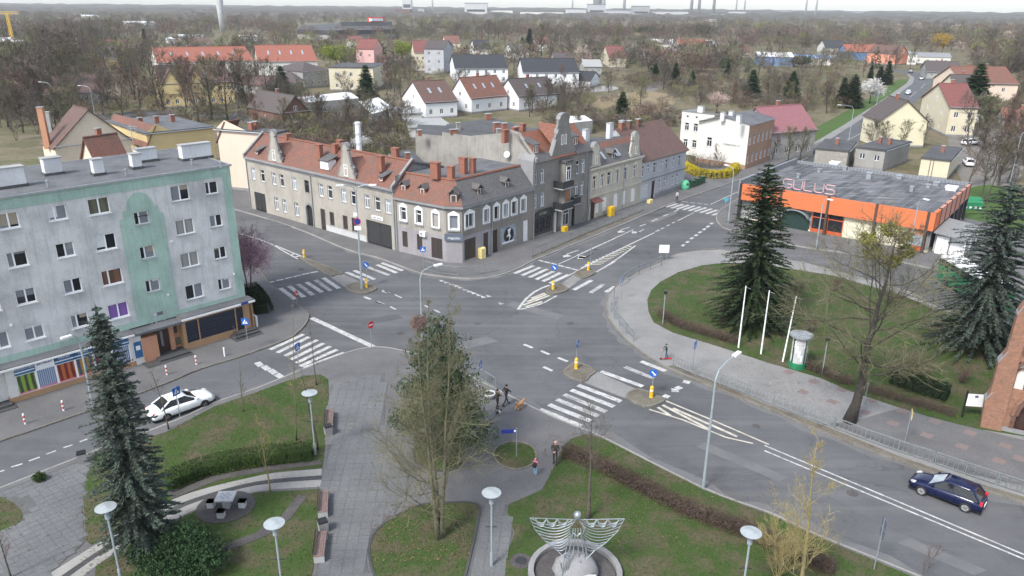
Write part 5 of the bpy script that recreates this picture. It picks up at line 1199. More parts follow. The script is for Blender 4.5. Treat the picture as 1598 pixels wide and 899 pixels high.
# steel flue of the boiler house and white gate tower behind the row
p=G2(561,244,3); t=thing('flue','tall white steel flue in a lattice frame behind the long tenement','chimney',(p.x,p.y,0))
m=MB(); m.tube([(0,0,0),(0,0,9.2)],.5,10); m.build('pipe','paint_white',t)
m=MB()
for dx in(-.62,.62):
 for dy in(-.62,.62):m.bar((dx,dy,0),(dx,dy,9.2),.07)
for k in range(6):m.bar((-.62,-.62,k*1.8),(.62,-.62,k*1.8),.06); m.bar((-.62,-.62,k*1.8),(-.62,.62,k*1.8),.06); m.bar((.62,-.62,k*1.8),(.62,.62,k*1.8),.06)
m.build('frame','metal_galv',t)
p=G2(752,240,11);
for x,y,z,s in((752,219,11.9,.9),(791,240,10.9,.85)):
 q2=G2(x,y,z); t=thing('satellite_dish','white satellite dish on the grey blind wall, %s one'%('upper' if y<230 else 'lower'),'satellite dish',(q2.x,q2.y-.5,z))
 m=MB(); m.lathe([(.02,.12),(.22,.1),(.4,.03),(.45,0),(.4,.05),(.02,.15)],14); d=m.build('dish','paint_white',t,(0,0,0)); d.rotation_euler=(R(70),0,R(-30)); m=MB(); m.bar((0,.05,0),(0,.6,-.1),.05); m.build('arm','metal_galv',t)
 # ------------------------------------------------------------------ white house with rendered gable (number 35 side) and brick street front
zW=Z(1060,160,5.69)
g1,g0=G2(1162,265),G2(1085,253); g2=G2(1201,250)
dirg=(g1-g0).normalized();
TW=thing('corner_house','white rendered two-storey house with brick street front and yellow hedge before it','house',(g1.x,g1.y,0)); bs=Vector((g1.x,g1.y,0)); FG=Fac(g0,g1,bs); FR=Fac(g1,g1+(g2-g1),bs); HW=8.3; LG=FG.L; LR=FR.L
m=MB(); wt,wz=FG.px(*zW(265,350)); FG.wall(m,0,LG,.9,HW,[(wt-.55,wt+.55,wz-.9,wz+.9)],.16); FG.prism(m,[(0,HW),(LG,HW),(LG*.52,HW+1.2)],-.3,0); m.build('gable_wall','wall_white',TW)
m=MB(); FG.box(m,0,LG+.03,-.3,.04,0,.9); m.build('plinth','wall_brickrow',TW)
add_window(FG,wt,wz-.9,1.1,1.8,TW,'T',panes=('glass',)); tt,zz=FG.px(*zW(505,385)); text_part('MORELOWA 24',.5,'sign_grey',TW,FG.pt(tt-1.0,zz,.03),FG.rz)
W=[FR.L*(k+.5)/6 for k in range(6)]; ops=[(t-.5,t+.5,z,z+1.8)for t in W for z in(1.1,4.6)]
m=MB(); FR.wall(m,0,LR,0,HW,ops,.16); m.build('street_wall','wall_brickrow',TW)
for i,t in enumerate(W):
 for z in(1.1,4.6):add_window(FR,t,z,1.0,1.8,TW,'T',panes=('glass_lace',))
m=MB(); m.face([FR.pt(0,HW+.05,.3),FR.pt(LR+.2,HW+.05,.3),FR.pt(LR+.2,HW+1.25,-LG*.48),FR.pt(0,HW+1.25,-LG*.48)]); m.face([FR.pt(0,HW+1.25,-LG*.48),FR.pt(LR+.2,HW+1.25,-LG*.48),FR.pt(LR+.2,HW-.1,-LG-.1),FR.pt(0,HW-.1,-LG-.1)]); m.face([FR.pt(LR,0,0),FR.pt(LR,0,-LG),FR.pt(LR,HW,-LG),FR.pt(LR,HW+1.2,-LG*.48),FR.pt(LR,HW,0)]); m.build('roof','felt',TW)
for x,y in((1128,184),(1141,182),(1153,189)):p=G2(x,y,HW+1)-g1; chimney(TW,(p.x,p.y),.8,.8,HW+.4,HW+2.0,'chimney_white',FG.rz)
# its rear wing with windows
w0,w1=FG.w2(-7.5,-6.0),FG.w2(.0,-6.0); FQ=Fac(w0,w1,bs); HQ=HW+.6
qs=[FQ.L*(.18+.28*k)for k in range(3)]; ops=[(t-.5,t+.5,z,z+1.6)for t in qs for z in(1.6,5.0)]+[(t-.25,t+.25,7.6,8.1)for t in qs[:2]]
m=MB(); FQ.wall(m,0,FQ.L,0,HQ,ops,.14); m.face([FQ.pt(0,0,-7),FQ.pt(0,0,0),FQ.pt(0,HQ,0),FQ.pt(0,HQ,-7)]); m.build('wing_wall','wall_white',TW)
for t in qs:
 for z in(1.6,5.0):add_window(FQ,t,z,1.0,1.6,TW,'T',panes=('glass',))
for t in qs[:2]:add_window(FQ,t,7.6,.5,.5,TW,'one',panes=('glass',),sill=None)
m=MB(); m.face([FQ.pt(-.2,HQ,.2),FQ.pt(FQ.L+.3,HQ,.2),FQ.pt(FQ.L+6,HQ-.8,-7.2),FQ.pt(-.2,HQ-.8,-7.2)]); m.build('wing_roof','felt',TW)
p=FQ.pt(3.2,0,-2); chimney(TW,(p.x,p.y),1.2,.8,HQ-.5,HQ+1.0,'chimney_white',FQ.rz)
# ------------------------------------------------------------------ orange supermarket pavilion
zV=Z(1198,190); zE=Z(1340,300,6.2)
s0,s1=G2(1151,343),G2(1445,397); TR=thing('shop_pavilion','flat-roofed shop pavilion with bright orange fascia and pink letters on top','shop',(s0.x,s0.y,0)); bs=Vector((s0.x,s0.y,0)); FP=Fac(s0,s1,bs); LP=FP.L; HP=5.4; FB0=3.1
rb=G2(1500,284,HP); lb=G2(1245,252,HP); DP=22.0;
fpx=lambda f,x,y:FP.px(*f(x,y))
g_a,g_b=fpx(zV,75,600)[0],fpx(zV,250,650)[0]; w_a,w_b=fpx(zV,262,650)[0],fpx(zV,460,690)[0]; p_b=fpx(zV,860,740)[0]
m=MB(); FP.box(m,0,LP,-DP,-.4,0,.3); FP.box(m,w_b,p_b,-.6,-.35,.2,FB0); m.build('wall_panel','shop_panel',TR)
m=MB(); m.face([FP.pt(LP-.1,0,-.3),FP.pt(LP-.1,0,-DP),FP.pt(LP-.1,FB0,-DP),FP.pt(LP-.1,FB0,-.3)]); m.face([FP.pt(0.1,0,-DP),FP.pt(.1,0,-.3),FP.pt(.1,FB0,-.3),FP.pt(.1,FB0,-DP)]); m.face([FP.pt(LP,0,-DP),FP.pt(0,0,-DP),FP.pt(0,HP-.5,-DP),FP.pt(LP,HP-.5,-DP)]); FP.box(m,0,LP,-.9,-.6,0,FB0); m.build('wall','concrete',TR)
m=MB(); FP.box(m,g_a,g_b,-.6,-.3,.1,2.6); gt=m.build('gate','gate_green',TR)
m=MB(); gm=(g_a+g_b)/2; gr=(g_b-g_a)/2; arc=[(gm+gr*math.cos(k*math.pi/12),1.7+1.2*math.sin(k*math.pi/12))for k in range(13)]
for(x0,y0),(x1,y1)in zip(arc[:-1],arc[1:]):m.bar(FP.pt(x0,y0,-.1),FP.pt(x1,y1,-.1),1.0,.12)
m.build('arched_hood','metal_galv',gt)
for k in range(2):
 a_,b_=w_a+(w_b-w_a)*k/2,w_a+(w_b-w_a)*(k+1)/2; m=MB(); FP.box(m,a_+.1,b_-.1,-.55,-.4,.65,2.9); m.build('shop_window','glass',TR)
 m=MB(); FP.box(m,a_+.02,a_+.14,-.42,-.32,.2,FB0); FP.box(m,b_-.14,b_-.02,-.42,-.32,.2,FB0); FP.box(m,a_+.14,b_-.14,-.42,-.32,.2,.65); FP.box(m,a_+.14,b_-.14,-.42,-.32,2.2,2.32); m.build('window_frame','frame_red',TR)
m=MB(); FP.box(m,p_b+.1,LP-.8,-.5,-.36,.8,2.2); m.build('shop_window','glass_sky',TR)
m=MB(); FP.box(m,p_b,LP-.7,-.4,-.3,.2,.8); m.build('window_panel','frame_red',TR); m=MB(); FP.box(m,p_b,LP-.7,-.4,-.3,2.2,FB0); m.build('window_panel','wall_terra',TR)
posts=[0.0,fpx(zV,372,590)[0]*.5,fpx(zV,372,590)[0],fpx(zV,670,640)[0],LP-.45]
posts[1]=fpx(zV,82,570)[0]-.3
posts=[0.05]+[fpx(zV,85,600)[0]-.35,fpx(zV,365,610)[0],fpx(zV,665,640)[0],LP-.55]
for a_,b_ in zip(posts,posts[1:]+[LP+.25]):
 m=MB(); FP.box(m,a_+.17,b_-.17 if b_<LP else LP+.25,-.1,.25,FB0,HP); m.build('fascia_panel','orange_fascia',TR)
for a_ in posts:m=MB(); FP.box(m,a_-.15,a_+.15,-.3,.33,0.05,HP+.06); m.build('post','metal_dark' if a_<1 else 'wood_dark',TR)
FRt=Fac(FP.w2(LP+.25,.25),FP.w2(LP+.25,-DP),bs); npn=7
for k in range(npn):
 m=MB(); FRt.box(m,DP*k/npn+.12,DP*(k+1)/npn-.12,-.35,0,FB0 if k<5 else FB0+.2,HP); m.build('side_fascia','pink_fascia' if k else 'orange_fascia',TR); m=MB(); FRt.box(m,DP*(k+1)/npn-.1,DP*(k+1)/npn+.1,-.3,.06,0,HP+.1); m.build('side_post','metal_dark',TR)
m=MB(); FP.box(m,-.25,LP+.2,-DP-.3,-DP,HP-.6,HP+.15); FP.box(m,-.35,-.05,-DP,.2,FB0+.6,HP+.5); m.build('rear_fascia','fascia_metal',TR)
m,N,L,B=nodes('felt_strips'); B.inputs['Roughness'].default_value=.85
br=N.new('ShaderNodeTexBrick'); mp=N.new('ShaderNodeMapping'); mp.inputs['Rotation'].default_value=(0,0,FP.rz*-1+R(90)); L.new(N.new('ShaderNodeTexCoord').outputs['Object'],mp.inputs[0]); L.new(mp.outputs[0],br.inputs['Vector'])
br.inputs['Scale'].default_value=1; br.inputs['Brick Width'].default_value=4.2; br.inputs['Row Height'].default_value=.95; br.inputs['Mortar Size'].default_value=.05
br.inputs['Color1'].default_value=(.055,.058,.066,1); br.inputs['Color2'].default_value=(.135,.135,.145,1); br.inputs['Mortar'].default_value=(.15,.155,.16,1)
mp2=N.new('ShaderNodeMapping'); mp2.inputs['Rotation'].default_value=(0,0,FP.rz*-1+R(90)); mp2.inputs['Scale'].default_value=(.16,.9,1); L.new(N.new('ShaderNodeTexCoord').outputs['Object'],mp2.inputs[0])
f1_=noise(N,L,mp2.outputs[0],1.6,6,.7); r_=ramp(N,[(.35,.55),(.52,1.0),(.68,2.0)]); L.new(f1_,r_.inputs[0]); L.new(mix(N,L,1.0,br.outputs[0],r_.outputs[0],'MULTIPLY'),B.inputs['Base Color'])
m=MB(); m.face([FP.pt(-.05,HP-.35,-.1),FP.pt(LP-.1,HP-.35,-.1),FP.pt(LP-.1,HP-.3,-DP),FP.pt(-.05,HP-.3,-DP)]); rfp=m.build('roof','felt_strips',TR,uv=False)
for x,y,s_,h in((480,300,.5,.5),(630,355,.7,.9),(820,355,.7,.5),(1050,398,.7,.5),(1000,412,.5,.5),(895,435,.4,.7),(190,350,.35,.6),(320,315,.4,.5)):
 p=G2(*zV(x,y),HP-.3)-s0; m=MB(); m.cbox((p.x,p.y,HP-.35),s_,s_,h,FP.rz); m.cbox((p.x,p.y,HP-.35+h),s_+.15,s_+.15,.1,FP.rz); m.build('roof_vent','metal_galv',TR)
for x,y in((418,270),(1145,425)):
 p=G2(*zV(x,y),HP-.3)-s0; m=MB(); m.cbox((p.x,p.y,HP-.33),1.3,1.3,.35,FP.rz); m.cbox((p.x,p.y,HP),1.5,1.5,.25,FP.rz); m.build('roof_hatch','paint_white',TR)
ls,le=fpx(zV,-40,440)[0],fpx(zV,420,470)[0]
sg=thing('roof_sign','open pink metal letters standing on the orange fascia','sign',(*FP.w2((ls+le)/2,-.2),HP))
def letter_tube(pts,r=.085):m=MB(); m.tube([Vector((x,0,z))for x,z in pts],r,6); return m
LET={'R':[(0,0),(0,1.2),(.75,1.2),(.95,.95),(.75,.6),(0,.6),(.45,.6),(.95,0)],'E':[(.95,1.2),(.1,1.2),(0,1.1),(0,.6),(.8,.6),(0,.6),(0,.1),(.1,0),(.95,0)],'G':[(.95,1.2),(.2,1.2),(0,1),(0,.2),(.2,0),(.8,0),(.95,.2),(.95,.55),(.5,.55)],'U':[(0,1.2),(0,.2),(.2,0),(.75,0),(.95,.2),(.95,1.2)],'L':[(0,1.2),(0,.1),(.1,0),(.9,0)],'S':[(.95,1.2),(.15,1.2),(0,1.05),(0,.75),(.15,.62),(.8,.62),(.95,.45),(.95,.15),(.8,0),(0,0)]}
wd=(le-ls)/7
for k,chh in enumerate('REGULUS'):
 o=letter_tube([(x*wd*.82/.95-(le-ls)/2+k*wd,z+.3)for x,z in LET[chh]]).build('letter','neon_pink',sg); o.rotation_euler=(0,0,FP.rz)
m=MB(); m.bar((-(le-ls)/2,.1,.2),((le-ls)/2,.1,.2),.08); [m.bar((-(le-ls)/2+k*wd,.1,-.4),(-(le-ls)/2+k*wd,.1,1.4),.05)for k in range(8)]; o=m.build('support_frame','metal_dark',sg); o.rotation_euler=(0,0,FP.rz)
# loading porch on the right
m=MB(); roof_slab(m,FP.pt(LP+.3,3.0,-.3),FP.pt(LP+4.0,2.6,-.3),FP.pt(LP+4.0,2.6,-9),FP.pt(LP+.3,3.0,-9),.18); m.build('porch_roof','grey_roof',TR)
m=MB(); FP.box(m,LP+.35,LP+3.8,-9,-1.6,0,2.55); m.build('porch_wall','concrete_light',TR)
for a_,b_,o_ in((LP+.7,LP+2.1,-.9),(LP+2.2,LP+3.7,-1.5)):m=MB(); FP.box(m,a_,b_,o_-.1,o_,.1,2.4); m.build('white_panel','paint_white',TR)
for tt in(LP+3.95,):
 for o_ in(-.4,-4.5,-8.8):m=MB(); FP.box(m,tt-.06,tt+.06,o_-.06,o_+.06,0,2.6); m.build('porch_post','paint_white',TR)
 # ------------------------------------------------------------------ brick church corner (right edge)
q0=G2(1536,668); q1=G2(1640,690); dn=(q1-q0).normalized()
CH=thing('church','red brick church corner with stepped buttresses at the right edge','church',(q0.x,q0.y,0)); bs=Vector((q0.x,q0.y,0)); FCh=Fac(q0,q0+dn*11,bs); LC=11
HC=12.5
dt=FCh.px(1590,655)[0]; wt_,wz_=FCh.px(1593,590); wz_=max(wz_,4.2)
m=MB(); FCh.wall(m,.9,LC,0,HC,[(dt-.2,dt+2.3,.1,2.9),(wt_-.35,wt_+1.3,wz_-1.0,wz_+1.2)],.5); m.face([FCh.pt(6.5,0,-9),FCh.pt(.9,0,0),FCh.pt(.9,HC,0),FCh.pt(6.5,HC,-9)]); m.build('wall','church_brick',CH)
m=MB(); FCh.prism(m,[(-.3,0),(1.0,0),(1.0,12.4),(.6,12.4),(.5,10.3),(.2,9.5),(.12,6.4),(-.2,5.5),(-.22,3.1),(-.42,2.4)],-.5,.3); m.build('buttress','church_brick',CH)
m=MB(); FCh.box(m,1.25,3.2,-.1,.06,7.3,9.6); m.build('recessed_panel','door_brown',CH)
for(a_,za,b_,zb,o0,o1)in((-.46,2.45,-.1,3.15,-.52,.33),(-.24,5.55,.2,6.45,-.52,.33),(.14,9.3,.56,10.3,-.52,.33)):
 m=MB(); m.raw([FCh.pt(a_,za,o0),FCh.pt(b_,zb,o0),FCh.pt(b_,zb,o1),FCh.pt(a_,za,o1),FCh.pt(a_,za-.15,o0),FCh.pt(b_,zb-.15,o0),FCh.pt(b_,zb-.15,o1),FCh.pt(a_,za-.15,o1)],[(0,1,2,3)[::-1],(4,5,6,7),(0,3,7,4),(1,2,6,5),(2,3,7,6),(0,1,5,4)]); m.build('weathering','stone_grey',CH)
m=MB(); FCh.box(m,dt-.2,dt+2.3,-.6,-.45,.1,2.9); m.build('door','door_brown',CH)
arc=[(dt+1.05+1.3*math.cos(k*math.pi/14),1.5+1.75*math.sin(k*math.pi/14))for k in range(15)]
for rr_,mt,oo in((1.0,'brick_dark',.12),(1.2,'church_brick',.07)):
 m=MB()
 for(x0,y0),(x1,y1)in zip(arc[:-1],arc[1:]):m.bar(FCh.pt(dt+1.05+(x0-dt-1.05)*rr_,1.5+(y0-1.5)*rr_,0),FCh.pt(dt+1.05+(x1-dt-1.05)*rr_,1.5+(y1-1.5)*rr_,0),.26,.24)
 m.build('portal_arch',mt,CH)
for k in range(9):
 m=MB(); FCh.box(m,dt-.5,dt-.22,0,.1,.15+k*.16,.23+k*.16); m.build('glazed_brick','brick_dark',CH)
m=MB(); FCh.box(m,wt_-.35,wt_+1.3,-.4,-.3,wz_-1.0,wz_+1.2); wo=m.build('blind_tracery','plinth_white',CH)
m=MB(); cx=wt_+.47
for dx in(-.42,.42):
 a2=[(cx+dx+.36*math.cos(k*math.pi/8),wz_+.1+.5*math.sin(k*math.pi/8))for k in range(9)]
 for(x0,y0),(x1,y1)in zip(a2[:-1],a2[1:]):m.bar(FCh.pt(x0,y0,-.25),FCh.pt(x1,y1,-.25),.12,.12)
 for ex in(-.36,.36):m.bar(FCh.pt(cx+dx+ex,wz_-1.0,-.25),FCh.pt(cx+dx+ex,wz_+.1,-.25),.12,.12)
m.build('tracery','church_brick',wo)
m=MB(); a3=[(cx+.98*math.cos(k*math.pi/12),wz_+.2+1.15*math.sin(k*math.pi/12))for k in range(13)]
for(x0,y0),(x1,y1)in zip(a3[:-1],a3[1:]):m.bar(FCh.pt(x0,y0,.0),FCh.pt(x1,y1,.0),.25,.22)
m.build('window_arch','brick_dark',wo)
m=MB(); FCh.box(m,1.0,LC,-.02,.1,6.3,6.9); [FCh.box(m,1.2+k*.42,1.4+k*.42,.1,.13,6.45,6.75)for k in range(22)]; m.build('frieze','brick_dark',CH)
m=MB(); FCh.box(m,.4,LC,-.02,.14,0,.45); m.build('plinth','stone_grey',CH)
# ------------------------------------------------------------------ vegetation kit
def Hpx(base,top):
 """height of something upright from its foot and its tip in the photograph"""
 b=G(*base); lo,hi=0,60
 cp,sp=math.cos(PITCH),math.sin(PITCH)
 for _ in range(40):
  m_=(lo+hi)/2; zc_=b.y*cp-(m_-CAM_H)*sp; v=(-(m_-CAM_H)*cp-b.y*sp)/zc_; u=b.x/zc_
  y=449.5+(u*math.sin(ROLL)+v*math.cos(ROLL))*FPX
  if y>top:lo=m_
  else:hi=m_
 return lo
def bare_tree(seed,H,spread,r0,stems=1,clear=.25,nl=12,nb=7,nt=6,ang=50,up=.25,droop=0.0,wob=.18,tw=.012,shape='round',lean=(0,0),twist=1.0,sub=True,sspread=1.0):
 """leafless tree: trunk and limbs in one mesh builder, branches and twigs in another"""
 rn=random.Random(seed); T=MB(); K=MB(); u=rn.uniform
 def path(p,d,L,n,w,t):
  pts=[p.copy()]
  for _ in range(n):
   d=(d+Vector((u(-1,1),u(-1,1),u(-1,1)))*w+Vector((0,0,t))).normalized(); p=p+d*(L/n); pts.append(p.copy())
  return pts,d
 def around(d,a):
  x=d.orthogonal().normalized(); y=d.cross(x); f=u(0,6.283); a=R(a)
  return(d*math.cos(a)+(x*math.cos(f)+y*math.sin(f))*math.sin(a)).normalized()
 def at(pts,t):
  k=t*(len(pts)-1); i=min(int(k),len(pts)-2); return pts[i].lerp(pts[i+1],k-i)
 def sliver(a,b,w):
  d=(b-a); x=d.cross(Vector((u(-1,1),u(-1,1),u(-1,1)))); x=x.normalized()*w if x.length>1e-6 else Vector((w,0,0)); K.face([a-x,a+x,b])
 def twigs(pts,L,n):
  for _ in range(n):
   q=at(pts,u(.2,1)); d=around((pts[-1]-pts[0]).normalized(),u(25,60))+Vector((0,0,up*.6-droop)); e=q+d.normalized()*L*u(.5,1.1); sliver(q,e,tw)
   if sub:
    for _ in range(2):q2=q.lerp(e,u(.3,.9)); sliver(q2,q2+(around(d.normalized(),40))*L*u(.25,.5),tw*.7)
 for s_ in range(stems):
  a0=6.283*s_/stems+u(-.4,.4); sp=0 if stems==1 else u(.10,.24)*sspread
  d0=Vector((math.cos(a0)*sp+lean[0],math.sin(a0)*sp+lean[1],1)).normalized(); h=H*(1 if s_==0 else u(.72,.98)); rr=r0*(1 if stems==1 else .62)
  pts,_=path(Vector((math.cos(a0)*r0*.4*(stems>1),math.sin(a0)*r0*.4*(stems>1),-.15)),d0,h,9,.06*twist,.05)
  T.tube(pts,[rr*1.35]+[rr*(1-.92*(i/9)**.8)for i in range(1,10)],7)
  for l_ in range(nl):
   t=clear+(1-clear)*(l_+u(0,1))/nl; q=at(pts,min(t,.99)); f=(t-clear)/(1-clear)
   k={'round':math.sin(math.pi*min(1,.18+.82*f))**.6,'cone':1.05-f,'fan':.55+.6*math.sin(math.pi*f),'vase':.35+.8*f*(1.25-f)*2}[shape]
   L=spread*max(.18,k)*u(.75,1.1); d=around(Vector((0,0,1)),ang*u(.75,1.2)); lp,ld=path(q,d,L,4,wob,up*.5-droop)
   lr=max(.015,rr*(1-.85*t)*.29); T.tube(lp,[lr,lr*.8,lr*.6,lr*.4,lr*.2],4,cap=False)
   for b_ in range(nb):
    tb=u(.2,1); q2=at(lp,tb); L2=L*u(.3,.55)*(1.15-.5*tb); bp,bd=path(q2,around(ld,u(30,62)),L2,3,wob*1.2,up*.5-droop); br_=max(tw*.9,lr*.35); K.tube(bp,[br_,br_*.8,br_*.55,br_*.25],3,cap=False)
    twigs(bp,L2*.55,nt)
   twigs(lp,L*.3,nt)
 return T,K
def put_tree(name,label,TK,loc,bark,twig,cat='tree',group=None,rz=0.0,crown='crown'):
 t=thing(name,label,cat,loc,rz,group); a=TK[0].build('trunk',bark,t,smooth=True,uv=False); b=TK[1].build(crown,twig,t,uv=False); remember(t,[a,b]); return t
def conifer(seed,H,Rb,r0=.2,whorls=26,per=11,clear=.06,droop=.35,clump=.3,dens=1.0,needle='needles_blue',prof=.85,bare=0.0):
 rn=random.Random(seed); u=rn.uniform; T=MB(); K=MB(); T.tube([(0,0,-.1),(u(-.05,.05),u(-.05,.05),H*.5),(0,0,H*.98)],[r0*1.2,r0*.7,.02],7)
 for w in range(whorls):
  f=clear+(1-clear)*(w+u(0,.8))/whorls; z=H*f; Rw=Rb*(1-f)**prof*u(.86,1.1)+.08
  if f<.14:Rw*=.8+f
  k=max(4,int(per*(.55+.6*(1-f))))
  for b in range(k):
   a=6.283*b/k+u(-.35,.35); L=Rw*u(.72,1.12); dz0=u(.05,.3)*(f>.5); n=max(2,int(L/(clump*.62)*dens)); tip=None
   ca,sa=math.cos(a),math.sin(a); P=lambda s:Vector((ca*L*s,sa*L*s,z+dz0*L*s-droop*L*s*s*(1-f*.6)+.10*L*max(0,s-.75)))
   if L>.5:T.tube([P(0),P(.5),P(.92)],[.035,.02,.006],3,cap=False)
   for i in range(n):
    s=bare+(1-bare)*(i+u(.1,1))/n; c=P(min(s,1.02)); wd=clump*u(.7,1.25)*(1.05-.35*s)
    for sgn in(-1,1,0):
     an=a+sgn*u(.5,1.1); dv=Vector((math.cos(an),math.sin(an),u(-.5,.25)))*wd*(1.25 if sgn else 1.1); up_=Vector((u(-.3,.3),u(-.3,.3),1)).normalized(); sd_=dv.cross(up_).normalized()*wd*.66
     K.face([c-sd_*.5,c+sd_*.5-Vector((0,0,.04)),c+dv])
    c2=c+Vector((u(-.1,.1),u(-.1,.1),.03)); K.face([c2+Vector((u(-wd,wd)*.6,u(-wd,wd)*.6,u(-.02,.1)))for _ in range(3)])
 for _ in range(12):a=u(0,6.28); K.face([(0,0,H*1.02),(math.cos(a)*.14,math.sin(a)*.14,H*u(.9,.96)),(math.cos(a+.8)*.12,math.sin(a+.8)*.12,H*u(.9,.95))])
 return T,K
def leafy(seed,lobes,n,size,tri=5,spread=1.0,shell=.55):
 """leaf clumps scattered through ellipsoid lobes [(x,y,z,rx,ry,rz)]"""
 rn=random.Random(seed); u=rn.uniform; K=MB(); vol=[l[3]*l[4]*l[5]for l in lobes]; tot=sum(vol)
 for l,v in zip(lobes,vol):
  for _ in range(int(n*v/tot)):
   th=u(0,6.283); cz=u(-1,1); r_=(shell+(1-shell)*rn.random())*u(.85,1.12); s=math.sqrt(1-cz*cz)
   c=Vector((l[0]+l[3]*r_*s*math.cos(th),l[1]+l[4]*r_*s*math.sin(th),l[2]+l[5]*r_*cz))
   for _ in range(tri):
    q=c+Vector((u(-1,1),u(-1,1),u(-.7,.7)))*size*spread; d1=Vector((u(-1,1),u(-1,1),u(-1,1))).normalized()*size*u(.5,1); d2=d1.cross(Vector((u(-1,1),u(-1,1),u(-1,1)))).normalized()*size*u(.2,.4)
    K.face([q-d2,q+d2,q+d1*1.3])
 return K
def hedge(name,label,px,w,h,mat,size=.1,per=260,base=.14,cat='hedge',stems='bark',rough=.12,rnd=False,core=True):
 """hedge along a ground line: stems inside, leaves or twigs over the surface"""
 P=smooth_line([G2(*p)for p in px],4); rn=random.Random(len(label)); u=rn.uniform; K=MB(); T=MB(); o=P[0]
 for a,b in zip(P[:-1],P[1:]):
  L=(b-a).length; d=(b-a)/max(L,1e-6); nn=Vector((-d.y,d.x))
  for _ in range(int(L*per)):
   s=u(0,L); k=rn.random()
   if not core:x=u(-w/2,w/2); z=h*u(.05,1)
   elif k<.45:x=u(-w/2,w/2); z=h*u(.86,1.06)
   else:x=rn.choice((-1,1))*w/2*u(.8,1.08); z=h*u(.02,1)
   if rnd:x*=1-.4*(z/h)**2
   c=a+d*s+nn*x-o; c=Vector((c.x,c.y,base+z+u(-rough,rough)*h*.5))
   d1=Vector((u(-1,1),u(-1,1),u(-.5,1))).normalized()*size*u(.6,1.4); d2=d1.cross(Vector((u(-1,1),u(-1,1),u(-1,1)))).normalized()*size*(u(.15,.45)if core else u(.03,.09))
   K.face([c-d2,c+d2,c+d1])
  for _ in range(int(L*5)):s=u(0,L); q=a+d*s+nn*u(-w,w)*.3-o; T.tube([(q.x,q.y,base-.1),(q.x+u(-.2,.2),q.y+u(-.2,.2),base+h*.85)],[.02,.008],3,cap=False)
  if core:c0=a+d*L/2-o; T.cbox((c0.x,c0.y,base-.05),L*.9,w*.55,h*.75,math.atan2(d.y,d.x))
 t=thing(name,label,cat,(o.x,o.y,0)); K.build('foliage',mat,t,uv=False); T.build('stems',stems,t,uv=False); return t
def merged(name,label,items,mat,kind='stuff'):
 """many template copies joined into one mesh (far woods, scrub): items = (verts, tris, x, y, z, rz, sx, sz)"""
 V=[]; F_=[]; off=0
 for v,f,x,y,z,rz,sx,sz in items:
  c,s=math.cos(rz),math.sin(rz); w=np.empty_like(v); w[:,0]=(v[:,0]*c-v[:,1]*s)*sx+x; w[:,1]=(v[:,0]*s+v[:,1]*c)*sx+y; w[:,2]=v[:,2]*sz+z
  V.append(w); F_.append(f+off); off+=len(v)
 V=np.concatenate(V).astype(np.float32); F_=np.concatenate(F_).astype(np.int32); me=bpy.data.meshes.new(name)
 me.vertices.add(len(V)); me.vertices.foreach_set('co',V.ravel()); me.loops.add(F_.size); me.loops.foreach_set('vertex_index',F_.ravel()); me.polygons.add(len(F_)); me.polygons.foreach_set('loop_start',np.arange(0,F_.size,3,dtype=np.int32)); me.polygons.foreach_set('loop_total',np.full(len(F_),3,np.int32)); me.update(); me.validate()
 me.materials.append(MAT[mat]); return props(link(name,me),label,None,None,kind)
def puff(seed,n,size,squash=1.0,low=.25,thin=.28,upw=.6):
 """template of a distant leafless crown: short slivers fanning out, unit height 1, radius about .4"""
 rn=np.random.RandomState(seed); V=[]; F_=[]
 for i in range(n):
  th=rn.uniform(0,6.283); cz=rn.uniform(-.75,1); r_=rn.uniform(.25,1)**.5; s=math.sqrt(max(0,1-cz*cz))*r_; c=np.array([.4*s*math.cos(th),.4*s*math.sin(th),low+(1-low)*(.5+.5*cz*r_)])
  d=np.array([math.cos(th)*s,math.sin(th)*s,upw*rn.uniform(.2,1.2)])+rn.uniform(-.5,.5,3); d/=np.linalg.norm(d); x=np.cross(d,rn.uniform(-1,1,3)); x/=np.linalg.norm(x)+1e-9; L=size*rn.uniform(.6,1.5); b=len(V); V+=[c-x*L*thin*.5,c+x*L*thin*.5,c+d*L]; F_.append((b,b+1,b+2))
 b=len(V); V+=[np.array([-.02,0,0]),np.array([.02,.01,0]),np.array([0,0,.8])]; F_.append((b,b+1,b+2))
 return np.array(V),np.array(F_)
 # ------------------------------------------------------------------ trees that stand close
g=G(686,842); H=Hpx((686,842),462)
put_tree('bare_tree','big bare many-stemmed tree in the teardrop bed, before the dark pine',bare_tree(11,H,5.3,.25,stems=3,clear=.12,nl=26,nb=9,nt=7,ang=64,up=.24,wob=.24,tw=.0095,shape='cone',lean=(-.03,0),twist=.7,sspread=.3),(g.x,g.y,.1),'bark_green','twigs_green')
q_=Vector((g.x-.75,g.y+.1,H*.9)); m=MB(); rn=random.Random(5)
for _ in range(110):d=Vector((rn.gauss(0,1),rn.gauss(0,1),rn.gauss(0,.5))).normalized(); x=d.orthogonal().normalized(); c=Vector((d.x,d.y,d.z*.7))*rn.uniform(.12,.42); m.bar(c-x*rn.uniform(.15,.4),c+x*rn.uniform(.15,.4)+Vector((0,0,rn.uniform(-.1,.1))),.02)
props(m.build('bird_nest','twigs_red',None,q_,uv=False),'round twig nest in the top of the big bare tree','nest')
g=G(690,716); H=Hpx((690,716),488)
lob=[]; rn=random.Random(2)
for k in range(26):
 f=k/26; z=H*(.18+.78*f); rr_=3.2*(1-f)**.7+.4; a=k*2.4; lob.append((math.cos(a)*rr_*.55,math.sin(a)*rr_*.55,z,rr_*.5+.35,rr_*.5+.35,.75))
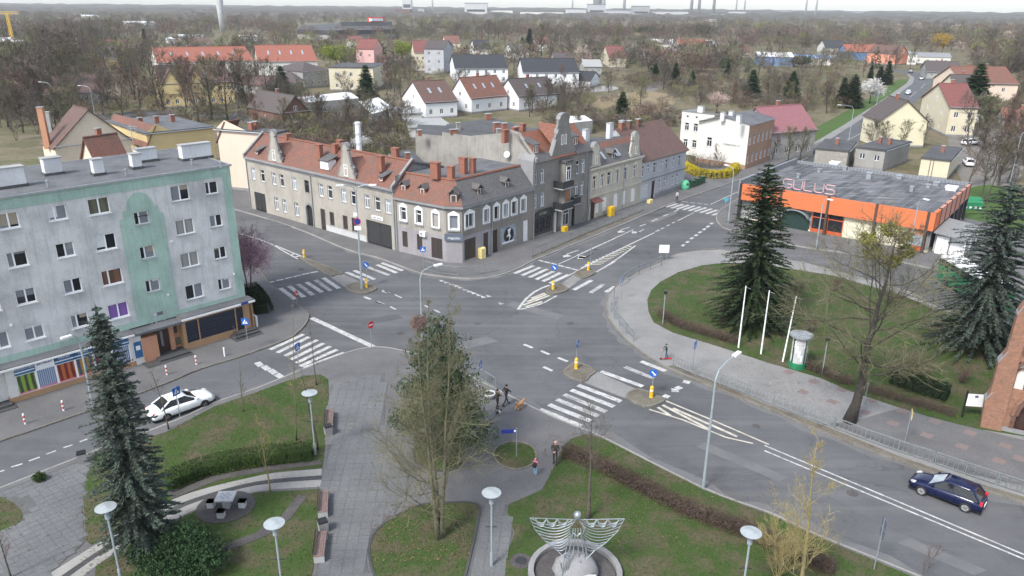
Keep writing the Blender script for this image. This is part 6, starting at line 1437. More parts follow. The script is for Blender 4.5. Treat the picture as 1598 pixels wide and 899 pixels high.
K=leafy(21,lob,4800,.17,5,1.1,.35); T=MB(); T.tube([(0,0,-.1),(.1,0,H*.5),(0,0,H*.95)],[.28,.18,.04],7)
put_tree('pine_tree','dark green pine half hidden behind the big bare tree',(T,K),(g.x,g.y,.1),'bark','needles_pine')
g=G(226,868); H=Hpx((226,868),484); put_tree('spruce_tree','slim blue-green spruce before the curtain shop',conifer(3,H,2.3,.2,46,15,.08,.3,.21,1.7,prof=.55),(g.x,g.y,.12),'bark','needles_blue')
g=G(1521,545); H=Hpx((1521,545),288); put_tree('spruce_tree','broad blue spruce in the park beside the church',conifer(4,H,5.6,.28,32,15,.06,.42,.3,1.7,prof=.45),(g.x,g.y,.12),'bark','needles_blue')
g=G(1168,508); H=Hpx((1168,508),258); put_tree('fir_tree','tall dark fir in the park before the orange shop',conifer(6,H,4.6,.3,40,14,.05,.3,.3,1.6,prof=.52),(g.x,g.y,.12),'bark_dark','needles_dark')
g=G(283,888); K=leafy(31,[(0,0,.9,2.6,1.9,1.0),(1.3,-.4,1.1,1.5,1.3,.9),(-1.4,.2,1.0,1.4,1.3,.9),(.3,.4,1.8,1.3,1.1,.7)],2900,.15,6,1.0,.4); T=MB(); [T.tube([(0,0,0),(math.cos(a)*.8,math.sin(a)*.8,1.0)],[.06,.02],4)for a in(0,1.3,2.5,3.8,5.1)]
put_tree('mountain_pine','low spreading green dwarf pine at the bottom left',(T,K),(g.x,g.y,.12),'bark','needles_green','shrub',crown='foliage')
# old dark tree with mistletoe
g=G(1325,660); H=Hpx((1325,660),352); TK=bare_tree(8,H,6.6,.40,1,.28,30,12,9,68,.18,.02,.3,.015,'round',(.03,.04),2.0); t=put_tree('old_tree','old dark-trunked bare tree on the park footway with mistletoe in its crown',TK,(g.x,g.y,.1),'bark_dark','twigs_green')
ms=[(1.6,.5,.93),(-.9,.3,.92),(.4,.2,.97),(2.2,.9,.86),(-.3,.6,.86),(1.0,.3,.82)]
for dx,dy,f in ms:
 leafy(int(f*1000+dx*10),[(0,0,0,.62,.62,.55)],110,.17,5).build('mistletoe','leaf_mistletoe',t,(dx,dy,H*f),uv=False)
g=G(918,812); H=Hpx((918,812),640); put_tree('bare_tree','slender bare tree on the lawn behind the wire angel',bare_tree(12,H,2.0,.13,1,.38,14,7,5,48,.3,tw=.008,shape='round'),(g.x,g.y,.15),'bark','twigs')
g=G(1245,935); H=Hpx((1245,935),682); put_tree('bare_tree','yellowish bare tree at the lower right edge of the lawn',bare_tree(13,H,3.6,.13,1,.12,26,8,5,52,.34,tw=.008,shape='cone'),(g.x,g.y,.1),'bark_yellow','twigs_yellow')
g=G(1440,905); put_tree('sapling','little reddish sapling at the kerb of the main road',bare_tree(14,2.4,.9,.03,2,.3,6,4,4,40,.3,tw=.005),(g.x,g.y,.1),'bark','twigs_red')
for i,(bx,by,ty,sp_,bk,tw_,lab)in enumerate([(463,690,470,1.2,'bark_green','twigs_yellow','tall thin bare birch on the left lawn before the zebra crossing'),(494,603,500,.9,'bark','twigs','thin bare tree with a low fork by the side street zebra'),(264,672,555,1.0,'bark','twigs_green','thin bare sapling behind the white car'),(380,645,565,.8,'bark_green','twigs_green','small bare sapling at the edge of the left lawn'),(422,770,640,1.5,'bark_yellow','twigs_yellow','yellow-twigged young tree by the curved path'),(497,705,570,.8,'bark_dark','twigs','staked dark sapling between hedge and bench'),(18,905,800,.8,'bark','twigs_red','reddish shrubby sapling at the bottom left corner')]):
 g=G(bx,by); H=Hpx((bx,by),ty); put_tree('sapling',lab,bare_tree(40+i,H,sp_,.06,1,.28,15,5,4,46,.3,tw=.006,shape='cone'),(g.x,g.y,.12),bk,tw_)
g=G(391,470); H=Hpx((391,470),358); TK=bare_tree(15,H,3.0,.16,2,.35,12,6,4,52,.2,tw=.01); rn=random.Random(3)
bl=leafy(51,[(0,0,H*.70,2.9,2.9,H*.30),(.9,-.4,H*.6,2.3,2.3,H*.24)],5200,.1,3,2.0,.3); t=put_tree('blossom_tree','purple-pink flowering tree at the corner of the apartment block',TK,(g.x,g.y,.1),'bark_dark','twigs_red'); bl.build('blossom','blossom_pink',t,uv=False)
# hedges and shrubs
hedge('hedge','clipped dark green hedge along the left lawn',[(258,768),(320,742),(400,726),(488,716)],1.3,.95,'leaf_hedge',.09,1300,stems='leaf_hedge')
hedge('hedge','brown leafless hedge crossing the large lawn',[(878,712),(935,735),(1000,768),(1080,808),(1180,845),(1300,900)],1.0,.85,'twigs_hedge',.22,1300,rough=.5,core=False)
hedge('hedge','brown hedge along the park footway below the fir',[(1028,494),(1060,512),(1110,528),(1150,540)],.9,.8,'twigs_hedge',.22,900,rough=.5,core=False)
hedge('hedge','scruffy brown hedge behind the advertising column',[(1255,574),(1290,590),(1330,605)],1.0,.7,'twigs_hedge',.22,800,rough=.5,core=False)
hedge('hedge','scruffy undergrowth beside the information board',[(1350,612),(1400,626),(1490,652)],1.0,.5,'twigs_hedge',.2,700,rough=.5,core=False)
hedge('hedge','dark yew hedge in the park beside the church',[(1392,598),(1425,610),(1478,626)],1.7,1.15,'leaf_yew',.11,1100,rnd=True,rough=.2,stems='leaf_yew')
hedge('hedge','yellow flowering hedge before the white house',[(1068,264),(1085,274),(1110,279),(1135,277),(1148,266)],1.7,1.25,'blossom_yellow',.2,420,rnd=True,rough=.25)
hedge('hedge','bare brown shrubs behind the yellow hedge',[(1075,258),(1100,263),(1130,262)],2.0,2.2,'twigs',.3,500,rough=.5,core=False)
hedge('hedge','dark evergreen hedge beside the end of the apartment block',[(392,462),(405,478),(409,492)],2.2,1.3,'leaf_yew',.12,900,rnd=True,stems='leaf_yew')
m=leafy(61,[(0,0,.3,.38,.38,.3)],220,.1,5); g=G(63,753); t=thing('small_shrub','small grey-green round shrub on the slab paving','shrub',(g.x,g.y,.12)); m.build('foliage','leaf_hedge',t,uv=False); k=MB(); k.tube([(0,0,0),(0,0,.3)],.02,4); k.build('stem','bark',t)
# felled branches on the park lawn
m=MB(); K=MB(); rn=random.Random(9); g=G(1432,580)
for _ in range(70):
 a=rn.gauss(.9,.5); L=rn.uniform(1,3.4); p=Vector((rn.uniform(-1.2,.6),rn.uniform(-1,.6),rn.uniform(.05,.5))); K.tube([p,p+Vector((math.cos(a)*L*.5,math.sin(a)*L*.5,rn.uniform(.1,.5))),p+Vector((math.cos(a)*L,math.sin(a)*L,rn.uniform(.0,.9)))],[.03,.02,.004],3,cap=False)
props(K.build('brush_pile','twigs_green',None,(g.x,g.y,.15),uv=False),'pile of cut branches lying on the park lawn','branches')
g=G(1212,905); put_tree('shrub','loose yellow-twigged shrub beside the yellowish tree',bare_tree(19,3.2,1.8,.05,6,.1,8,6,5,40,.35,tw=.007,shape='fan',sspread=2.2),(g.x,g.y,.1),'bark_yellow','twigs_yellow','shrub')
for i,(x,y,h,lab)in enumerate([(1240,470,1.6,'bare bush beside the dark fir'),(1302,455,1.3,'low bare bush at the rear of the park lawn'),(1385,478,1.5,'bare bush before the wooden rail'),(1265,520,1.2,'small bare bush behind the right flagpole'),(1500,600,1.3,'bare bush between yew hedge and church')]):
 g=G(x,y); put_tree('shrub',lab,bare_tree(90+i,h,h*.8,.04,5,.1,7,5,5,45,.3,tw=.008,shape='fan',sspread=2.4),(g.x,g.y,.1),'bark',['twigs','twigs_red','twigs_green'][i%3],'shrub')
 # leaf litter blown over lawns and paving
m=MB(); rl=random.Random(8); u=rl.uniform
for cx,cy,rx,ry,n in((660,835,75,45,900),(690,712,45,25,300),(905,700,60,20,300),(1050,800,170,60,900),(300,700,150,60,600),(250,850,130,50,500),(1300,590,160,50,900),(1120,480,90,50,500),(800,715,40,20,150),(640,660,120,60,250),(90,820,90,60,120),(1100,600,200,15,250)):
 for _ in range(n):
  p=G2(cx+u(-1,1)*rx,cy+u(-1,1)*ry); a=u(0,6.28); s=u(.03,.08); z=.175+u(0,.03); m.face([(p.x+math.cos(a)*s,p.y+math.sin(a)*s,z),(p.x+math.cos(a+2)*s,p.y+math.sin(a+2)*s,z+u(0,.03)),(p.x+math.cos(a+4)*s*.7,p.y+math.sin(a+4)*s*.7,z)])
props(m.build('leaf_litter','dead_leaves',None,uv=False),'dry leaves scattered over the lawns and paving',None,None,'stuff')
# ------------------------------------------------------------------ houses of the town behind
def house(label,L,C,R_,eave,ridge,gable='L',wall='wall_white',roof='tiles_brown',nL=2,nR=3,floors=1,chim=1,name='house',cat='house',wz=1.15,flat=False,sky=0,ww=1.0,wh=1.35,over=.35,gl='glass_soft'):
 """house from its eaves corners in the photograph (left, near, right) and its eaves and ridge heights"""
 c=G2(*C,eave); l=G2(*L,eave); r=G2(*R_,eave); dx=(r-c); Lr=dx.length; dx/=Lr; nn=Vector((-dx.y,dx.x)); Ll=max(3.5,abs((l-c).dot(nn)))
 if gable=='L':dl=(l-c); Ll=max(3.5,dl.length); dl.normalize(); dx=Vector((dl.y,-dl.x)); dx=dx if dx.dot(r-c)>0 else-dx; Lr=max(4.5,(r-c).dot(dx)); nn=dl
 t=thing(name,label,cat,(c.x,c.y,0)); b=Vector((c.x,c.y,0))
 FL,FR_=Fac(c+nn*Ll,c,b),Fac(c,c+dx*Lr,b)
 m=MB(); fh=(eave-.3)/floors
 sides=[(FL,nL,Ll),(FR_,nR,Lr)]; wins=[]
 for Fq,n,LL in sides:
  ops=[((k+.5)*LL/n-ww/2,(k+.5)*LL/n+ww/2,f*fh+wz,f*fh+wz+wh)for k in range(n)for f in range(floors)if f*fh+wz+wh<eave-.05]
  wins.append(ops); Fq.wall(m,0,LL,0,eave,ops,.12)
 P=lambda u,v,z:(FR_.w2(u,-v).x-c.x,FR_.w2(u,-v).y-c.y,z)
 m.face([P(Lr,0,0),P(Lr,Ll,0),P(Lr,Ll,eave),P(Lr,0,eave)]); m.face([P(Lr,Ll,0),P(0,Ll,0),P(0,Ll,eave),P(Lr,Ll,eave)])
 if not flat:
  if gable=='L':
   for u_ in(0,Lr):m.face([P(u_,0,eave),P(u_,Ll,eave),P(u_,Ll/2,ridge)])
  elif gable=='R':
   for v_ in(0,Ll):m.face([P(0,v_,eave),P(Lr,v_,eave),P(Lr/2,v_,ridge)])
 w_o=m.build('wall',wall,t)
 for(Fq,n,LL),ops in zip(sides,wins):
  for a_,b_,z0,z1 in ops:add_window(Fq,(a_+b_)/2,z0,ww,wh,t,'two' if ww>.8 else 'one',panes=(gl,),sill=None,rec=.08)
 if gable=='L' and not flat and nL and ridge-eave>2.4:add_window(FL,Ll/2,eave+.25,.9,1.1,t,'two',panes=('glass',),sill=None,rec=0,o=.05)
 if gable=='R' and not flat and nR and ridge-eave>2.4:add_window(FR_,Lr/2,eave+.25,.9,1.1,t,'two',panes=('glass',),sill=None,rec=0,o=.05)
 m=MB(); o=over; s_=(ridge-eave)
 if flat:
  m.face([P(-o*.4,-o*.4,eave+.12),P(Lr+o*.4,-o*.4,eave+.12),P(Lr+o*.4,Ll+o*.4,eave+.12),P(-o*.4,Ll+o*.4,eave+.12)])
  for a_,b_ in(((-.1,-.1),(Lr+.1,-.1)),((-.1,-.1),(-.1,Ll+.1)),((Lr+.1,-.1),(Lr+.1,Ll+.1))):m.bar(P(*a_,eave+.05),P(*b_,eave+.05),.22,.3)
 elif gable=='L':
  k=s_/(Ll/2)*o; roof_slab(m,P(-o,-o,eave-k),P(Lr+o,-o,eave-k),P(Lr+o,Ll/2,ridge+.08),P(-o,Ll/2,ridge+.08)); roof_slab(m,P(Lr+o,Ll+o,eave-k),P(-o,Ll+o,eave-k),P(-o,Ll/2,ridge+.08),P(Lr+o,Ll/2,ridge+.08))
 elif gable=='R':
  k=s_/(Lr/2)*o; roof_slab(m,P(-o,Ll+o,eave-k),P(-o,-o,eave-k),P(Lr/2,-o,ridge+.08),P(Lr/2,Ll+o,ridge+.08)); roof_slab(m,P(Lr+o,-o,eave-k),P(Lr+o,Ll+o,eave-k),P(Lr/2,Ll+o,ridge+.08),P(Lr/2,-o,ridge+.08))
 else:
  h=min(Ll,Lr)/2; A,B2=(P(h,h,ridge),P(Lr-h,Ll-h,ridge))if True else 0
  e=[P(-o,-o,eave),P(Lr+o,-o,eave),P(Lr+o,Ll+o,eave),P(-o,Ll+o,eave)]
  if Lr>=Ll:A,B2=P(h,Ll/2,ridge),P(Lr-h,Ll/2,ridge); fs=[(e[0],e[1],B2,A),(e[1],e[2],B2),(e[2],e[3],A,B2),(e[3],e[0],A)]
  else:A,B2=P(Lr/2,h,ridge),P(Lr/2,Ll-h,ridge); fs=[(e[0],e[1],A),(e[1],e[2],B2,A),(e[2],e[3],B2),(e[3],e[0],A,B2)]
  for f_ in fs:m.face(f_)
 ro=m.build('roof',roof,t); m=MB(); m.tube([P(-o,-o-.02,eave-.02),P(Lr+o,-o-.02,eave-.02)],.08,5); m.build('gutter','metal_galv',ro); m=MB(); FR_.box(m,0,Lr,0,.05,0,.45); FL.box(m,0,Ll,0,.05,0,.45); m.build('plinth','stone_grey',w_o)
 if not flat:
  m=MB()
  if gable=='L':m.tube([P(-o,Ll/2,ridge+.1),P(Lr+o,Ll/2,ridge+.1)],.13,5)
  elif gable=='R':m.tube([P(Lr/2,-o,ridge+.1),P(Lr/2,Ll+o,ridge+.1)],.13,5)
  if m.f:m.build('ridge',roof,ro)
 for k in range(chim):
  f=(k+1)/(chim+1); p=P(Lr*f,Ll/2+.3,0)if gable!='R' else P(Lr/2+.3,Ll*f,0)
  chimney(t,p,.7,.55,(eave if flat else ridge-1.2),(eave+1.3 if flat else ridge+1.0),'brick_chim',FR_.rz)
 for k in range(sky):
  f=(k+1)/(sky+1); v0,v1=Ll*.2,Ll*.32; za=eave+s_*.4+.16; zb=eave+s_*.64+.16
  if gable=='L':m=MB(); roof_slab(m,P(Lr*f-.35,v0,za),P(Lr*f+.35,v0,za),P(Lr*f+.35,v1,zb),P(Lr*f-.35,v1,zb),.06); m.build('skylight','glass_sky',ro)
 return t,P,Lr,Ll
Hs=house
t,P,a_,b_=Hs('cream gabled house with brown roof and tall orange chimney behind the apartment block',(5,228),(85,229),(203,216),8.6,13.6,'R','wall_cream','tiles_brown',0,0,2,0)
p=P(-.2,2.5,0); chimney(t,p,.8,.8,8,14.2,'wall_terra',.2)
p=P(1.6,6,0); chimney(t,p,.6,.6,8,13.0,'concrete',.2)
t,P,a_,b_=Hs('yellow flat-roofed house with brick chimneys behind the apartment block',(165,189),(228,209),(306,192),9.2,9.2,'L','wall_yellow','felt',2,0,2,3,flat=True)
m=MB(); roof_slab(m,P(-.5,b_+.2,7.0),P(-.5,-.2,7.0),P(1.6,-.2,10.4),P(1.6,b_+.2,10.4),.15); m.build('mansard','tiles_red',t)
m=MB(); m.face([P(-.3,-.05,9.2),P(4.5,-.05,9.2),P(1.6,-.05,10.6)]); m.build('parapet','wall_yellow',t)
t,P,a_,b_=Hs('peach blank-walled house beside the long tenement',(290,194),(338,202),(428,209),9.8,9.8,'R','wall_peach','felt_dark',2,0,2,2,flat=True)
m=MB(); roof_slab(m,P(-.5,b_+.2,7.6),P(-.5,-.2,7.6),P(1.8,-.2,11.2),P(1.8,b_+.2,11.2),.15); m.build('mansard','tiles_red',t)
m=MB(); m.face([P(-.3,-.05,9.8),P(6.5,-.05,9.8),P(1.8,-.05,11.4)]); m.build('parapet','wall_peach',t)
Hs('small red-roofed rear house behind the block roof',(128,246),(150,250),(205,244),8.0,11.0,'L','wall_cream','tiles_red',0,2,1,1)
t,P,a_,b_=Hs('yellow house with two front gables among bare trees',(238,118),(251,131),(371,131),7.0,11.0,'L','wall_yellow','tiles_brown',2,8,2,2,sky=2)
for u_ in(.14,.48):
 m=MB(); x0,x1=a_*u_-2.2,a_*u_+2.2; m.face([P(x0,-.3,4),P(x1,-.3,4),P(x1,-.3,7.2),P((x0+x1)/2,-.3,10.6),P(x0,-.3,7.2)]); g_=m.build('front_gable','wall_yellow',t)
 m=MB(); roof_slab(m,P(x0-.3,-.6,6.9),P((x0+x1)/2,-.6,10.8),P((x0+x1)/2,5,10.8),P(x0-.3,5,6.9),-.12); roof_slab(m,P((x0+x1)/2,-.6,10.8),P(x1+.3,-.6,6.9),P(x1+.3,5,6.9),P((x0+x1)/2,5,10.8),-.12); m.build('gable_roof','tiles_brown',g_)
Hs('long terrace with bright red roof at the upper left',(236,88),(246,98),(402,97),7.5,12.0,'L','wall_white','tiles_bright',1,14,2,4,sky=5)
Hs('white terrace end with bright red roof',(398,85),(403,96.5),(490,92),7.5,12.5,'L','wall_white','tiles_bright',1,8,2,3,sky=4)
Hs('grey villa with hipped brown roof',(462,106),(472,112),(513,109),6.0,8.8,'hip','wall_grey','tiles_dark',2,4,2,0)
Hs('low bungalow with hipped brown roof',(451,118),(462,126),(505,120),3.2,6.0,'hip','wall_cream','tiles_dark',2,3,1,0)
Hs('dark-roofed shed beside the conical conifer',(398,122),(408,134),(470,128),3.0,5.5,'hip','wall_grey','tiles_brown',1,3,1,0)
Hs('cream flat-roofed two-storey block by the conifer',(517,104),(582,106),(598,99),8.0,8.0,'R','wall_buff','felt_dark',3,3,2,1,flat=True)
Hs('pink gabled house behind the green tree',(574,73),(583,76),(597,74),9.5,13.5,'R','wall_pink','tiles_maroon',2,2,2,1)
Hs('yellow two-storey house with red roof and white gable',(642,77),(647,82),(688,81),8.5,13,'L','wall_buff','tiles_maroon',1,5,2,2)
Hs('grey-white tall house beside the red-roofed yellow one',(684,70),(692,76),(706,72),11,14,'R','wall_blue_ten','tiles_dark',2,2,3,0)
Hs('white gabled house with brown roof, first of the three white houses',(628,150),(664,160),(704,155),4.4,9.2,'L','wall_purewhite','tiles_brown',2,3,1,1,sky=2)
Hs('white gabled house with red roof, middle of the three white houses',(701,148),(736,153),(776,146),4.4,9.6,'L','wall_purewhite','tiles_red',2,3,1,1,sky=3)
Hs('white gabled house with dark roof, last of the three white houses',(777,145),(810,150),(838,141),4.4,8.8,'L','wall_purewhite','tiles_dark',2,3,1,1,sky=2)
Hs('left white semi-detached house with anthracite roof',(702,98),(711,107),(795,108),5.8,10.0,'L','wall_purewhite','tiles_anthracite',1,6,2,1)
Hs('right white semi-detached house with anthracite roof',(808,104),(817,113),(903,113),5.8,10.0,'L','wall_purewhite','tiles_anthracite',1,6,2,1)
Hs('white garage with anthracite roof beside the semi-detached house',(905,121),(921,126),(936,121),2.8,5.5,'R','wall_purewhite','tiles_anthracite',1,0,1,0)
Hs('white cottage with dark blue roof behind the semis',(733,72),(742,77),(763,75),5,9.5,'L','wall_white','tiles_anthracite',1,3,1,1)
Hs('white cottage with slate roof beside the blue-roofed one',(787,77),(800,80),(812,77),4.5,8,'L','wall_white','tiles_slate',1,2,1,1)
Hs('house with maroon roof among the trees',(938,83),(951,90),(970,87),5,9.5,'L','wall_buff','tiles_maroon',2,2,1,2)
Hs('low house with pinkish red roof',(1000,84),(1008,88),(1034,87),5,8,'L','wall_white','tiles_maroon',1,4,1,1)
Hs('small white two-storey house with flat dark roof',(1022,67),(1025,69),(1046,69),8,8,'L','wall_white','felt_dark',1,3,2,0,flat=True)
Hs('wide hall with red and white roof',(1050,69),(1062,74),(1100,72),5,9,'L','wall_white','tiles_bright',1,5,1,0)
Hs('pale metal hall beside the red-roofed hall',(1078,69),(1086,73),(1112,71),5,8.5,'L','wall_white','white_roof',1,4,1,0)
Hs('long white greenhouse, left one',(1006,65),(1009,66),(1060,65),4,6,'L','wall_white','white_roof',1,0,1,0)
Hs('long white greenhouse, right one',(1098,70),(1104,71),(1136,70),4,6,'L','wall_white','white_roof',1,0,1,0)
Hs('red brick gabled cottage with slate roof',(404,164),(440,176),(482,172),3.8,7.6,'R','brick_dark','tiles_dark',1,1,1,1)
Hs('long low house with dark roof at the left edge',(-30,138),(-10,152),(190,152),3.6,7.5,'L','wall_grey','tiles_brown',1,8,1,2)
Hs('white industrial block at the left edge',(-60,60),(-40,66),(47,66),9,9,'L','wall_white','white_roof',1,7,2,0,flat=True)
Hs('old slate-roofed house hidden by trees',(140,82),(152,92),(182,90),6,10,'L','wall_yellow','tiles_dark',2,2,1,1)
Hs('long maroon-roofed barn behind the left trees',(125,72),(132,76),(195,74),5,9,'L','wall_grey','tiles_maroon',1,2,1,0)
Hs('white site office with row of windows',(277,54),(280,56),(318,56),4,4,'L','wall_purewhite','white_roof',1,5,1,0,flat=True)
Hs('white shed by the site office',(258,58),(262,61),(270,60),4,4,'L','wall_purewhite','white_roof',1,1,1,0,flat=True)
Hs('far white flat building among the left woods',(192,33),(196,36),(236,33),7,7,'L','wall_purewhite','white_roof',1,4,1,0,flat=True)
Hs('far pale roof at the left wood edge',(126,23),(129,25),(152,24),8,8,'L','wall_white','white_roof',1,0,1,0,flat=True)
Hs('white pavilion beside the tower',(372,55),(375,57),(402,57),4,4,'L','wall_purewhite','white_roof',1,4,1,0,flat=True)
Hs('salmon pink gabled house by the bend of the road',(1385,80),(1399,84),(1417,83),6,10,'R','wall_salmon','tiles_brown',2,3,1,1)
Hs('white two-storey house beside the salmon one',(1413,80),(1418,84),(1429,83),6,6,'L','wall_white','grey_roof',1,2,2,0,flat=True)
Hs('white low row of garages beyond the bend',(1424,84),(1428,88),(1478,86),4,5.5,'L','wall_white','grey_roof',1,4,1,0)
Hs('old stone house with dark tiled roof at the bend',(1437,106),(1447,112),(1487,108),3,7,'L','wall_grey','tiles_dark',1,3,1,1)
Hs('buff gabled house with brown roof by the road',(1374,187),(1448,188),(1468,180),6,10.2,'L','wall_paleyellow','tiles_dark',0,2,2,1)
Hs('cream gabled house behind the buff one',(1440,151),(1484,167),(1493,157),7,11.5,'L','wall_buff','tiles_maroon',2,2,2,1)
Hs('pale gabled house, third along the road',(1462,136),(1497,147),(1506,139),7,11.5,'L','wall_cream','tiles_dark',2,2,2,1)
Hs('tan gabled house with red roof, fourth along the road',(1458,121),(1503,130),(1514,118),7,11.5,'L','wall_peach','tiles_red',2,2,2,2)
Hs('house with pink sheet-metal roof behind the white corner house',(1150,196),(1206,207),(1238,195),5.6,10.0,'L','wall_grey','roof_pink',0,4,1,1)
Hs('grey blockwork annex behind the shop pavilion',(1277,228),(1324,236),(1336,222),3.6,3.6,'R','blockwork','felt_dark',0,0,1,1,flat=True)
Hs('low grey house with two white windows behind the shop pavilion',(1334,230),(1382,235),(1421,222),4.0,4.0,'R','wall_grey','felt_dark',2,0,1,2,flat=True,wz=1.9,wh=1.0)
t,P,a_,b_=Hs('cream shed with ladder behind the shop pavilion',(1432,252),(1483,251),(1500,232),3.6,3.6,'R','wall_buff','felt_dark',0,0,1,1,flat=True)
for k in range(2):m=MB(); q=P(-.15,b_*.55+.5*k,0); m.bar(q,(q[0],q[1],4.0),.06); m.build('ladder_rail','metal_dark',t)
Hs('blue-roofed long hall at the upper right',(1178,84),(1184,88),(1232,86),5,6.5,'L','blue_roof','white_roof',1,0,1,0)
Hs('low blue shed beside the hall',(1236,86),(1242,90),(1290,88),4,5,'L','wall_white','blue_roof',1,2,1,0)
Hs('white house with dark roof above the blue shed',(1276,71),(1289,75),(1306,72),6,10,'L','wall_white','tiles_anthracite',1,2,1,1)
Hs('white house with red roof and blue gable',(1308,79),(1322,81),(1344,77),5,9,'L','blue_roof','tiles_bright',1,3,1,1)
Hs('small blue kiosk at the sand lot',(1114,80),(1120,83),(1132,82),3,4,'L','blue_roof','white_roof',1,1,1,0)
Hs('far red-roofed cottage in the right woods',(1535,80),(1540,83),(1546,82),5,8,'L','wall_buff','tiles_bright',1,1,1,0)
for i,(L_,C_,R__,e_,r_,wm,rm,lab)in enumerate([((425,78),(432,82),(452,80),5,8,'wall_white','tiles_dark','small white house with dark roof right of the red terrace'),((285,66),(292,69),(330,68),4,7,'wall_grey','tiles_brown','long brown-roofed shed behind the red terrace'),((20,100),(32,108),(75,106),5,9,'wall_buff','tiles_brown','buff house with brown roof among the left trees'),((858,92),(866,96),(890,95),4,7.5,'wall_grey','tiles_dark','grey cottage under the tall bare trees'),((905,100),(912,104),(935,102),3.5,6,'wall_grey','corrugated','grey barn left of the maroon-roofed house'),((1140,78),(1147,81),(1165,80),4,7,'wall_white','tiles_maroon','little white house by the sand lot'),((690,64),(696,67),(716,66),6,10,'wall_cream','tiles_red','cream house with red roof beyond the yellow one'),((832,66),(838,69),(856,68),5,9,'wall_white','tiles_red','white house with red roof in the middle woods'),((1560,210),(1575,216),(1640,212),3.5,3.5,'paint_green_dark','felt','long dark green shed at the right edge'),((1556,178),(1566,184),(1620,182),3,5,'wall_grey','tiles_red','low red-roofed shed at the right edge'),((540,62),(546,65),(566,64),5,8,'wall_white','tiles_maroon','white house left of the pink one')]):Hs(lab,L_,C_,R__,e_,r_,'L',wm,rm,1,3,1,1 if e_!=r_ else 0,flat=e_==r_)
for i,(L_,C_,R__)in enumerate([((600,168),(612,178),(650,171)),((625,186),(638,199),(690,187))]):
 Hs(['row of low garages with white doors below the white houses','flat carport shed with grey roof behind the row'][i],L_,C_,R__,2.7,2.7,'L','plinth_white','corrugated',0,0,1,0,name='garage',cat='garage',flat=True)
for i,px in enumerate([[(462,152),(478,160),(560,153),(545,143)],[(560,158),(580,178),(615,168),(590,152)],[(874,182),(888,192),(925,188),(912,180)]]):
 wing(['long low warehouse with pale roof behind the long tenement','low shed with pale corrugated roof beside the garages','small shed with white roof in the scrub'][i],px,3.2,'white_roof','wall_grey',name='shed',cat='shed')
 # supermarket
t=wing('far supermarket with dark fascia and red sign',[(464,46),(520,48),(616,46),(614,38),(530,36),(470,40)],8,'felt_dark','wall_grey',name='supermarket',cat='shop')
o_=G2(464,46,8)
def fr(x0,y0,x1,y1,z0,z1,zr,mat,nm):
 a2,b2=G2(x0,y0,zr)-o_,G2(x1,y1,zr)-o_; m=MB(); f_=Fac(a2,b2); m.raw([(*f_.w2(0,.4),z0),(*f_.w2(f_.L,.4),z0),(*f_.w2(f_.L,.4),z1),(*f_.w2(0,.4),z1),(*f_.w2(0,-3),z0),(*f_.w2(f_.L,-3),z0),(*f_.w2(f_.L,-3),z1),(*f_.w2(0,-3),z1)],[(0,1,2,3),(3,2,6,7),(0,3,7,4),(1,5,6,2)]); return m.build(nm,mat,t)
fr(464,46,520,48,4.5,8.3,8,'frame_dark','fascia'); fr(521,48,616,46,4.5,8.3,8,'frame_dark','fascia'); fr(532,41,612,40,8,12.5,8,'car_grey','upper_block')
s_=fr(578,41,600,40.5,12,17,8,'paint_red','sign_board'); fr(580,41.2,598,40.7,13.2,15.8,8,'sign_white','sign_band')
# --- tall white tower, crane, power station on the horizon
g=G(348,52); D_=math.hypot(g.x,g.y); t=thing('water_tower','tall pale round tower rising above the left woods','tower',(g.x,g.y,0)); m=MB(); r_=D_*.0058
m.lathe([(r_*.5,0),(r_*.62,22),(r_*.9,45),(r_,60)],20); m.build('shaft','concrete_light',t,smooth=True); m=MB(); m.lathe([(r_*1.02,60),(r_*1.1,62),(r_*1.1,70),(r_,72)],20); m.build('head','paint_white',t)
g=G(24,84); t=thing('tower_crane','yellow tower crane at the left edge','crane',(g.x,g.y,0)); m=MB()
for dx in(-.6,.6):
 for dy in(-.6,.6):m.bar((dx,dy,0),(dx,dy,23),.16)
for k in range(15):m.bar((-.6,-.6,k*1.55),(.6,-.6,k*1.55+1.5),.1); m.bar((.6,-.6,k*1.55),(.6,.6,k*1.55+1.5),.1)
m.build('mast','paint_yellow',t); m=MB(); [m.bar((-22,y_,22.5+z_),(7,y_,22.5+z_),.16)for y_,z_ in((-.5,0),(.5,0),(0,1.1))]; [m.bar((-22+k*1.45,-.5,22.5),(-21.3+k*1.45,0,23.6),.08)for k in range(20)]; m.build('jib','paint_yellow',t)
def far(x,y,d):r_=ray(x,y); k=d/r_[1]; return Vector((r_[0]*k,d,0))
for i,(x,w,h,mt,lab)in enumerate([(932,24,190,'concrete','thick grey power station chimney on the horizon'),(974,8,190,'concrete_light','slim striped power station chimney right of the thick one'),(942,9,150,'concrete_light','slim chimney beside the thick grey one'),(1079,8,170,'concrete','first of three far chimneys'),(1091,8,170,'concrete','second of three far chimneys'),(1114,8,175,'concrete','third of three far chimneys'),(1149,4,160,'concrete_light','thin far mast left of the pair'),(1162,4,160,'concrete_light','thin far mast right of the pair'),(675,4,120,'concrete_light','thin far mast above the middle woods'),(893,5,110,'concrete_light','thin far mast left of the power station'),(1258,5,150,'concrete_light','far mast at the right horizon'),(1274,5,150,'concrete_light','farther mast at the right horizon')]):
 p=far(x,12,2600); t=thing('chimney_stack',lab,'chimney',(p.x,p.y,-5)); m=MB(); m.lathe([(w*.62,0),(w*.5,h)],14); m.build('shaft',mt,t,smooth=True)
 m=MB(); m.lathe([(w*.53,h*.9),(w*.53,h)],14); m.build('band','paint_red' if w<12 else 'concrete',t)
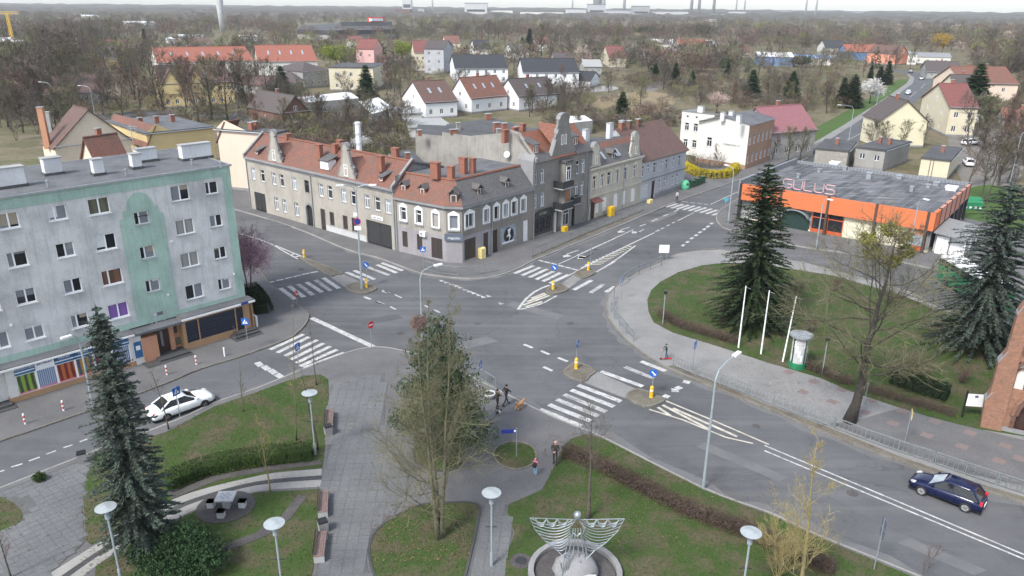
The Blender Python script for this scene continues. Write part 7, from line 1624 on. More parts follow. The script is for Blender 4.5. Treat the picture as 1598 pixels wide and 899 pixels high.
for i,(x0,x1,h,d,mt,lab)in enumerate([(628,642,60,2300,'concrete_light','far boiler house with lattice in the middle distance'),(617,640,22,2250,'brick_dark','far dark red block below the boiler house'),(652,662,26,2280,'concrete','far open steel frame'),(676,716,16,2400,'wall_blue_ten','far long pale hall'),(725,760,40,2300,'concrete_light','far pale tower block'),(744,800,22,2350,'wall_white','far white hall beside the tower block'),(812,880,18,2400,'wall_white','far white long hall left of the chimneys'),(884,915,26,2500,'concrete_light','far hall before the thick chimney'),(918,945,40,2500,'wall_blue_ten','far turbine house beside the thick chimney'),(945,1000,24,2500,'wall_blue_ten','far long turbine hall'),(988,1014,36,2450,'concrete','far dark coal bunker'),(1024,1075,22,2500,'concrete_light','far hall right of the coal bunker'),(1142,1165,24,2500,'concrete_light','far block below the thin masts'),(1095,1140,16,2500,'wall_white','far low white hall'),(1220,1236,26,3000,'concrete','far block on the right horizon'),(1326,1350,24,3200,'concrete','far roof on the right horizon'),(1110,1121,14,1500,'wall_purewhite','far white house above the pine grove')]):
 a2,b2=far(x0,12,d),far(x1,12,d); t=thing('far_building',lab,'building',(a2.x,a2.y,-4)); w=(b2-a2).length; m=MB(); m.box(0,w,0,w*.6+10,0,h); m.build('wall',mt,t); m=MB(); m.box(-.5,w+.5,-.5,w*.6+10.5,h,h+1.5); m.build('roof','felt',t)
 m=MB(); nw=max(2,int(w/14)); m.box(w*.1,w*.9,-.3,0,h*.45,h*.6); m.build('window_band','glass_soft',t)
 # ------------------------------------------------------------------ trees and woods of the background
BT=[]
for i in range(7):
 sp=[4.2,5.0,3.6,5.5,4.5,3.2,4.6][i]; TK=bare_tree(100+i,12,sp,.26,1 if i%3 else 2,.2,20 if i%3 else 13,8,5,48,.3,0,.2,.045,'round',twist=1.3,sub=True)
 BT.append((TK[0].mesh('trunk',['bark','bark_dark','bark'][i%3],uv=False),TK[1].mesh('crown',['twigs_far','twigs','twigs_red','twigs_far','twigs_green','twigs_red','twigs_far'][i],uv=False)))
CT=[]
for i in range(3):
 TK=conifer(200+i,10,[4.4,3.4,4.4][i],.16,28,13,.04,.35,.9,1.7,prof=.8); CT.append((TK[0].mesh('trunk','bark_dark',uv=False),TK[1].mesh('crown',['needles_green','needles_dark','needles_dark'][i],uv=False)))
def stand(name,label,meshes,loc,s,rz,group=None,cat='tree',sz=None):
 t=thing(name,label,cat,loc,rz,group); t.scale=(s,s,sz or s); link('trunk',meshes[0],t); link('crown',meshes[1],t); return t
rn=random.Random(77)
for i,(x,y,hpx,lab,k)in enumerate([(441,146,44,'conical spruce beside the dark-roofed shed',0),(488,136,28,'narrow dark conifer before the bungalow',1),(573,158,57,'tall spruce before the cream flat-roofed block',0),(747,118,32,'spruce before the left anthracite-roofed semi',1),(722,170,32,'young spruce between the white houses',0),(970,186,44,'lone spruce in the dry scrub',0),(1022,126,28,'left spruce of the trio by the sandy track',0),(1041,124,27,'middle spruce of the trio by the sandy track',1),(1053,132,34,'right spruce of the trio by the sandy track',0),(1080,132,22,'low spruce right of the trio',0),(1135,122,28,'spruce above the scrub behind the white house',1),(1172,152,44,'large spruce behind the white house',0),(1234,154,44,'conical spruce in the red scrub',0),(1312,168,48,'left dark conifer beside the white blossom',1),(1328,168,52,'right dark conifer beside the white blossom',2),(1358,122,22,'small conifer by the far verge',1),(1383,132,38,'slim dark conifer by the far verge',1),(1372,128,26,'dark conifer behind the slim one',2),(1514,186,88,'big dark spruce behind the roadside houses',0),(228,74,30,'dark conifer in the left woods',1),(826,80,36,'dark spruce behind the white semis',1),(815,84,26,'shorter dark spruce behind the white semis',2),(1355,262,26,'clipped conical yew behind the shop pavilion',2),(1164,68,16,'far spruce by the sand lot',1),(1214,66,18,'far spruce at the upper right',1),(1256,70,22,'far spruce left of the blue gable',0),(1320,74,15,'far spruce right of the blue gable',1),(1240,68,14,'short far spruce between hall and wood',2),(1035,54,16,'far spruce right of the pine grove',1),(1123,56,12,'far spruce beside the round pine grove',1),(25,180,60,'dark pine at the left edge',1)]):
 g=G(x,y); H=Hpx((x,y),y-hpx); stand('spruce_tree',lab,CT[k],(g.x,g.y,-.1),H/10*(1.0 if k!=1 else .9),rn.uniform(0,6),'conifers of the town',sz=H/10)
 # bare trees one can tell apart: by place in the photograph, crown height in pixels
spots=[]
def belt(n,x0,x1,y0,y1,h0,h1,seed):
 r2=random.Random(seed)
 for _ in range(n):spots.append((r2.uniform(x0,x1),r2.uniform(y0,y1),r2.uniform(h0,h1),seed))
belt(9,0,100,120,180,50,85,1); belt(10,100,260,130,185,45,75,2); belt(6,60,140,95,130,60,85,3); belt(7,260,400,165,185,65,90,4); belt(6,400,560,185,225,40,60,5); belt(6,560,640,200,235,35,50,6)
belt(9,820,960,165,185,35,55,7); belt(10,830,960,80,105,35,50,8); belt(8,700,800,60,80,25,36,9); belt(6,1060,1200,150,180,30,45,10); belt(8,1030,1160,105,140,26,40,11); belt(8,1190,1300,175,205,38,50,12)
belt(8,1340,1460,205,235,30,50,13); belt(7,1500,1598,200,330,60,90,14); belt(10,1500,1598,90,200,40,60,15); belt(8,400,470,165,200,35,50,16); belt(6,590,640,120,150,30,45,17); belt(5,880,980,195,215,28,40,18); belt(14,0,130,150,215,45,80,19); belt(14,120,400,100,150,40,62,20); belt(10,0,300,70,100,32,46,21); belt(12,400,640,100,165,24,40,22); belt(10,640,840,120,150,20,32,23); belt(12,840,1200,115,170,26,42,24); belt(8,1190,1380,110,170,26,40,25); belt(8,1500,1598,230,300,40,70,26); belt(8,1380,1598,88,110,24,36,27); belt(16,0,250,150,195,70,105,28); belt(5,250,420,150,180,55,75,29); belt(12,420,640,175,235,45,65,30); belt(8,0,110,196,226,45,70,31)
for x,y,h,k in[(1228,258,58,30),(1248,250,50,31),(1535,318,120,32),(1562,235,75,33),(1120,258,34,34),(1205,250,40,35),(1380,232,42,36),(1405,236,48,37),(110,140,100,38),(90,128,95,39),(310,190,100,40),(330,186,95,41),(355,186,90,42)]:spots.append((x,y,h,k))
side=lambda x,y:'left of the long tenement' if x<400 else 'behind the tenement row' if x<820 else 'in the far scrub' if x<1240 else 'by the roadside houses'
VN=['grey','dark','reddish','brown','greenish','slim reddish','tall grey']; ORD=['leftmost','second','third','fourth','fifth','sixth','seventh','eighth','ninth','tenth','eleventh','twelfth','thirteenth','fourteenth','fifteenth','sixteenth','seventeenth','eighteenth','nineteenth','twentieth','twenty-first','twenty-second','twenty-third','twenty-fourth']; cnt={}; tot_={}
spots=sorted(spots)
for i,(x,y,h,k)in enumerate(spots):kk=((i*5+k)%7,side(x,y)); tot_[kk]=tot_.get(kk,0)+1
for i,(x,y,h,k)in enumerate(spots):
 g=G(x,y); H=min(19,Hpx((x,y),y-h)); v=(i*5+k)%7
 sd_=side(x,y); kk=(v,sd_); cnt[kk]=cnt.get(kk,0)+1; stand('bare_tree','leafless %s tree %s, %s of its kind'%(VN[v],sd_,('the only one' if tot_[kk]==1 else ORD[min(23,cnt[kk]-1)]+(' from left' if cnt[kk]>1 else ''))),BT[v],(g.x,g.y,-.1),H/12,rn.uniform(0,6.28),'leafless trees '+sd_)
 # trees in leaf or blossom
def ball(name,label,px,top,w,mat,n=700,sz=.35,bark='bark',tri=4):
 g=G(*px); H=Hpx(px,top); T=MB(); T.tube([(0,0,-.1),(0,0,H*.6)],[.2,.08],6)
 for k in range(7):a=k*.9; T.tube([(0,0,H*.3),(math.cos(a)*w*.5,math.sin(a)*w*.5,H*.75)],[.08,.02],4,cap=False)
 r2=random.Random(int(px[0])); lob=[(r2.uniform(-.35,.35)*w,r2.uniform(-.35,.35)*w,H*r2.uniform(.45,.8),w*r2.uniform(.3,.5),w*r2.uniform(.3,.5),H*r2.uniform(.15,.24))for _ in range(9)]
 put_tree(name,label,(T,leafy(int(px[0]),lob,n,sz,tri,1.0,.3)),(g.x,g.y,0),bark,mat)
ball('blossom_tree','white flowering tree by the far verge',(1357,162),120,6.5,'blossom_white',1500,.3); ball('blossom_tree','pale pinkish flowering tree behind the white house',(1118,178),142,5,'blossom_pale',900,.28); ball('willow_tree','golden willow at the edge of the right wood',(1469,88),48,11,'leaf_willow',1500,.55)
ball('leafing_tree','bright spring-green tree at the end of the red terrace',(525,106),66,11,'leaf_spring',1300,.5); ball('leafing_tree','bright spring-green tree beside the pink house',(628,100),60,10,'leaf_spring',1300,.5); ball('leafing_tree','pale green tree by the blue gable',(1348,92),70,7,'leaf_spring',700,.5)
ball('leafing_tree','fresh green tree above the spruce trio',(1050,108),82,8,'leaf_spring',800,.45); ball('blossom_tree','small white flowering tree behind the steel flue',(612,226),206,3.2,'blossom_white',600,.2); ball('blossom_tree','white flowering shrub by the yard behind the long tenement',(560,238),212,4.4,'blossom_white',700,.2); ball('willow_tree','yellow flowering shrub beside the buff house',(1372,220),206,2.6,'blossom_yellow',300,.25)
for k,(x,y,w,h)in enumerate([(985,57,16,16),(1005,58,14,18),(1020,57,14,16),(1075,58,16,17),(1092,58,18,20),(1108,59,16,18),(1250,105,8,18)]):
 g=G(x,y); ball('pine_tree',['leftmost pine of the left grove','middle pine of the left grove','rightmost pine of the left grove','left pine of the round grove','middle pine of the round grove','right pine of the round grove','dark pine behind the blue shed'][k]+', far off',(x,y),y-h,w,'needles_dark',600,1.0)
 # --- scrub and far woods: one mass each
PF=[puff(i,230,.12,low=.12,thin=.2,upw=1.1)for i in range(5)]; PS=[puff(10+i,170,.3,low=.0,thin=.07,upw=1.0)for i in range(4)]
keep_out=[]
def px_of(x,y):
 cp,sp=math.cos(PITCH),math.sin(PITCH); zc_=y*cp+CAM_H*sp; v=(CAM_H*cp-y*sp)/zc_; u=x/zc_; c,s=math.cos(ROLL),math.sin(ROLL); return 799+(u*c-v*s)*FPX,449.5+(u*s+v*c)*FPX
boxes=[(235,400,98,120),(400,495,92,118),(455,600,108,145),(640,706,82,104),(628,840,150,200),(705,800,104,135),(808,945,108,140),(464,620,40,58),(1050,1140,66,82),(1000,1060,66,76),(1178,1300,84,96),(1370,1520,84,240),(600,700,165,205),(455,620,140,185),(1270,1560,215,300),(0,190,142,165),(240,375,128,172),(1020,1050,84,96),(940,972,86,98),(330,410,52,62),(575,600,74,90),(1385,1480,80,96),(720,830,76,92)]
rock=[(1245,225),(1425,118),(1470,112),(1470,130),(1330,240)]
road_px=[(1236,240),(1300,183),(1370,140),(1405,120),(1440,106),(1475,118),(1450,160),(1380,215),(1330,250)]
def free(px,py):return not any(a-2<px<b+2 and c<py<d for a,b,c,d in boxes)and not inside(road_px,px,py)
wood={'twigs_far':[],'twigs_red':[],'twigs_green':[],'twigs':[],'needles_dark':[]}; scrub={'twigs_far':[],'twigs_green':[],'twigs_hedge':[],'twigs_olive':[],'twigs_red':[]}
rs_=random.Random(5); wood.update({'twigs_olive':[],'leaf_spring':[],'blossom_pale':[]})
PC=[]
for i in range(3):
 rp=np.random.RandomState(60+i); VV=[]; FF=[]
 for _ in range(220):hh=rp.uniform(.05,1); a=rp.uniform(0,6.28); rr_=.3*(1-hh)**.7*rp.uniform(.5,1.1); c_=np.array([rr_*math.cos(a),rr_*math.sin(a),hh]); w_=.1*(1.15-hh); bb=len(VV); VV+=[c_+np.array([-math.sin(a)*w_*.5,math.cos(a)*w_*.5,0]),c_-np.array([-math.sin(a)*w_*.5,math.cos(a)*w_*.5,0]),c_+np.array([math.cos(a)*w_,math.sin(a)*w_,-.05])]; FF.append((bb,bb+1,bb+2))
 PC.append((np.array(VV),np.array(FF)))
for _ in range(9500):
 px=rs_.uniform(-40,1640); py=15+100*rs_.random()**1.55
 if not free(px,py):continue
 g=G(px,py+px*.0+(px-799)*.0087*.0)
 if g.y<240 or g.y>2600 or g.y<0:continue
 open_=(400<px<1000 and py>62)or(1150<px<1380 and py>78)or(200<px<420 and py>60)
 if open_ and rs_.random()<.72:continue
 H=rs_.uniform(5,12)*(1.0 if g.y<700 else 1.15); zn=math.sin(g.x*.011)+math.sin(g.y*.007+1.7)
 mt=rs_.choices(list(wood),[4,2+(zn>.6)*6,1.6+(zn<-.6)*4,2.5+(zn>1.1)*6,.75+(px<300)*.9+(px>1150)*.3,1.0+(zn<-1)*7,.1,.08])[0]
 v,f=rs_.choice(PF if mt!='needles_dark' else PC); w=H*rs_.uniform(.9,1.4); wood[mt].append((v,f,g.x,g.y,0,rs_.uniform(0,6.28),w,H))
for mt,it in wood.items():
 if it:merged('woodland',{'twigs_far':'grey-brown bare wood stretching to the horizon','twigs_red':'reddish bare trees massed in the far wood','twigs_green':'greenish budding trees massed in the far wood','twigs':'dark bare trees massed in the far wood','needles_dark':'dark conifers scattered through the far wood','twigs_olive':'olive willows massed in the far wood','leaf_spring':'fresh green trees dotted through the far wood','blossom_pale':'pale flowering trees dotted through the far wood'}[mt],it,mt)
for _ in range(2600):
 k=rs_.random()
 if k<.35:px,py=rs_.uniform(840,1330),rs_.uniform(120,205)
 elif k<.55:px,py=rs_.uniform(400,640),rs_.uniform(150,250)
 elif k<.7:px,py=rs_.uniform(0,400),rs_.uniform(100,195)
 elif k<.85:px,py=rs_.uniform(1480,1600),rs_.uniform(100,260)
 else:px,py=rs_.uniform(400,1350),rs_.uniform(85,150)
 if not free(px,py)or(840<px<1050 and py>205)or(1255<px<1340 and py>178):continue
 if inside([(1050,160),(1240,180),(1250,250),(1060,265)],px,py):continue
 if 935<px<1045 and 140<py<180 and rs_.random()<.8:continue
 g=G(px,py); H=rs_.uniform(1.2,3.8); v,f=rs_.choice(PS); mt=rs_.choices(list(scrub),[2.4,2,1.2,1.6,1])[0]; scrub[mt].append((v,f,g.x,g.y,0,rs_.uniform(0,6),H*rs_.uniform(1.0,1.8),H))
for mt,it in scrub.items():
 if it:merged('scrub',{'twigs_far':'grey-brown leafless bushes between the houses','twigs_green':'olive budding bushes between the houses','twigs_hedge':'dark thorny bushes between the houses','twigs_olive':'yellowish willow bushes between the houses','twigs_red':'reddish leafless bushes between the houses'}[mt],it,mt)
 # canopy of the forest beyond two kilometres: one uneven sheet of crowns up to the horizon
nx,ny=150,26; vs=[]; fs=[]; rn2=np.random.RandomState(4)
for j in range(ny):
 d=1900*(5100/1900)**(j/(ny-1))
 for i in range(nx):
  a=R(-46)+R(92)*i/(nx-1)+rn2.uniform(-.002,.002); vs.append((math.sin(a)*d,math.cos(a)*d,(0 if j==0 else 6+14*j/ny+rn2.uniform(-5,6))))
for j in range(ny-1):
 for i in range(nx-1):q=j*nx+i; fs.append((q,q+1,q+nx+1,q+nx))
m=MB(); m.raw(vs,fs); mat_ground('forest_canopy',[(.3,(.055,.055,.045)),(.5,(.095,.085,.07)),(.7,(.075,.082,.055))],.004,.03,.4,.95); props(m.build('forest','forest_canopy',None,uv=False),'distant forest closing the horizon',None,None,'stuff')
# open ground patches
for i_,(nm,lab,px,mt)in enumerate([('field','dry straw-coloured clearing in the scrub',[(925,160),(960,148),(1010,142),(1050,150),(1045,168),(990,178),(945,178)],'dry_grass'),('field','sandy lot at the upper right',[(1130,88),(1150,80),(1185,82),(1190,90),(1150,94)],'dry_grass'),('sports_field','strip of green turf by the sand lot',[(1120,96),(1200,92),(1250,96),(1200,100),(1130,101)],'turf_green'),('track','pale sandy track below the spruce trio',[(1000,140),(1020,130),(1060,122),(1080,125),(1040,134),(1015,143)],'yard'),('yard','paved yard before the white semi-detached houses',[(800,138),(850,132),(950,134),(960,140),(900,146),(830,148)],'path_light'),('yard','bare yard behind the long tenement',[(420,235),(470,215),(600,225),(640,250),(560,262),(470,258)],'turf'),('yard','paved yard beside the roadside houses',[(1490,180),(1560,180),(1598,260),(1540,300),(1500,280),(1480,220)],'yard'),('yard','grass plot beside the shop pavilion',[(1500,300),(1560,290),(1640,340),(1640,390),(1560,370),(1510,345)],'turf_green'),('street','street behind the left trees',[(150,178),(330,172),(400,185),(400,195),(320,182),(160,186)],'asphalt_far')]):
 m=MB(); m.sheet(gpoly(px,smooth=True),-.05+.005*i_); struct(nm,lab,m,mt,uv=False)
 # ------------------------------------------------------------------ street furniture
def disc_lamp(label,loc):
 t=thing('park_lamp',label,'lamp',loc,group='disc lamps of the square'); m=MB(); m.tube([(0,0,0),(0,0,.9)],.09,8); m.tube([(0,0,.9),(0,0,4.1)],.055,8); m.build('pole','metal_pole',t)
 m=MB(); m.lathe([(.07,4.0),(.13,4.1),(.13,4.35),(.05,4.4)],10); m.tube([(0,0,4.4),(0,0,4.75)],.03,6); m.build('lantern','metal_pole',t)
 m=MB(); m.lathe([(.02,4.72),(.5,4.74),(.52,4.78),(.1,4.86),(.04,4.87)],22); m.build('disc','lamp_disc',t)
 m=MB(); m.bar((-.3,0,2.6),(.3,0,2.6),.04); m.build('bracket','metal_dark',t)
for x,y,lab in((165,793,'disc lamp in front of the slim spruce at the bottom left'),(428,818,'disc lamp on the chess lawn at the bottom'),(483,614,'disc lamp on the left lawn behind the bench'),(767,770,'disc lamp on the narrow slab path'),(1172,832,'disc lamp on the large lawn right of the angel')):
 p=G2(x,y,4.85); disc_lamp(lab,(p.x,p.y,.12))
def street_lamp(label,foot=None,top=None,h=8.6,arms=((1.2,0),),head='trim_white',r=.085):
 p=G2(*foot)if foot else G2(*top,h); t=thing('street_lamp',label,'lamp',(p.x,p.y,.05)); m=MB(); m.tube([(0,0,0),(0,0,1.4),(0,0,h-.9)],[r*1.25,r*1.1,r*.7],8); m.build('pole','metal_pole',t)
 for dx,dy in arms:
  m=MB(); m.tube([(0,0,h-.9),(dx*.15,dy*.15,h-.3),(dx*.6,dy*.6,h-.05),(dx,dy,h)],r*.55,6); a=m.build('arm','metal_pole',t); L=math.hypot(dx,dy); u_=Vector((dx/L,dy/L,.05)); m=MB(); q=Vector((dx,dy,h)); m.bar(q-u_*.1,q+u_*.65,.28,.12); m.build('lamp_head',head,a)
 return t
street_lamp('tall curved street lamp on the kerb of the main road',(1097,764),h=8.7,arms=((1.5,1.6),))
street_lamp('very tall twin-armed lamp on the long traffic island',(565,452),h=11.6,arms=((1.6,-.3),(-1.2,-.6)),r=.11)
street_lamp('street lamp behind the big bare tree',None,(655,420),8.5,((1.2,.8),)); street_lamp('street lamp before the curtain shop',(146,637),h=6.2,arms=((-.3,-.5),)); street_lamp('slim street lamp before the shop gate',(1273,390),h=6.8,arms=((.3,-.8),)); street_lamp('slim street lamp before the pale shop panels',(1415,408),h=8.0,arms=((.2,-.8),)); street_lamp('street lamp by the far zebra crossing',(1136,350),h=8.2,arms=((-.6,1),)); street_lamp('first street lamp beside the far verge',(1323,228),h=9,arms=((-3.0,.2),)); street_lamp('second street lamp beside the far verge',(1364,186),h=9,arms=((-2.5,.2),)); street_lamp('tall lamp post beside the green recycling skip',(1570,310),h=11,arms=((.8,-.4),)); street_lamp('street lamp behind the cream gabled house',(88,182),h=9,arms=((-2.4,.2),)); street_lamp('second lamp behind the cream gabled house',(150,190),h=9,arms=((-2.6,.4),))
for x,y,ty,lab in((1034,507,455,'small park lantern by the brown hedge'),(1282,588,528,'small park lantern beside the advertising column')):
 g=G(x,y); h=Hpx((x,y),ty); t=thing('park_lantern',lab,'lamp',(g.x,g.y,.1)); m=MB(); m.tube([(0,0,0),(0,0,h-.3)],.045,7); m.build('pole','metal_pole',t); m=MB(); m.lathe([(.12,h-.35),(.2,h-.1),(.25,h-.05),(.03,h)],10); m.build('lantern','metal_dark',t)
for k,(x,y,ty,lean)in enumerate(((1152,545,448,0),(1187,555,455,0),(1221,567,464,.35))):
 g=G(x,y); h=Hpx((x,y),ty); t=thing('flagpole',['left white flagpole before the dark fir','middle white flagpole before the dark fir','right leaning white flagpole beside the advertising column'][k],'flagpole',(g.x,g.y,.1)); m=MB(); m.tube([(0,0,0),(lean,0,h)],[.08,.045],8); m.build('pole','paint_white',t); m=MB(); m.bar((lean,0,h-.1),(lean+.45,-.1,h-.25),.03); m.build('arm','metal_galv',t)
g=G(1243,575); t=thing('advertising_column','round advertising column with green base and wide grey cap','column',(g.x,g.y,.12)); m=MB(); m.lathe([(.72,0),(.72,.55),(.66,.6)],18); m.build('base','paint_green',t); m=MB(); m.lathe([(.64,.6),(.64,2.75)],18); pc=m.build('drum','concrete_light',t)
for k in range(4):a=k*1.571+.4; m=MB(); m.bar((math.cos(a)*.66,math.sin(a)*.66,.6),(math.cos(a)*.66,math.sin(a)*.66,2.75),.1); m.build('strip','paint_green_dark',t)
for k in range(9):
 a=-2.9+k*.33; z=.8+.5*(k*7%4)*.8; m=MB(); r_=.655; vs=[(r_*math.cos(a+d),r_*math.sin(a+d),zz)for zz in(z,z+.6)for d in(-.14,0,.14)]; m.raw(vs,[(0,1,4,3),(1,2,5,4)]); m.build('poster','sign_white',pc)
m=MB(); m.lathe([(.66,2.75),(.95,2.95),(.95,3.1),(.8,3.15),(.1,3.32)],18); m.build('cap','metal_galv',t)
# railings: posts and panels are parts
def railing(label,px,h=1.05,step=2.0,style='rail',mat='metal_rail',z=KT,closed=False):
 P=smooth_line([G2(*p)for p in px],6); tot=sum((b-a).length for a,b in zip(P[:-1],P[1:])); n=max(1,round(tot/step)); Q=[]; acc=0; k=0
 for i in range(n+1):
  d=tot*i/n; acc=0
  for a,b in zip(P[:-1],P[1:]):
   L=(b-a).length
   if acc+L>=d-1e-6:Q.append(a.lerp(b,min(1,(d-acc)/max(L,1e-9)))); break
   acc+=L
 o=Q[0]; t=thing('railing',label,'railing',(o.x,o.y,z)); pm=MB(); pm.tube([(0,0,0),(0,0,h)],.04,6); pme=pm.mesh('post',mat)
 for q in Q:link('post',pme,t,(q.x-o.x,q.y-o.y,0))
 for a,b in zip(Q[:-1],Q[1:]):
  a3,b3=Vector((a.x-o.x,a.y-o.y,0)),Vector((b.x-o.x,b.y-o.y,0)); m=MB(); up_=Vector((0,0,1))
  for zz in((h,.12)if style!='rail' else(h,h*.5)):m.bar(a3+up_*zz,b3+up_*zz,.06)
  if style=='picket':
   k=max(3,int((b-a).length/.28))
   for i in range(1,k):c=a3.lerp(b3,i/k); m.bar(c+up_*.12,c+up_*(h+.08*(i%2)),.025)
  if style=='loop':
   for i in range(3):c,d=a3.lerp(b3,(i+.2)/3),a3.lerp(b3,(i+.8)/3); m.bar(c+up_*.12,c+up_*(h-.18),.03); m.bar(d+up_*.12,d+up_*(h-.18),.03); m.bar(c+up_*(h-.18),d+up_*(h-.18),.03)
  if style=='mesh':
   k=max(3,int((b-a).length/.25))
   for i in range(1,k):c=a3.lerp(b3,i/k); m.bar(c+up_*.12,c+up_*h,.018)
  m.build('panel',mat,t)
 return t
railing('low grey picket railing along the park side of the main road',[(1050,573),(1085,588),(1150,612),(1230,645),(1300,670)],.9,2.2,'picket'); railing('low grey picket railing before the old tree',[(1302,671),(1370,697),(1455,725)],.9,2.2,'picket'); railing('looped grey railing behind the blue car',[(1458,727),(1530,752),(1598,774),(1660,795)],.95,2.0,'loop')
railing('curved tubular railing on the park corner',[(958,468),(953,485),(962,505),(988,535)],1.1,2.0); railing('upper tubular railing on the park corner',[(968,448),(988,434),(1032,415)],1.1,2.2); railing('long mesh railing before the tall tenement',[(829,403),(870,386),(915,366),(960,348),(1003,330)],1.1,2.3,'mesh'); railing('tubular railing at the corner tenement',[(662,422),(690,430),(730,432),(775,425)],1.1,2.4,'mesh'); railing('short railing behind the planter',[(745,592),(760,601),(773,609)],1.0,1.6,'picket'); railing('wooden rail at the rear edge of the park',[(1400,468),(1430,478),(1462,490)],.8,2.0,'rail','wood_dark')
# traffic signs
def sign_face(kind):
 m=MB(); n=20
 if kind in('round','noentry','roundback'):m.tube([(0,-.012,0),(0,.012,0)],.34,n)
 elif kind=='square':m.box(-.32,.32,-.012,.012,-.32,.32)
 elif kind=='tri':m.raw([(-.4,-.012,.3),(.4,-.012,.3),(0,-.012,-.4),(-.4,.012,.3),(.4,.012,.3),(0,.012,-.4)],[(0,2,1),(3,4,5),(0,1,4,3),(1,2,5,4),(2,0,3,5)])
 return m
def post_sign(label,foot,top,kind,rz=0.0,mat='sign_blue',name='road_sign',base=.1,mark=True):
 g=G(*foot); h=Hpx(foot,top); t=thing(name,label,'sign',(g.x,g.y,base),rz); m=MB(); m.tube([(0,.05,0),(0,.05,h)],.03,6); m.build('post','metal_galv',t)
 f=sign_face(kind).build('plate',mat,t,(0,0,h-.35))
 if not mark:return t
 m=MB()
 if kind=='round':d=Vector((.14,-.016,-.14)); m.bar(-d+Vector((0,-.032,0)),d,.01,.1); m.raw([(.2,-.016,-.2),(.2,-.016,.02),(-.02,-.016,-.2)],[(0,1,2),(0,2,1)]); m.build('arrow','sign_white',f)
 elif kind=='square':m.raw([(0,-.016,.24),(-.24,-.016,-.18),(.24,-.016,-.18)],[(0,1,2)]); w=m.build('triangle','sign_white',f); m=MB(); m.bar((-.05,-.02,-.12),(.06,-.02,.06),.01,.06); m.tube([(.07,-.024,.1),(.07,-.018,.1)],.035,8); m.build('figure','black',f)
 elif kind=='noentry':m.box(-.24,.24,-.02,-.014,-.06,.06); m.build('bar','sign_white',f)
 elif kind=='tri':m.raw([(-.24,-.016,.21),(.24,-.016,.21),(0,-.016,-.22)],[(0,2,1)]); m.build('field','sign_white',f)
 return t
def post_bollard(label,px,mat='paint_yellow'):
 g=G(*px); t=thing('island_bollard',label,'bollard',(g.x,g.y,.1)); m=MB(); m.lathe([(.17,0),(.15,.1),(.15,.9),(.1,1.0)],12); m.build('body',mat,t); m=MB(); m.lathe([(.155,.6),(.155,.72)],12); m.build('band','sign_white',t)
for px,sg_,lab in(((1016,622),578,'lower main road island'),((899,577),532,'upper main road island'),((572,450),410,'lamp end of the long island'),((863,453),414,'pointed tip of the upper street island')):
 post_bollard('yellow bollard on the '+lab,px); post_sign('round blue keep-right sign on the '+lab,(px[0]+1,px[1]-3),sg_,'round',R(-15 if px[0]!=899 else 70))
post_bollard('yellow bollard on the far end of the long island',(475,403)); post_bollard('yellow bollard on the far end of the upper street island',(918,423))
for foot,top,kind,rz,mt,lab in(((388,548),498,'square',0,'sign_blue','blue pedestrian sign before the shuttered corner shop'),((661,420),386,'square',0,'sign_blue','blue pedestrian sign at the corner tenement'),((1081,580),534,'square',R(60),'sign_blue','blue pedestrian sign behind the picket railing'),((468,580),537,'square',R(70),'sign_blue','blue pedestrian sign at the side street zebra'),((970,470),433,'square',R(80),'sign_blue','blue pedestrian sign at the curved railing'),((581,545),503,'noentry',R(55),'paint_red','red no-entry sign at the mouth of the side street'),((1130,342),310,'tri',0,'sign_teal','triangular sign back on the shop corner'),((464,478),455,'round',R(80),'paint_red','red sign seen edge-on at the block corner'),((922,412),382,'square',R(80),'sign_grey','grey sign back by the turn arrows'),((1413,692),642,'square',R(70),'paint_yellow_pale','pale sign seen edge-on before the church'),((282,654),606,'square',R(62),'sign_blue','blue square sign beside the white car'),((750,600),565,'square',R(75),'sign_blue','blue pedestrian sign by the short railing'),((1348,640),600,'square',R(60),'sign_grey','small sign back behind the old tree')):
 post_sign(lab,foot,top,kind,rz,mt,mark=mt in('sign_blue','paint_red')and kind!='x')
g=G(1035,408); t=thing('road_sign','white rectangular direction board on the park corner','sign',(g.x,g.y,.1)); m=MB(); [m.tube([(x,.04,0),(x,.04,1.9)],.03,6)for x in(-.4,.4)]; m.build('post','metal_galv',t); m=MB(); m.box(-.62,.62,-.02,.02,1.0,2.0); m.build('board','sign_white',t)
g=G(1363,892); t=thing('road_sign','tall sign post with edge-on boards at the lower right','sign',(g.x,g.y,.1),R(82)); m=MB(); m.tube([(0,0,0),(0,0,3.4)],.035,6); m.build('post','metal_galv',t); [MB().build for _ in()]
for z in(2.2,2.85):m=MB(); m.box(-.3,.3,-.04,-.015,z,z+.55); m.build('board','sign_grey',t)
g=G(806,716); t=thing('street_name_sign','blue street name sign on a pole in the round bed','sign',(g.x,g.y,.15),R(8)); m=MB(); m.tube([(0,0,0),(0,0,2.25)],.035,6); m.build('pole','metal_galv',t); m=MB(); m.box(-1.05,-.03,-.02,.02,1.9,2.2); b_=m.build('plate','sign_navy',t); m=MB(); m.box(-.2,-.07,-.026,-.021,1.97,2.14); m.build('emblem','sign_white',b_)
g=G2(565,452); t=thing('road_sign','no-stopping disc with white plate on the tall twin lamp','sign',(g.x,g.y-.14,7.7)); m=MB(); m.tube([(0,0,0),(0,-.03,0)],.38,18); b_=m.build('disc','paint_red',t); m=MB(); m.tube([(0,-.01,0),(0,-.034,0)],.33,18); m.build('field','sign_navy',b_); m=MB(); m.box(-.36,.36,-.03,0,-.95,-.5); m.build('plate','sign_white',t); m=MB(); m.box(-.36,.05,-.03,0,.55,.95); m.build('plate','sign_white',t)
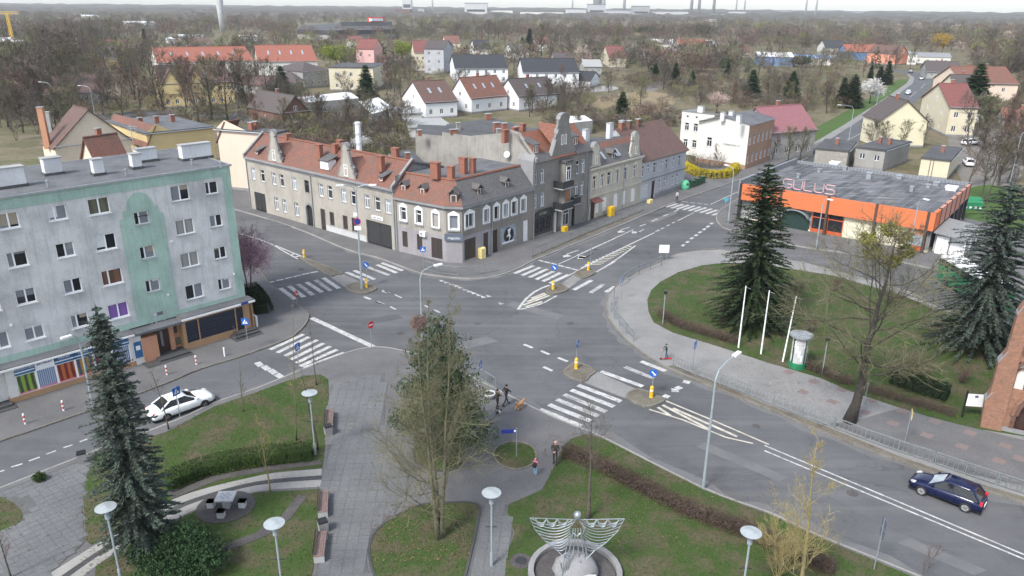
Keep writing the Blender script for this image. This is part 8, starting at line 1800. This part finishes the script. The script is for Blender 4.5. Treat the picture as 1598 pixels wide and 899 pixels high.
for x,y,lab,mt in((40,664,'leftmost red and white bollard before the curtain shop',1),(100,643,'second red and white bollard before the curtain shop',1),(261,587,'red and white bollard before the brick entrance',1),(307,571,'red and white bollard right of the brick entrance',1),(351,558,'plain white bollard before the shuttered shop',0)):
 g=G(x,y); t=thing('bollard',lab,'bollard',(g.x,g.y,.12))
 for k in range(5):m=MB(); m.lathe([(.065,k*.17),(.065,(k+1)*.17)],10); m.build('ring','paint_red' if mt and k%2 else 'paint_white',t)
 # benches, bins, planter, chess table
def bench(label,a,b):
 A,B2=G2(*a),G2(*b); d=(B2-A); L=d.length; c=(A+B2)/2; t=thing('bench',label,'bench',(c.x,c.y,.14),math.atan2(d.y,d.x),'slatted park benches')
 for x in(-L/2+.12,L/2-.12):m=MB(); m.box(x-.12,x+.12,-.28,.3,0,.42); m.build('leg','concrete',t)
 for k in range(5):m=MB(); m.box(-L/2,L/2,-.27+k*.115,-.175+k*.115,.42,.47); m.build('slat','bench_wood',t)
 for k in range(2):m=MB(); m.box(-L/2,L/2,.33,.37,.55+k*.16,.68+k*.16); m.build('back_slat','wood_dark',t)
bench('slatted bench nearest the curved path',(505,812),(507,778)); bench('slatted bench at the bottom of the promenade',(499,882),(504,842)); bench('slatted bench beside the left lawn',(514,676),(516,650))
for x,y,lab in((130,724,'grey litter bin at the corner of the slab paving'),(505,832,'grey litter bin between the two benches'),(513,681,'grey litter bin beside the left lawn bench')):
 g=G(x,y); t=thing('litter_bin',lab,'bin',(g.x,g.y,.14),.5); m=MB(); m.raw([(-.24,-.24,0),(.24,-.24,0),(.24,.24,0),(-.24,.24,0),(-.28,-.28,.7),(.28,-.28,.7),(.28,.28,.7),(-.28,.28,.7)],[(0,1,5,4),(1,2,6,5),(2,3,7,6),(3,0,4,7)]); m.build('body','stone_grey',t); m=MB(); m.box(-.26,.26,-.26,.26,.6,.78); m.build('liner','black',t)
g=G(764,624); t=thing('planter','round concrete planter beside the walking couple','planter',(g.x,g.y,.12)); m=MB(); m.lathe([(.22,0),(.45,.35),(.5,.5),(.42,.52),(.4,.42)],16); m.build('bowl','concrete_light',t,smooth=True); m=MB(); m.lathe([(.4,.42),(.2,.46)],12); m.build('soil','gravel_dark',t)
g=G(355,795); t=thing('chess_table','stone chess table on the gravel circle','table',(g.x,g.y,.19),R(4)); m=MB(); m.box(-.2,.2,-.2,.2,0,.7); m.build('leg','concrete',t); m=MB(); m.box(-.55,.55,-.5,.5,.7,.8); tp=m.build('top','concrete_light',t)
m=MB(); [m.face([(-.32+.16*i+d*.0,-.32+.16*j,.803),(-.16+.16*i,-.32+.16*j,.803),(-.16+.16*i,-.16+.16*j,.803),(-.32+.16*i,-.16+.16*j,.803)])for i in range(4)for j in range(4)if(i+j)%2 for d in(0,)]; m.build('chessboard','sill_grey',tp)
for k,(dx,dy)in enumerate(((-.95,0),(.95,.05),(0,-.95))):
 t=thing('stone_stool',['wood-topped stool left of the chess table','wood-topped stool right of the chess table','wood-topped stool in front of the chess table'][k],'stool',(g.x+dx,g.y+dy,.19)); m=MB(); m.box(-.2,.2,-.18,.18,0,.4); m.build('base','concrete_light',t); [m2.build('slat','bench_wood',t)for m2 in[MB()for _ in range(3)]if not m2.box(-.24,.24,-.2+.0,-.2+.4,.4,.45)][:0]
g=G(1515,655); t=thing('information_board','white information board on black posts beside the church','sign',(g.x,g.y,.15),R(-8)); m=MB(); m.box(-.62,.62,-.03,.03,1.0,2.0); b_=m.build('board','sign_white',t)
for x in(-.68,.68):m=MB(); m.box(x-.05,x+.05,-.05,.05,0,2.25); m.build('post','black',t)
m=MB(); m.box(-.12,.12,-.036,-.031,1.72,1.92); m.build('emblem','sign_grey',b_)
g=G(813,879); t=thing('manhole','round drain cover in a ring of setts near the angel','manhole',(g.x,g.y,.16)); m=MB(); m.lathe([(.62,0),(.6,.03),(.36,.03)],20); m.build('ring','gravel_dark',t); m=MB(); m.lathe([(.34,.02),(.32,.06),(.05,.07)],18); m.build('cover','metal_dark',t)
# containers
def igloo(label,px,mat,s=1.0):
 g=G(*px); t=thing('recycling_container',label,'container',(g.x,g.y,.1),.3); m=MB(); m.lathe([(.6*s,0),(.72*s,.3*s),(.7*s,.9*s),(.5*s,1.35*s),(.2*s,1.55*s),(.05,1.6*s)],12); m.build('body',mat,t); m=MB(); m.box(-.2*s,.2*s,-.74*s,-.6*s,.9*s,1.1*s); m.build('opening','black',t)
igloo('pale green bottle bank beside the bluish tenement',(1069,296),'paint_green_pale')
for x,y,lab in((1080,293,'left dark green wheelie bin'),(1088,290,'middle dark green wheelie bin'),(1095,287,'right dark green wheelie bin')):
 g=G(x,y); t=thing('wheelie_bin',lab+' by the bottle bank','bin',(g.x,g.y,.1),.6); m=MB(); m.box(-.5,.5,-.35,.35,.1,1.1); m.build('body','paint_green_dark',t); m=MB(); m.box(-.54,.54,-.4,.4,1.1,1.22); m.build('lid','paint_green_dark',t)
g=G(1514,326); t=thing('recycling_container','large green recycling skip with gabled lid beside the shop','container',(g.x,g.y,.05),-.15); m=MB(); m.box(-1.4,1.4,-.8,.8,0,1.1); m.build('body','paint_green',t); m=MB(); m.raw([(-1.45,-.85,1.1),(1.45,-.85,1.1),(1.45,.85,1.1),(-1.45,.85,1.1),(-1.2,0,1.9),(1.2,0,1.9)],[(0,1,5,4),(2,3,4,5),(1,2,5),(3,0,4)]); m.build('lid','paint_green',t)
for k in range(4):m=MB(); m.box(-1.2+k*.7,-.85+k*.7,-.83,-.8,.2,.5); m.build('label_plate','sign_white',t)
for x,y,lab,mt,s in((953,338,'yellow clothing bank before the cream tenement','paint_yellow',(.42,.38,1.5)),(881,362,'small yellow box before the tall tenement','paint_yellow',(.4,.3,.7)),(752,404,'pale yellow clothing bank at the corner tenement','paint_yellow_pale',(.36,.34,1.4)),(498,355,'small yellow frame before the arched doorway','paint_yellow',(.35,.25,.8)),(1014,318,'pale sack before the bluish tenement','paint_yellow_pale',(.4,.3,.6))):
 g=G(x,y); t=thing('street_box',lab,'container',(g.x,g.y,.12),.8); m=MB(); m.box(-s[0],s[0],-s[1],s[1],0,s[2]*.9); m.build('body',mt,t); m=MB(); m.raw([(-s[0],-s[1],s[2]*.9),(s[0],-s[1],s[2]*.9),(s[0],s[1],s[2]*.9),(-s[0],s[1],s[2]*.9),(-s[0],0,s[2]),(s[0],0,s[2])],[(0,1,5,4),(2,3,4,5),(1,2,5),(3,0,4)]); m.build('top',mt,t)
g=G(1501,192); t=thing('shipping_container','dark blue shipping container behind the roadside houses','container',(g.x,g.y,0),.2); m=MB(); m.box(-1.5,1.5,-3,3,0,2.6); m.build('body','sign_navy',t); m=MB(); m.box(-1.4,1.4,-3.05,-3,.1,2.5); m.build('door','sign_grey',t)
# ------------------------------------------------------------------ wire angel statue
cb=G2(897,900); ST_=thing('angel_statue','wire angel statue with spread curtain-like wings on a white stone','statue',(cb.x,cb.y,.15)); V=Vector
m=MB(); n=34; prof=[(2.55,0),(2.55,.32),(2.25,.32),(2.25,.05)]
for i,(r0_,z0_)in enumerate(prof[:-1]):
 r1_,z1_=prof[i+1]
 for k in range(n):a,b=6.2832*k/n,6.2832*(k+1)/n; m.face([(r0_*math.cos(a),r0_*math.sin(a),z0_),(r0_*math.cos(b),r0_*math.sin(b),z0_),(r1_*math.cos(b),r1_*math.sin(b),z1_),(r1_*math.cos(a),r1_*math.sin(a),z1_)])
m.build('basin_rim','stone_grey',ST_); m=MB(); m.lathe([(2.24,0),(2.2,.08),(.1,.1)],30); m.build('basin_floor','gravel_dark',ST_)
m=MB(); rn=random.Random(4); m.lathe([(1.15,.05),(1.2,.4),(1.05,.8),(.75,1.15),(.3,1.3),(.05,1.33)],14); m.v=[(x*1.05*(1+rn.uniform(-.06,.06)),y*.8,z*(1+rn.uniform(-.04,.04)))for x,y,z in m.v]; m.build('stone','stone_grey',ST_,smooth=True)
m=MB(); m.box(-.3,1.05,-1.15,-.7,.1,.62); sl=m.build('plinth_step','concrete_light',ST_); m=MB(); m.box(.5,.85,-1.165,-1.15,.3,.5); m.build('plaque','sign_grey',sl)
def wires(name,paths,r):m=MB(); [m.tube([V(p)for p in pth],r,5)for pth in paths]; return m.build(name,'statue_metal',ST_,(0,.1,0))
ZT=3.55
for sgn in(-1,1):
 pth=[[(0,0,ZT-.05),(sgn*2.5,.05,ZT)]]
 for k in range(10):
  f=k/9; bq=[(2.5,0),(2.2,.75),(1.6,1.5),(1.0,2.05),(1.0,2.05)]; bi=min(2,int(f*3)); bf=f*3-bi; xo=sgn*(bq[bi][0]+(bq[bi+1][0]-bq[bi][0])*bf); zi=ZT-.2-1.55*f; xi=sgn*(.22+.2*f)
  z0_=ZT-(bq[bi][1]+(bq[bi+1][1]-bq[bi][1])*bf); pth.append([(xo+(xi-xo)*q_,.05-.05*q_,z0_+(zi+.15-z0_)*q_-(.42-.2*f)*4*q_*(1-q_)*(.75+.5*q_))for q_ in[i_/8 for i_ in range(9)]])
 for k in range(3):
  x0=sgn*(.75+.58*k)
  for j in range(3):d=.12+.1*j; pth.append([(x0-.29,0,ZT-.02),(x0-.15,-.04,ZT-d-.1),(x0,-.05,ZT-d-.14),(x0+.15,-.04,ZT-d-.1),(x0+.29,0,ZT-.02)])
 pth.append([(sgn*2.5,.05,ZT),(sgn*2.2,.02,ZT-.75),(sgn*1.6,0,ZT-1.5),(sgn*1.0,0,ZT-2.05),(sgn*.5,-.3,ZT-2.4)])
 wires('wing',pth,.026)
wires('body',[[(sg_*.1,0,ZT-.1),(sg_*.42,-.05,ZT-.55),(sg_*.3,-.08,ZT-1.0),(sg_*.5,-.08,ZT-1.7),(sg_*.62,-.2,ZT-2.4)]for sg_ in(-1,1)]+[[(x*.2,-.1,ZT-.55),(x*.25,-.15,ZT-1.1),(x*.35,-.18,ZT-1.8),(x*.5,-.3,ZT-2.5)]for x in(-1,-.4,.3,1)]+[[(-.2,-.12,ZT-.8),(0,-.2,ZT-.95),(.2,-.12,ZT-.8)],[(-.9,-.5,1.2),(-.75,-.75,.7),(-.9,-.8,.3)],[(.2,-.5,1.3),(.1,-.75,.9),(.35,-.75,.75),(.25,-.55,1.2)]],.035)
m=MB(); m.lathe([(.06,0),(.15,.07),(.2,.2),(.21,.34),(.16,.44),(.05,.5),(.02,.51)],12,(0,.05,ZT)); m.build('head','statue_metal',ST_,smooth=True)
wires('harp',[[(-.75,-.85,.1),(-.65,-.7,1.9)],[(-.62,-.85,.1),(-.55,-.7,1.9)],[(-.5,-.85,.1),(-.45,-.7,1.85)],[(-.85,-.8,1.75),(-.6,-.72,1.95),(-.35,-.7,1.8)]],.03)
# ------------------------------------------------------------------ vehicles
def loft(stations,n_half):
 """stations: list of half-outlines [(y, z), ...] with x; mirrored and joined"""
 m=MB(); rings=[]
 for x,half in stations:rings.append([(x,-y,z)for y,z in half]+[(x,y,z)for y,z in half[::-1]])
 k=len(rings[0]); vs=[p for r_ in rings for p in r_]; fs=[]
 for i in range(len(rings)-1):
  for j in range(k):a=i*k+j; b=i*k+(j+1)%k; fs.append((a,b,b+k,a+k))
 fs.append(tuple(range(k))[::-1]); fs.append(tuple((len(rings)-1)*k+j for j in range(k))); m.raw(vs,fs); return m
def car(label,loc,rz,paint,kind='sedan',rim='rim',detail=True,L=4.6,Wd=1.82,group=None,name='car'):
 t=thing(name,label,'car',loc,rz,group); h=Wd/2; s=L/4.6
 def sec(x,zt,w,zb=.24):return(x*s,[(w*.62,zb),(w*.93,zb+.05),(w*.99,zb+.22),(w,zt*.62+.12),(w*.96,zt-.1),(w*.84,zt),(w*.4,zt+.035)])
 hatch=kind=='hatch'
 st=[sec(-2.3,.66,h*.80,.34),sec(-2.2,.86 if hatch else .84,h*.90),sec(-1.7,.93,h*.97),sec(-.9,.95,h),sec(.2,.93,h),sec(.95,.91,h*.98),sec(1.55,.84,h*.95),sec(2.05,.73,h*.88),sec(2.3,.52,h*.72,.32)]
 b=loft(st,7).build('body',paint,t,smooth=True)
 # cabin glass, roof panel and pillars
 rb,rt,ft,fb=(-2.1,-1.6,.2,1.1)if hatch else(-1.75,-.95,.2,1.05); zr=1.47 if hatch else 1.44; zb=.9
 def q(x,z,w):return(x*s,w,z)
 wb,wt=h*.86,h*.66; mid=(-.75,-.2)
 vs=[q(rb,zb,-wb),q(rt,zr-.05,-wt),q(ft,zr-.05,-wt),q(fb,zb,-wb),q(rb,zb,wb),q(rt,zr-.05,wt),q(ft,zr-.05,wt),q(fb,zb,wb)]
 m=MB(); [m.face([vs[i]for i in f_])for f_ in((4,7,6,5),(0,1,2,3))]; m.build('side_glass','car_glass',t); m=MB(); m.face([vs[i]for i in(3,2,6,7)]); m.build('windscreen','car_glass' if not hatch else 'glass_sky',t); m=MB(); m.face([vs[i]for i in(0,4,5,1)]); m.build('rear_window','car_glass',t)
 st2=[(x*s,[(wt*k_,zr-.07),(wt*k_,zr-.02),(wt*.8*k_,zr+dz)])for x,k_,dz in((rt-.06,.96,.0),(rt+.3,1.02,.03),(-.4,1.03,.045),(ft-.25,1.0,.03),(ft+.05,.95,.0))]; loft(st2,3).build('roof',paint,t,smooth=True)
 for sy in(-1,1):
  for(x0,x1,w_)in((rb,rt,.13),(fb,ft,.1),(-.42,-.42,.07)):m=MB(); m.bar((x0*s,sy*(wb+.01),zb),(x1*s,sy*(wt+.01),zr-.04),w_,.05); m.build('pillar',paint,t)
  if detail:m=MB(); m.raw([(.72*s,sy*(wb+.02),.95),(.95*s,sy*(wb+.02),.95),(.92*s,sy*(wb+.24),.98),(.76*s,sy*(wb+.24),.98),(.74*s,sy*(wb+.04),1.08),(.93*s,sy*(wb+.04),1.08),(.9*s,sy*(wb+.22),1.08),(.78*s,sy*(wb+.22),1.08)],[(0,1,2,3),(4,7,6,5),(0,4,5,1),(1,5,6,2),(2,6,7,3),(3,7,4,0)]); m.build('mirror',paint,t)
  m=MB(); m.bar((2.12*s,sy*h*.62,.66),(1.92*s,sy*h*.84,.74),.2,.12); m.build('headlight','lens_clear',t); m=MB(); m.box(-2.255*s,-2.08*s,sy*h*.8-.06,sy*h*.8+.06,.7,.7+(.28 if hatch else .14)); m.build('taillight','lens_red',t)
  if detail:
   for xd in(-.42,):m=MB(); m.bar((xd*s,sy*(h+.002),.42),(xd*s,sy*(h-.02),.88),.012,.012); m.build('door_gap','black',t)
   m=MB(); m.bar((-.6*s,sy*(h*.985),.8),(-.78*s,sy*(h*.985),.8),.03); m.build('door_handle',paint,t)
  for xw in(-1.36,1.38):
   m=MB(); prof=[(.2,-.11),(.31,-.11),(.325,-.08),(.325,.08),(.31,.11),(.2,.11)]; m.lathe(prof,18); m.v=[(x,z,y)for x,y,z in m.v]; w=m.build('wheel','rubber',t,(xw*s,sy*(h-.09),.325)); m=MB(); m.lathe([(.03,-.115),(.21,-.12),(.21,.12),(.03,.115)],14); m.v=[(x,z,y)for x,y,z in m.v]; m.build('rim',rim,w)
   if detail:
    m=MB(); [m.bar((0,sy*.122,0),(.2*math.cos(k*1.2566),sy*.122,.2*math.sin(k*1.2566)),.045,.01)for k in range(5)]; m.build('spokes','rim_dark' if rim=='rim' else 'rim',w)
 m=MB(); m.box(-2.3*s,2.25*s,-h*.8,h*.8,.16,.3); m.build('underbody','black',t)
 if detail:m=MB(); m.box(2.24*s,2.33*s,-.55,.55,.36,.52); m.build('grille','black',t); m=MB(); m.box(-2.34*s,-2.27*s,-.26,.26,.5,.61); m.build('number_plate','sign_white',t)
 return t
def dirpx(a,b):p,q=G2(*a),G2(*b); d=q-p; return math.atan2(d.y,d.x)
c=(G2(320,636)+G2(262,657))/2; rz=dirpx((262,657),(320,636)); n_=Vector((-math.sin(rz),math.cos(rz))); c=c+n_*.85
tx=car('white sedan with black wheels parked by the left lawn',(c.x,c.y,.01),rz,'car_white','sedan','rim_dark',L=4.8,name='parked_car')
c=(G2(1437,773)+G2(1504,799))/2; rz=dirpx((1504,799),(1437,773)); n_=Vector((-math.sin(rz),math.cos(rz))); c=c-n_*.82
car('dark blue estate car driving along the main road',(c.x,c.y,.01),rz,'car_blue','hatch','rim',L=4.2,Wd=1.74)
fa=dirpx((1362,192),(1417,147))
for x,y,mt,lab,k in((1362,191,'car_grey','grey car first in the far queue','hatch'),(1388,173,'car_black','dark car second in the far queue','hatch'),(1417,147,'car_silver','silver car third in the far queue','hatch'),(1438,124,'car_silver','silver car at the far bend','sedan'),(1421,114,'car_black','dark car beyond the far bend','hatch')):
 g=G(x,y); car(lab,(g.x,g.y,.02),fa+math.pi,mt,k,detail=False,group='cars on the far road')
for x,y,mt,lab,r_ in((1503,208,'car_silver','silver car parked beside the roadside houses',.9),(1514,226,'car_white','white car parked in the yard under the bare tree',.4),(1511,258,'car_white','white car parked behind the cream shed',1.2),(868,137,'car_white','white car before the right semi-detached house',.2)):
 g=G(x,y); car(lab,(g.x,g.y,.02),r_,mt,'hatch',detail=False,name='parked_car')
g=G(1523,192); t=thing('van','white van beside the blue container','van',(g.x,g.y,.02),1.3); m=loft([(-2.5,[(.8,.3),(.95,.4),(.95,1.9),(.75,2.2)]),(1.4,[(.8,.3),(.95,.4),(.95,1.9),(.75,2.2)]),(1.9,[(.8,.3),(.95,.4),(.92,1.3),(.8,1.35)]),(2.5,[(.75,.35),(.85,.45),(.85,.95),(.7,1.0)])],4); m.build('body','car_white',t); m=MB(); m.face([(1.45,-.75,2.1),(1.45,.75,2.1),(1.92,.78,1.38),(1.92,-.78,1.38)]); m.build('windscreen','car_glass',t)
for x in(-1.6,1.6):
 for y in(-.85,.85):m=MB(); m.lathe([(.33,-.1),(.33,.1)],12); m.v=[(a,c_,b)for a,b,c_ in m.v]; m.build('wheel','rubber',t,(x,y,.33))
g=G(1515,462); t=thing('bus','green and white bus half hidden behind the blue spruce','bus',(g.x,g.y,.02),dirpx((1458,462),(1411,430))); m=MB(); m.box(-5,5,-1.2,1.2,.35,2.0); m.build('body','paint_green',t); m=MB(); m.box(-4.98,4.98,-1.19,1.19,2.75,3.0); m.build('roof','paint_white',t); m=MB(); m.box(-4.95,4.95,-1.17,1.17,2.0,2.75); m.build('windows','car_glass',t)
for k in range(6):m=MB(); m.box(-4.9+k*1.9,-4.75+k*1.9,-1.2,1.2,2.0,2.75); m.build('pillar','paint_green',t)
for x in(-3,3):
 for y in(-1.1,1.1):m=MB(); m.lathe([(.48,-.12),(.48,.12)],14); m.v=[(a,c_,b)for a,b,c_ in m.v]; m.build('wheel','rubber',t,(x,y,.48))
 # ------------------------------------------------------------------ people and dogs: one skinned body each
def skinned(name,J,E_,mats,parent=None,sub=2,root=0):
 """J: joint -> ((x,y,z), radius); E_: (joint, joint, material)"""
 ks=list(J); ix={k:i for i,k in enumerate(ks)}; me=bpy.data.meshes.new(name); me.from_pydata([J[k][0]for k in ks],[(ix[a],ix[b])for a,b,_ in E_],[]); o=bpy.data.objects.new(name,me); COL.objects.link(o)
 o.modifiers.new('s','SKIN');
 for i,k in enumerate(ks):
  r_=J[k][1]; sv=me.skin_vertices[0].data[i]; sv.radius=r_ if hasattr(r_,'__len__')else(r_,r_); sv.use_root=i==root
 ss=o.modifiers.new('d','SUBSURF'); ss.levels=ss.render_levels=sub; dg=bpy.context.evaluated_depsgraph_get(); dg.update(); nm=bpy.data.meshes.new_from_object(o.evaluated_get(dg)); bpy.data.objects.remove(o); nm.name=name
 nm.materials.clear(); ml=sorted({e[2]for e in E_}); [nm.materials.append(MAT[a])for a in ml]
 seg=[(Vector(J[a][0]),Vector(J[b][0]),ml.index(mm))for a,b,mm in E_]
 for p in nm.polygons:
  c_=p.center; best=(9e9,0)
  for a,b,k in seg:
   d=b-a; u_=max(0,min(1,(c_-a).dot(d)/max(d.length_squared,1e-9))); best=min(best,((c_-a-d*u_).length,k))
  p.material_index=best[1]; p.use_smooth=True
 return link(name,nm,parent)
def person(label,px,rz,H=1.75,top='cloth_black',legs='cloth_black',hair='hair_dark',head='skin',stride=.0,arms=((.1,-.1),(.1,-.1)),lean=.0,fw=1.0,z=.12,shoe='cloth_black'):
 """arms: (forward swing, elbow bend) for left and right in units of arm length; faces +x"""
 g=G(*px); t=thing('person',label,'person',(g.x,g.y,z),rz); k=H/1.75; J={};
 def j(n,x,y,zz,r_):J[n]=((x*k+lean*zz*k,y*k,zz*k),tuple(v*k for v in r_)if hasattr(r_,'__len__')else r_*k)
 j('pel',0,0,.95,(.15*fw,.11*fw)); j('wa',0,0,1.12,(.13*fw,.10*fw)); j('ch',0,0,1.34,(.17*fw,.115*fw)); j('nk',0,0,1.49,.055); j('hd',.02,0,1.60,(.078,.088)); j('tp',.01,0,1.70,(.07,.078)); E_=[('pel','wa',top),('wa','ch',top),('ch','nk',top),('nk','hd',head),('hd','tp',hair)]
 for s_,sg_,(sw,eb)in((1,'l',arms[0]),(-1,'r',arms[1])):
  st_=stride*s_; j('hp'+sg_,0,.09*s_,.90,.085); j('kn'+sg_,st_*.42+.03,.10*s_,.49,.06); j('an'+sg_,st_*.95-(.08 if st_<0 else 0),.10*s_,.09+(.06 if st_<0 else 0),.042); j('to'+sg_,st_*.95+.17,.11*s_,.045,.04)
  j('sh'+sg_,0,.19*s_,1.40,.062); ex=.27*sw; j('el'+sg_,ex,.24*s_,1.13+.1*abs(sw),.046); j('wr'+sg_,ex+.24*eb+.05,(.22-.12*max(0,eb))*s_,.90+.1*abs(sw)+.22*max(0,eb),.034); j('ha'+sg_,ex+.33*eb+.07,(.21-.15*max(0,eb))*s_,.82+.1*abs(sw)+.30*max(0,eb),(.042,.026)); hx=J['ha'+sg_][0]
  E_+=[('pel','hp'+sg_,legs),('hp'+sg_,'kn'+sg_,legs),('kn'+sg_,'an'+sg_,legs),('an'+sg_,'to'+sg_,shoe),('ch','sh'+sg_,top),('sh'+sg_,'el'+sg_,top),('el'+sg_,'wr'+sg_,top),('wr'+sg_,'ha'+sg_,'skin')]
  w_=Vector(J['ha'+sg_][0])-Vector(J['wr'+sg_][0]); w_=w_.normalized(); sd_=Vector((0,0,1)).cross(w_).normalized()if abs(w_.z)<.95 else Vector((1,0,0)); m=MB(); o_=Vector(J['ha'+sg_][0])
  for f in range(4):a=o_+sd_*(f-1.5)*.02*k; m.tube([a,a+w_*.05*k,a+w_*(.075+.012*(f in(1,2)))*k+sd_.cross(w_)*.02*k],[.0095*k,.009*k,.006*k],5)
  a=Vector(J['wr'+sg_][0]).lerp(o_,.45)+sd_*.03*k; m.tube([a,a+sd_*.03*k+w_*.03*k,a+sd_*.035*k+w_*.06*k],[.011*k,.01*k,.007*k],5); m.build('fingers','skin',t)
 skinned('body',J,E_,None,t); hd=Vector(J['hd'][0]); m=MB()
 for s_ in(-1,1):m.tube([hd+Vector((.075,.032*s_,.02))*k,hd+Vector((.088,.032*s_,.02))*k],.012*k,6)
 m.build('eyes','black',t); m=MB(); m.tube([hd+Vector((.08,0,.01))*k,hd+Vector((.108,0,-.025))*k],[.01*k,.016*k],5); m.build('nose','skin',t); m=MB(); m.bar(hd+Vector((.083,-.025,-.055))*k,hd+Vector((.083,.025,-.055))*k,.008); m.build('mouth','cloth_pink',t)
 m=MB(); m.lathe([(.088,-.03),(.102,.02),(.1,.07),(.06,.115),(.01,.125)],12); m.v=[(x*k+hd.x-.018*k,y*k+hd.y,zz*k+hd.z+.02*k)for x,y,zz in m.v]; m.build('hair',hair,t,smooth=True); return t
wk=dirpx((775,640),(795,632))
person('man in black jacket striding past the planter',(789,635),wk,1.82,'cloth_black','cloth_navy',stride=.34,arms=((-.6,.2),(.7,.4)),lean=.04)
person('woman in olive jacket walking the small dog',(776,640),wk,1.7,'cloth_olive','cloth_black',stride=.12,arms=((.3,.5),(.5,.8)),hair='hair_dark')
mn=person('man in dark camouflage clothes standing with both hands raised',(866,727),R(-100),1.82,'cloth_camo','cloth_camo','skin','skin',stride=.1,arms=((.35,1.45),(.35,1.45)),fw=1.12)
person('little girl in pink jacket and pale jeans with dark backpack',(835,744),R(70),1.3,'cloth_pink','cloth_jeans','cloth_pink','skin',stride=.06,arms=((.5,.4),(.2,.2)),fw=1.1,shoe='cloth_jeans')
gq=G(835,744); bp_=thing('backpack','dark backpack on the back of the girl in pink','bag',(gq.x-.05,gq.y-.16,.12+.72),R(70)); m=MB(); m.lathe([(.10,0),(.14,.05),(.14,.25),(.09,.33),(.02,.35)],10); m.build('sack','cloth_black',bp_,smooth=True); m=MB(); m.box(-.17,-.11,-.08,.08,.04,.16); m.build('pocket','cloth_black',bp_)
person('child in dark green jacket riding the red scooter',(1040,563),R(185),1.45,'cloth_green','cloth_denim','cloth_green','skin',stride=.15,arms=((.7,.6),(.7,.6)),lean=.09,z=.2)
g=G(1039,563); t=thing('kick_scooter','red kick scooter under the child in green','scooter',(g.x,g.y,.12),R(185)); m=MB(); m.box(-.35,.4,-.07,.07,.08,.12); m.build('deck','paint_red',t); m=MB(); m.tube([(.42,0,.1),(.34,0,.95)],.022,6); m.build('stem','metal_galv',t); m=MB(); m.tube([(.34,-.24,.95),(.34,.24,.95)],.02,6); m.build('handlebar','black',t)
for x in(-.42,.46):m=MB(); m.lathe([(.09,-.02),(.09,.02)],12); m.v=[(a,c_,b)for a,b,c_ in m.v]; m.build('wheel','paint_red' if x<0 else 'black',t,(x,0,.09))
person('person in white top at the far zebra crossing',(1056,316),R(-60),1.75,'cloth_white','cloth_black',stride=.1)
def dog(label,px,rz,k,mats,z=.12):
 g=G(*px); t=thing('dog',label,'dog',(g.x,g.y,z),rz); f,e=mats; J={'hip':((-.26*k,0,.46*k),.12*k),'bel':((0,0,.43*k),.115*k),'che':((.24*k,0,.45*k),(.12*k,.15*k)),'nec':((.36*k,0,.53*k),.08*k),'hea':((.47*k,0,.60*k),.075*k),'muz':((.60*k,0,.55*k),.04*k),'ta1':((-.38*k,0,.56*k),.05*k),'ta2':((-.46*k,0,.72*k),.045*k),'ta3':((-.36*k,0,.80*k),.03*k)}
 E_=[('hip','bel',f),('bel','che',e),('che','nec',f),('nec','hea',f),('hea','muz',e),('hip','ta1',f),('ta1','ta2',f),('ta2','ta3',f)]
 for s_,n in((1,'l'),(-1,'r')):
  sw=.06*s_*k; J['fs'+n]=((.24*k,.08*s_*k,.36*k),.055*k); J['fw'+n]=((.22*k+sw,.08*s_*k,.17*k),.032*k); J['fp'+n]=((.27*k+sw,.08*s_*k,.02*k),.028*k); J['hk'+n]=((-.20*k,.09*s_*k,.31*k),.06*k); J['hh'+n]=((-.34*k-sw,.09*s_*k,.16*k),.03*k); J['hp'+n]=((-.30*k-sw,.09*s_*k,.02*k),.028*k); J['ear'+n]=((.43*k,.08*s_*k,.67*k),.025*k)
  E_+=[('che','fs'+n,e),('fs'+n,'fw'+n,e),('fw'+n,'fp'+n,e),('hip','hk'+n,f),('hk'+n,'hh'+n,f),('hh'+n,'hp'+n,f),('hea','ear'+n,f)]
 skinned('body',J,E_,None,t); return t
dog('fluffy tan dog ahead of the walking couple',(811,641),wk+.2,1.1,('fur_tan','fur_tan')); dog('small black and white dog behind the couple',(778,650),wk,.62,('cloth_black','fur_white'))
# ------------------------------------------------------------------ air: thin pale haze over town and woods
m=MB(); m.box(-5400,5400,-5400,5400,-8,215); hz=m.build('haze','black',None,uv=False); hz.data.materials.clear(); hm=bpy.data.materials.new('haze_air'); hm.use_nodes=True; hn=hm.node_tree; hn.nodes.remove(hn.nodes['Principled BSDF']); pv_=hn.nodes.new('ShaderNodeVolumePrincipled'); pv_.inputs['Color'].default_value=(.93,.96,1,1); pv_.inputs['Density'].default_value=HAZE; pv_.inputs['Anisotropy'].default_value=.2; hn.links.new(pv_.outputs[0],hn.nodes['Material Output'].inputs['Volume']); hz.data.materials.append(hm); props(hz,'thin pale haze in the air over the town',None,None,'stuff')
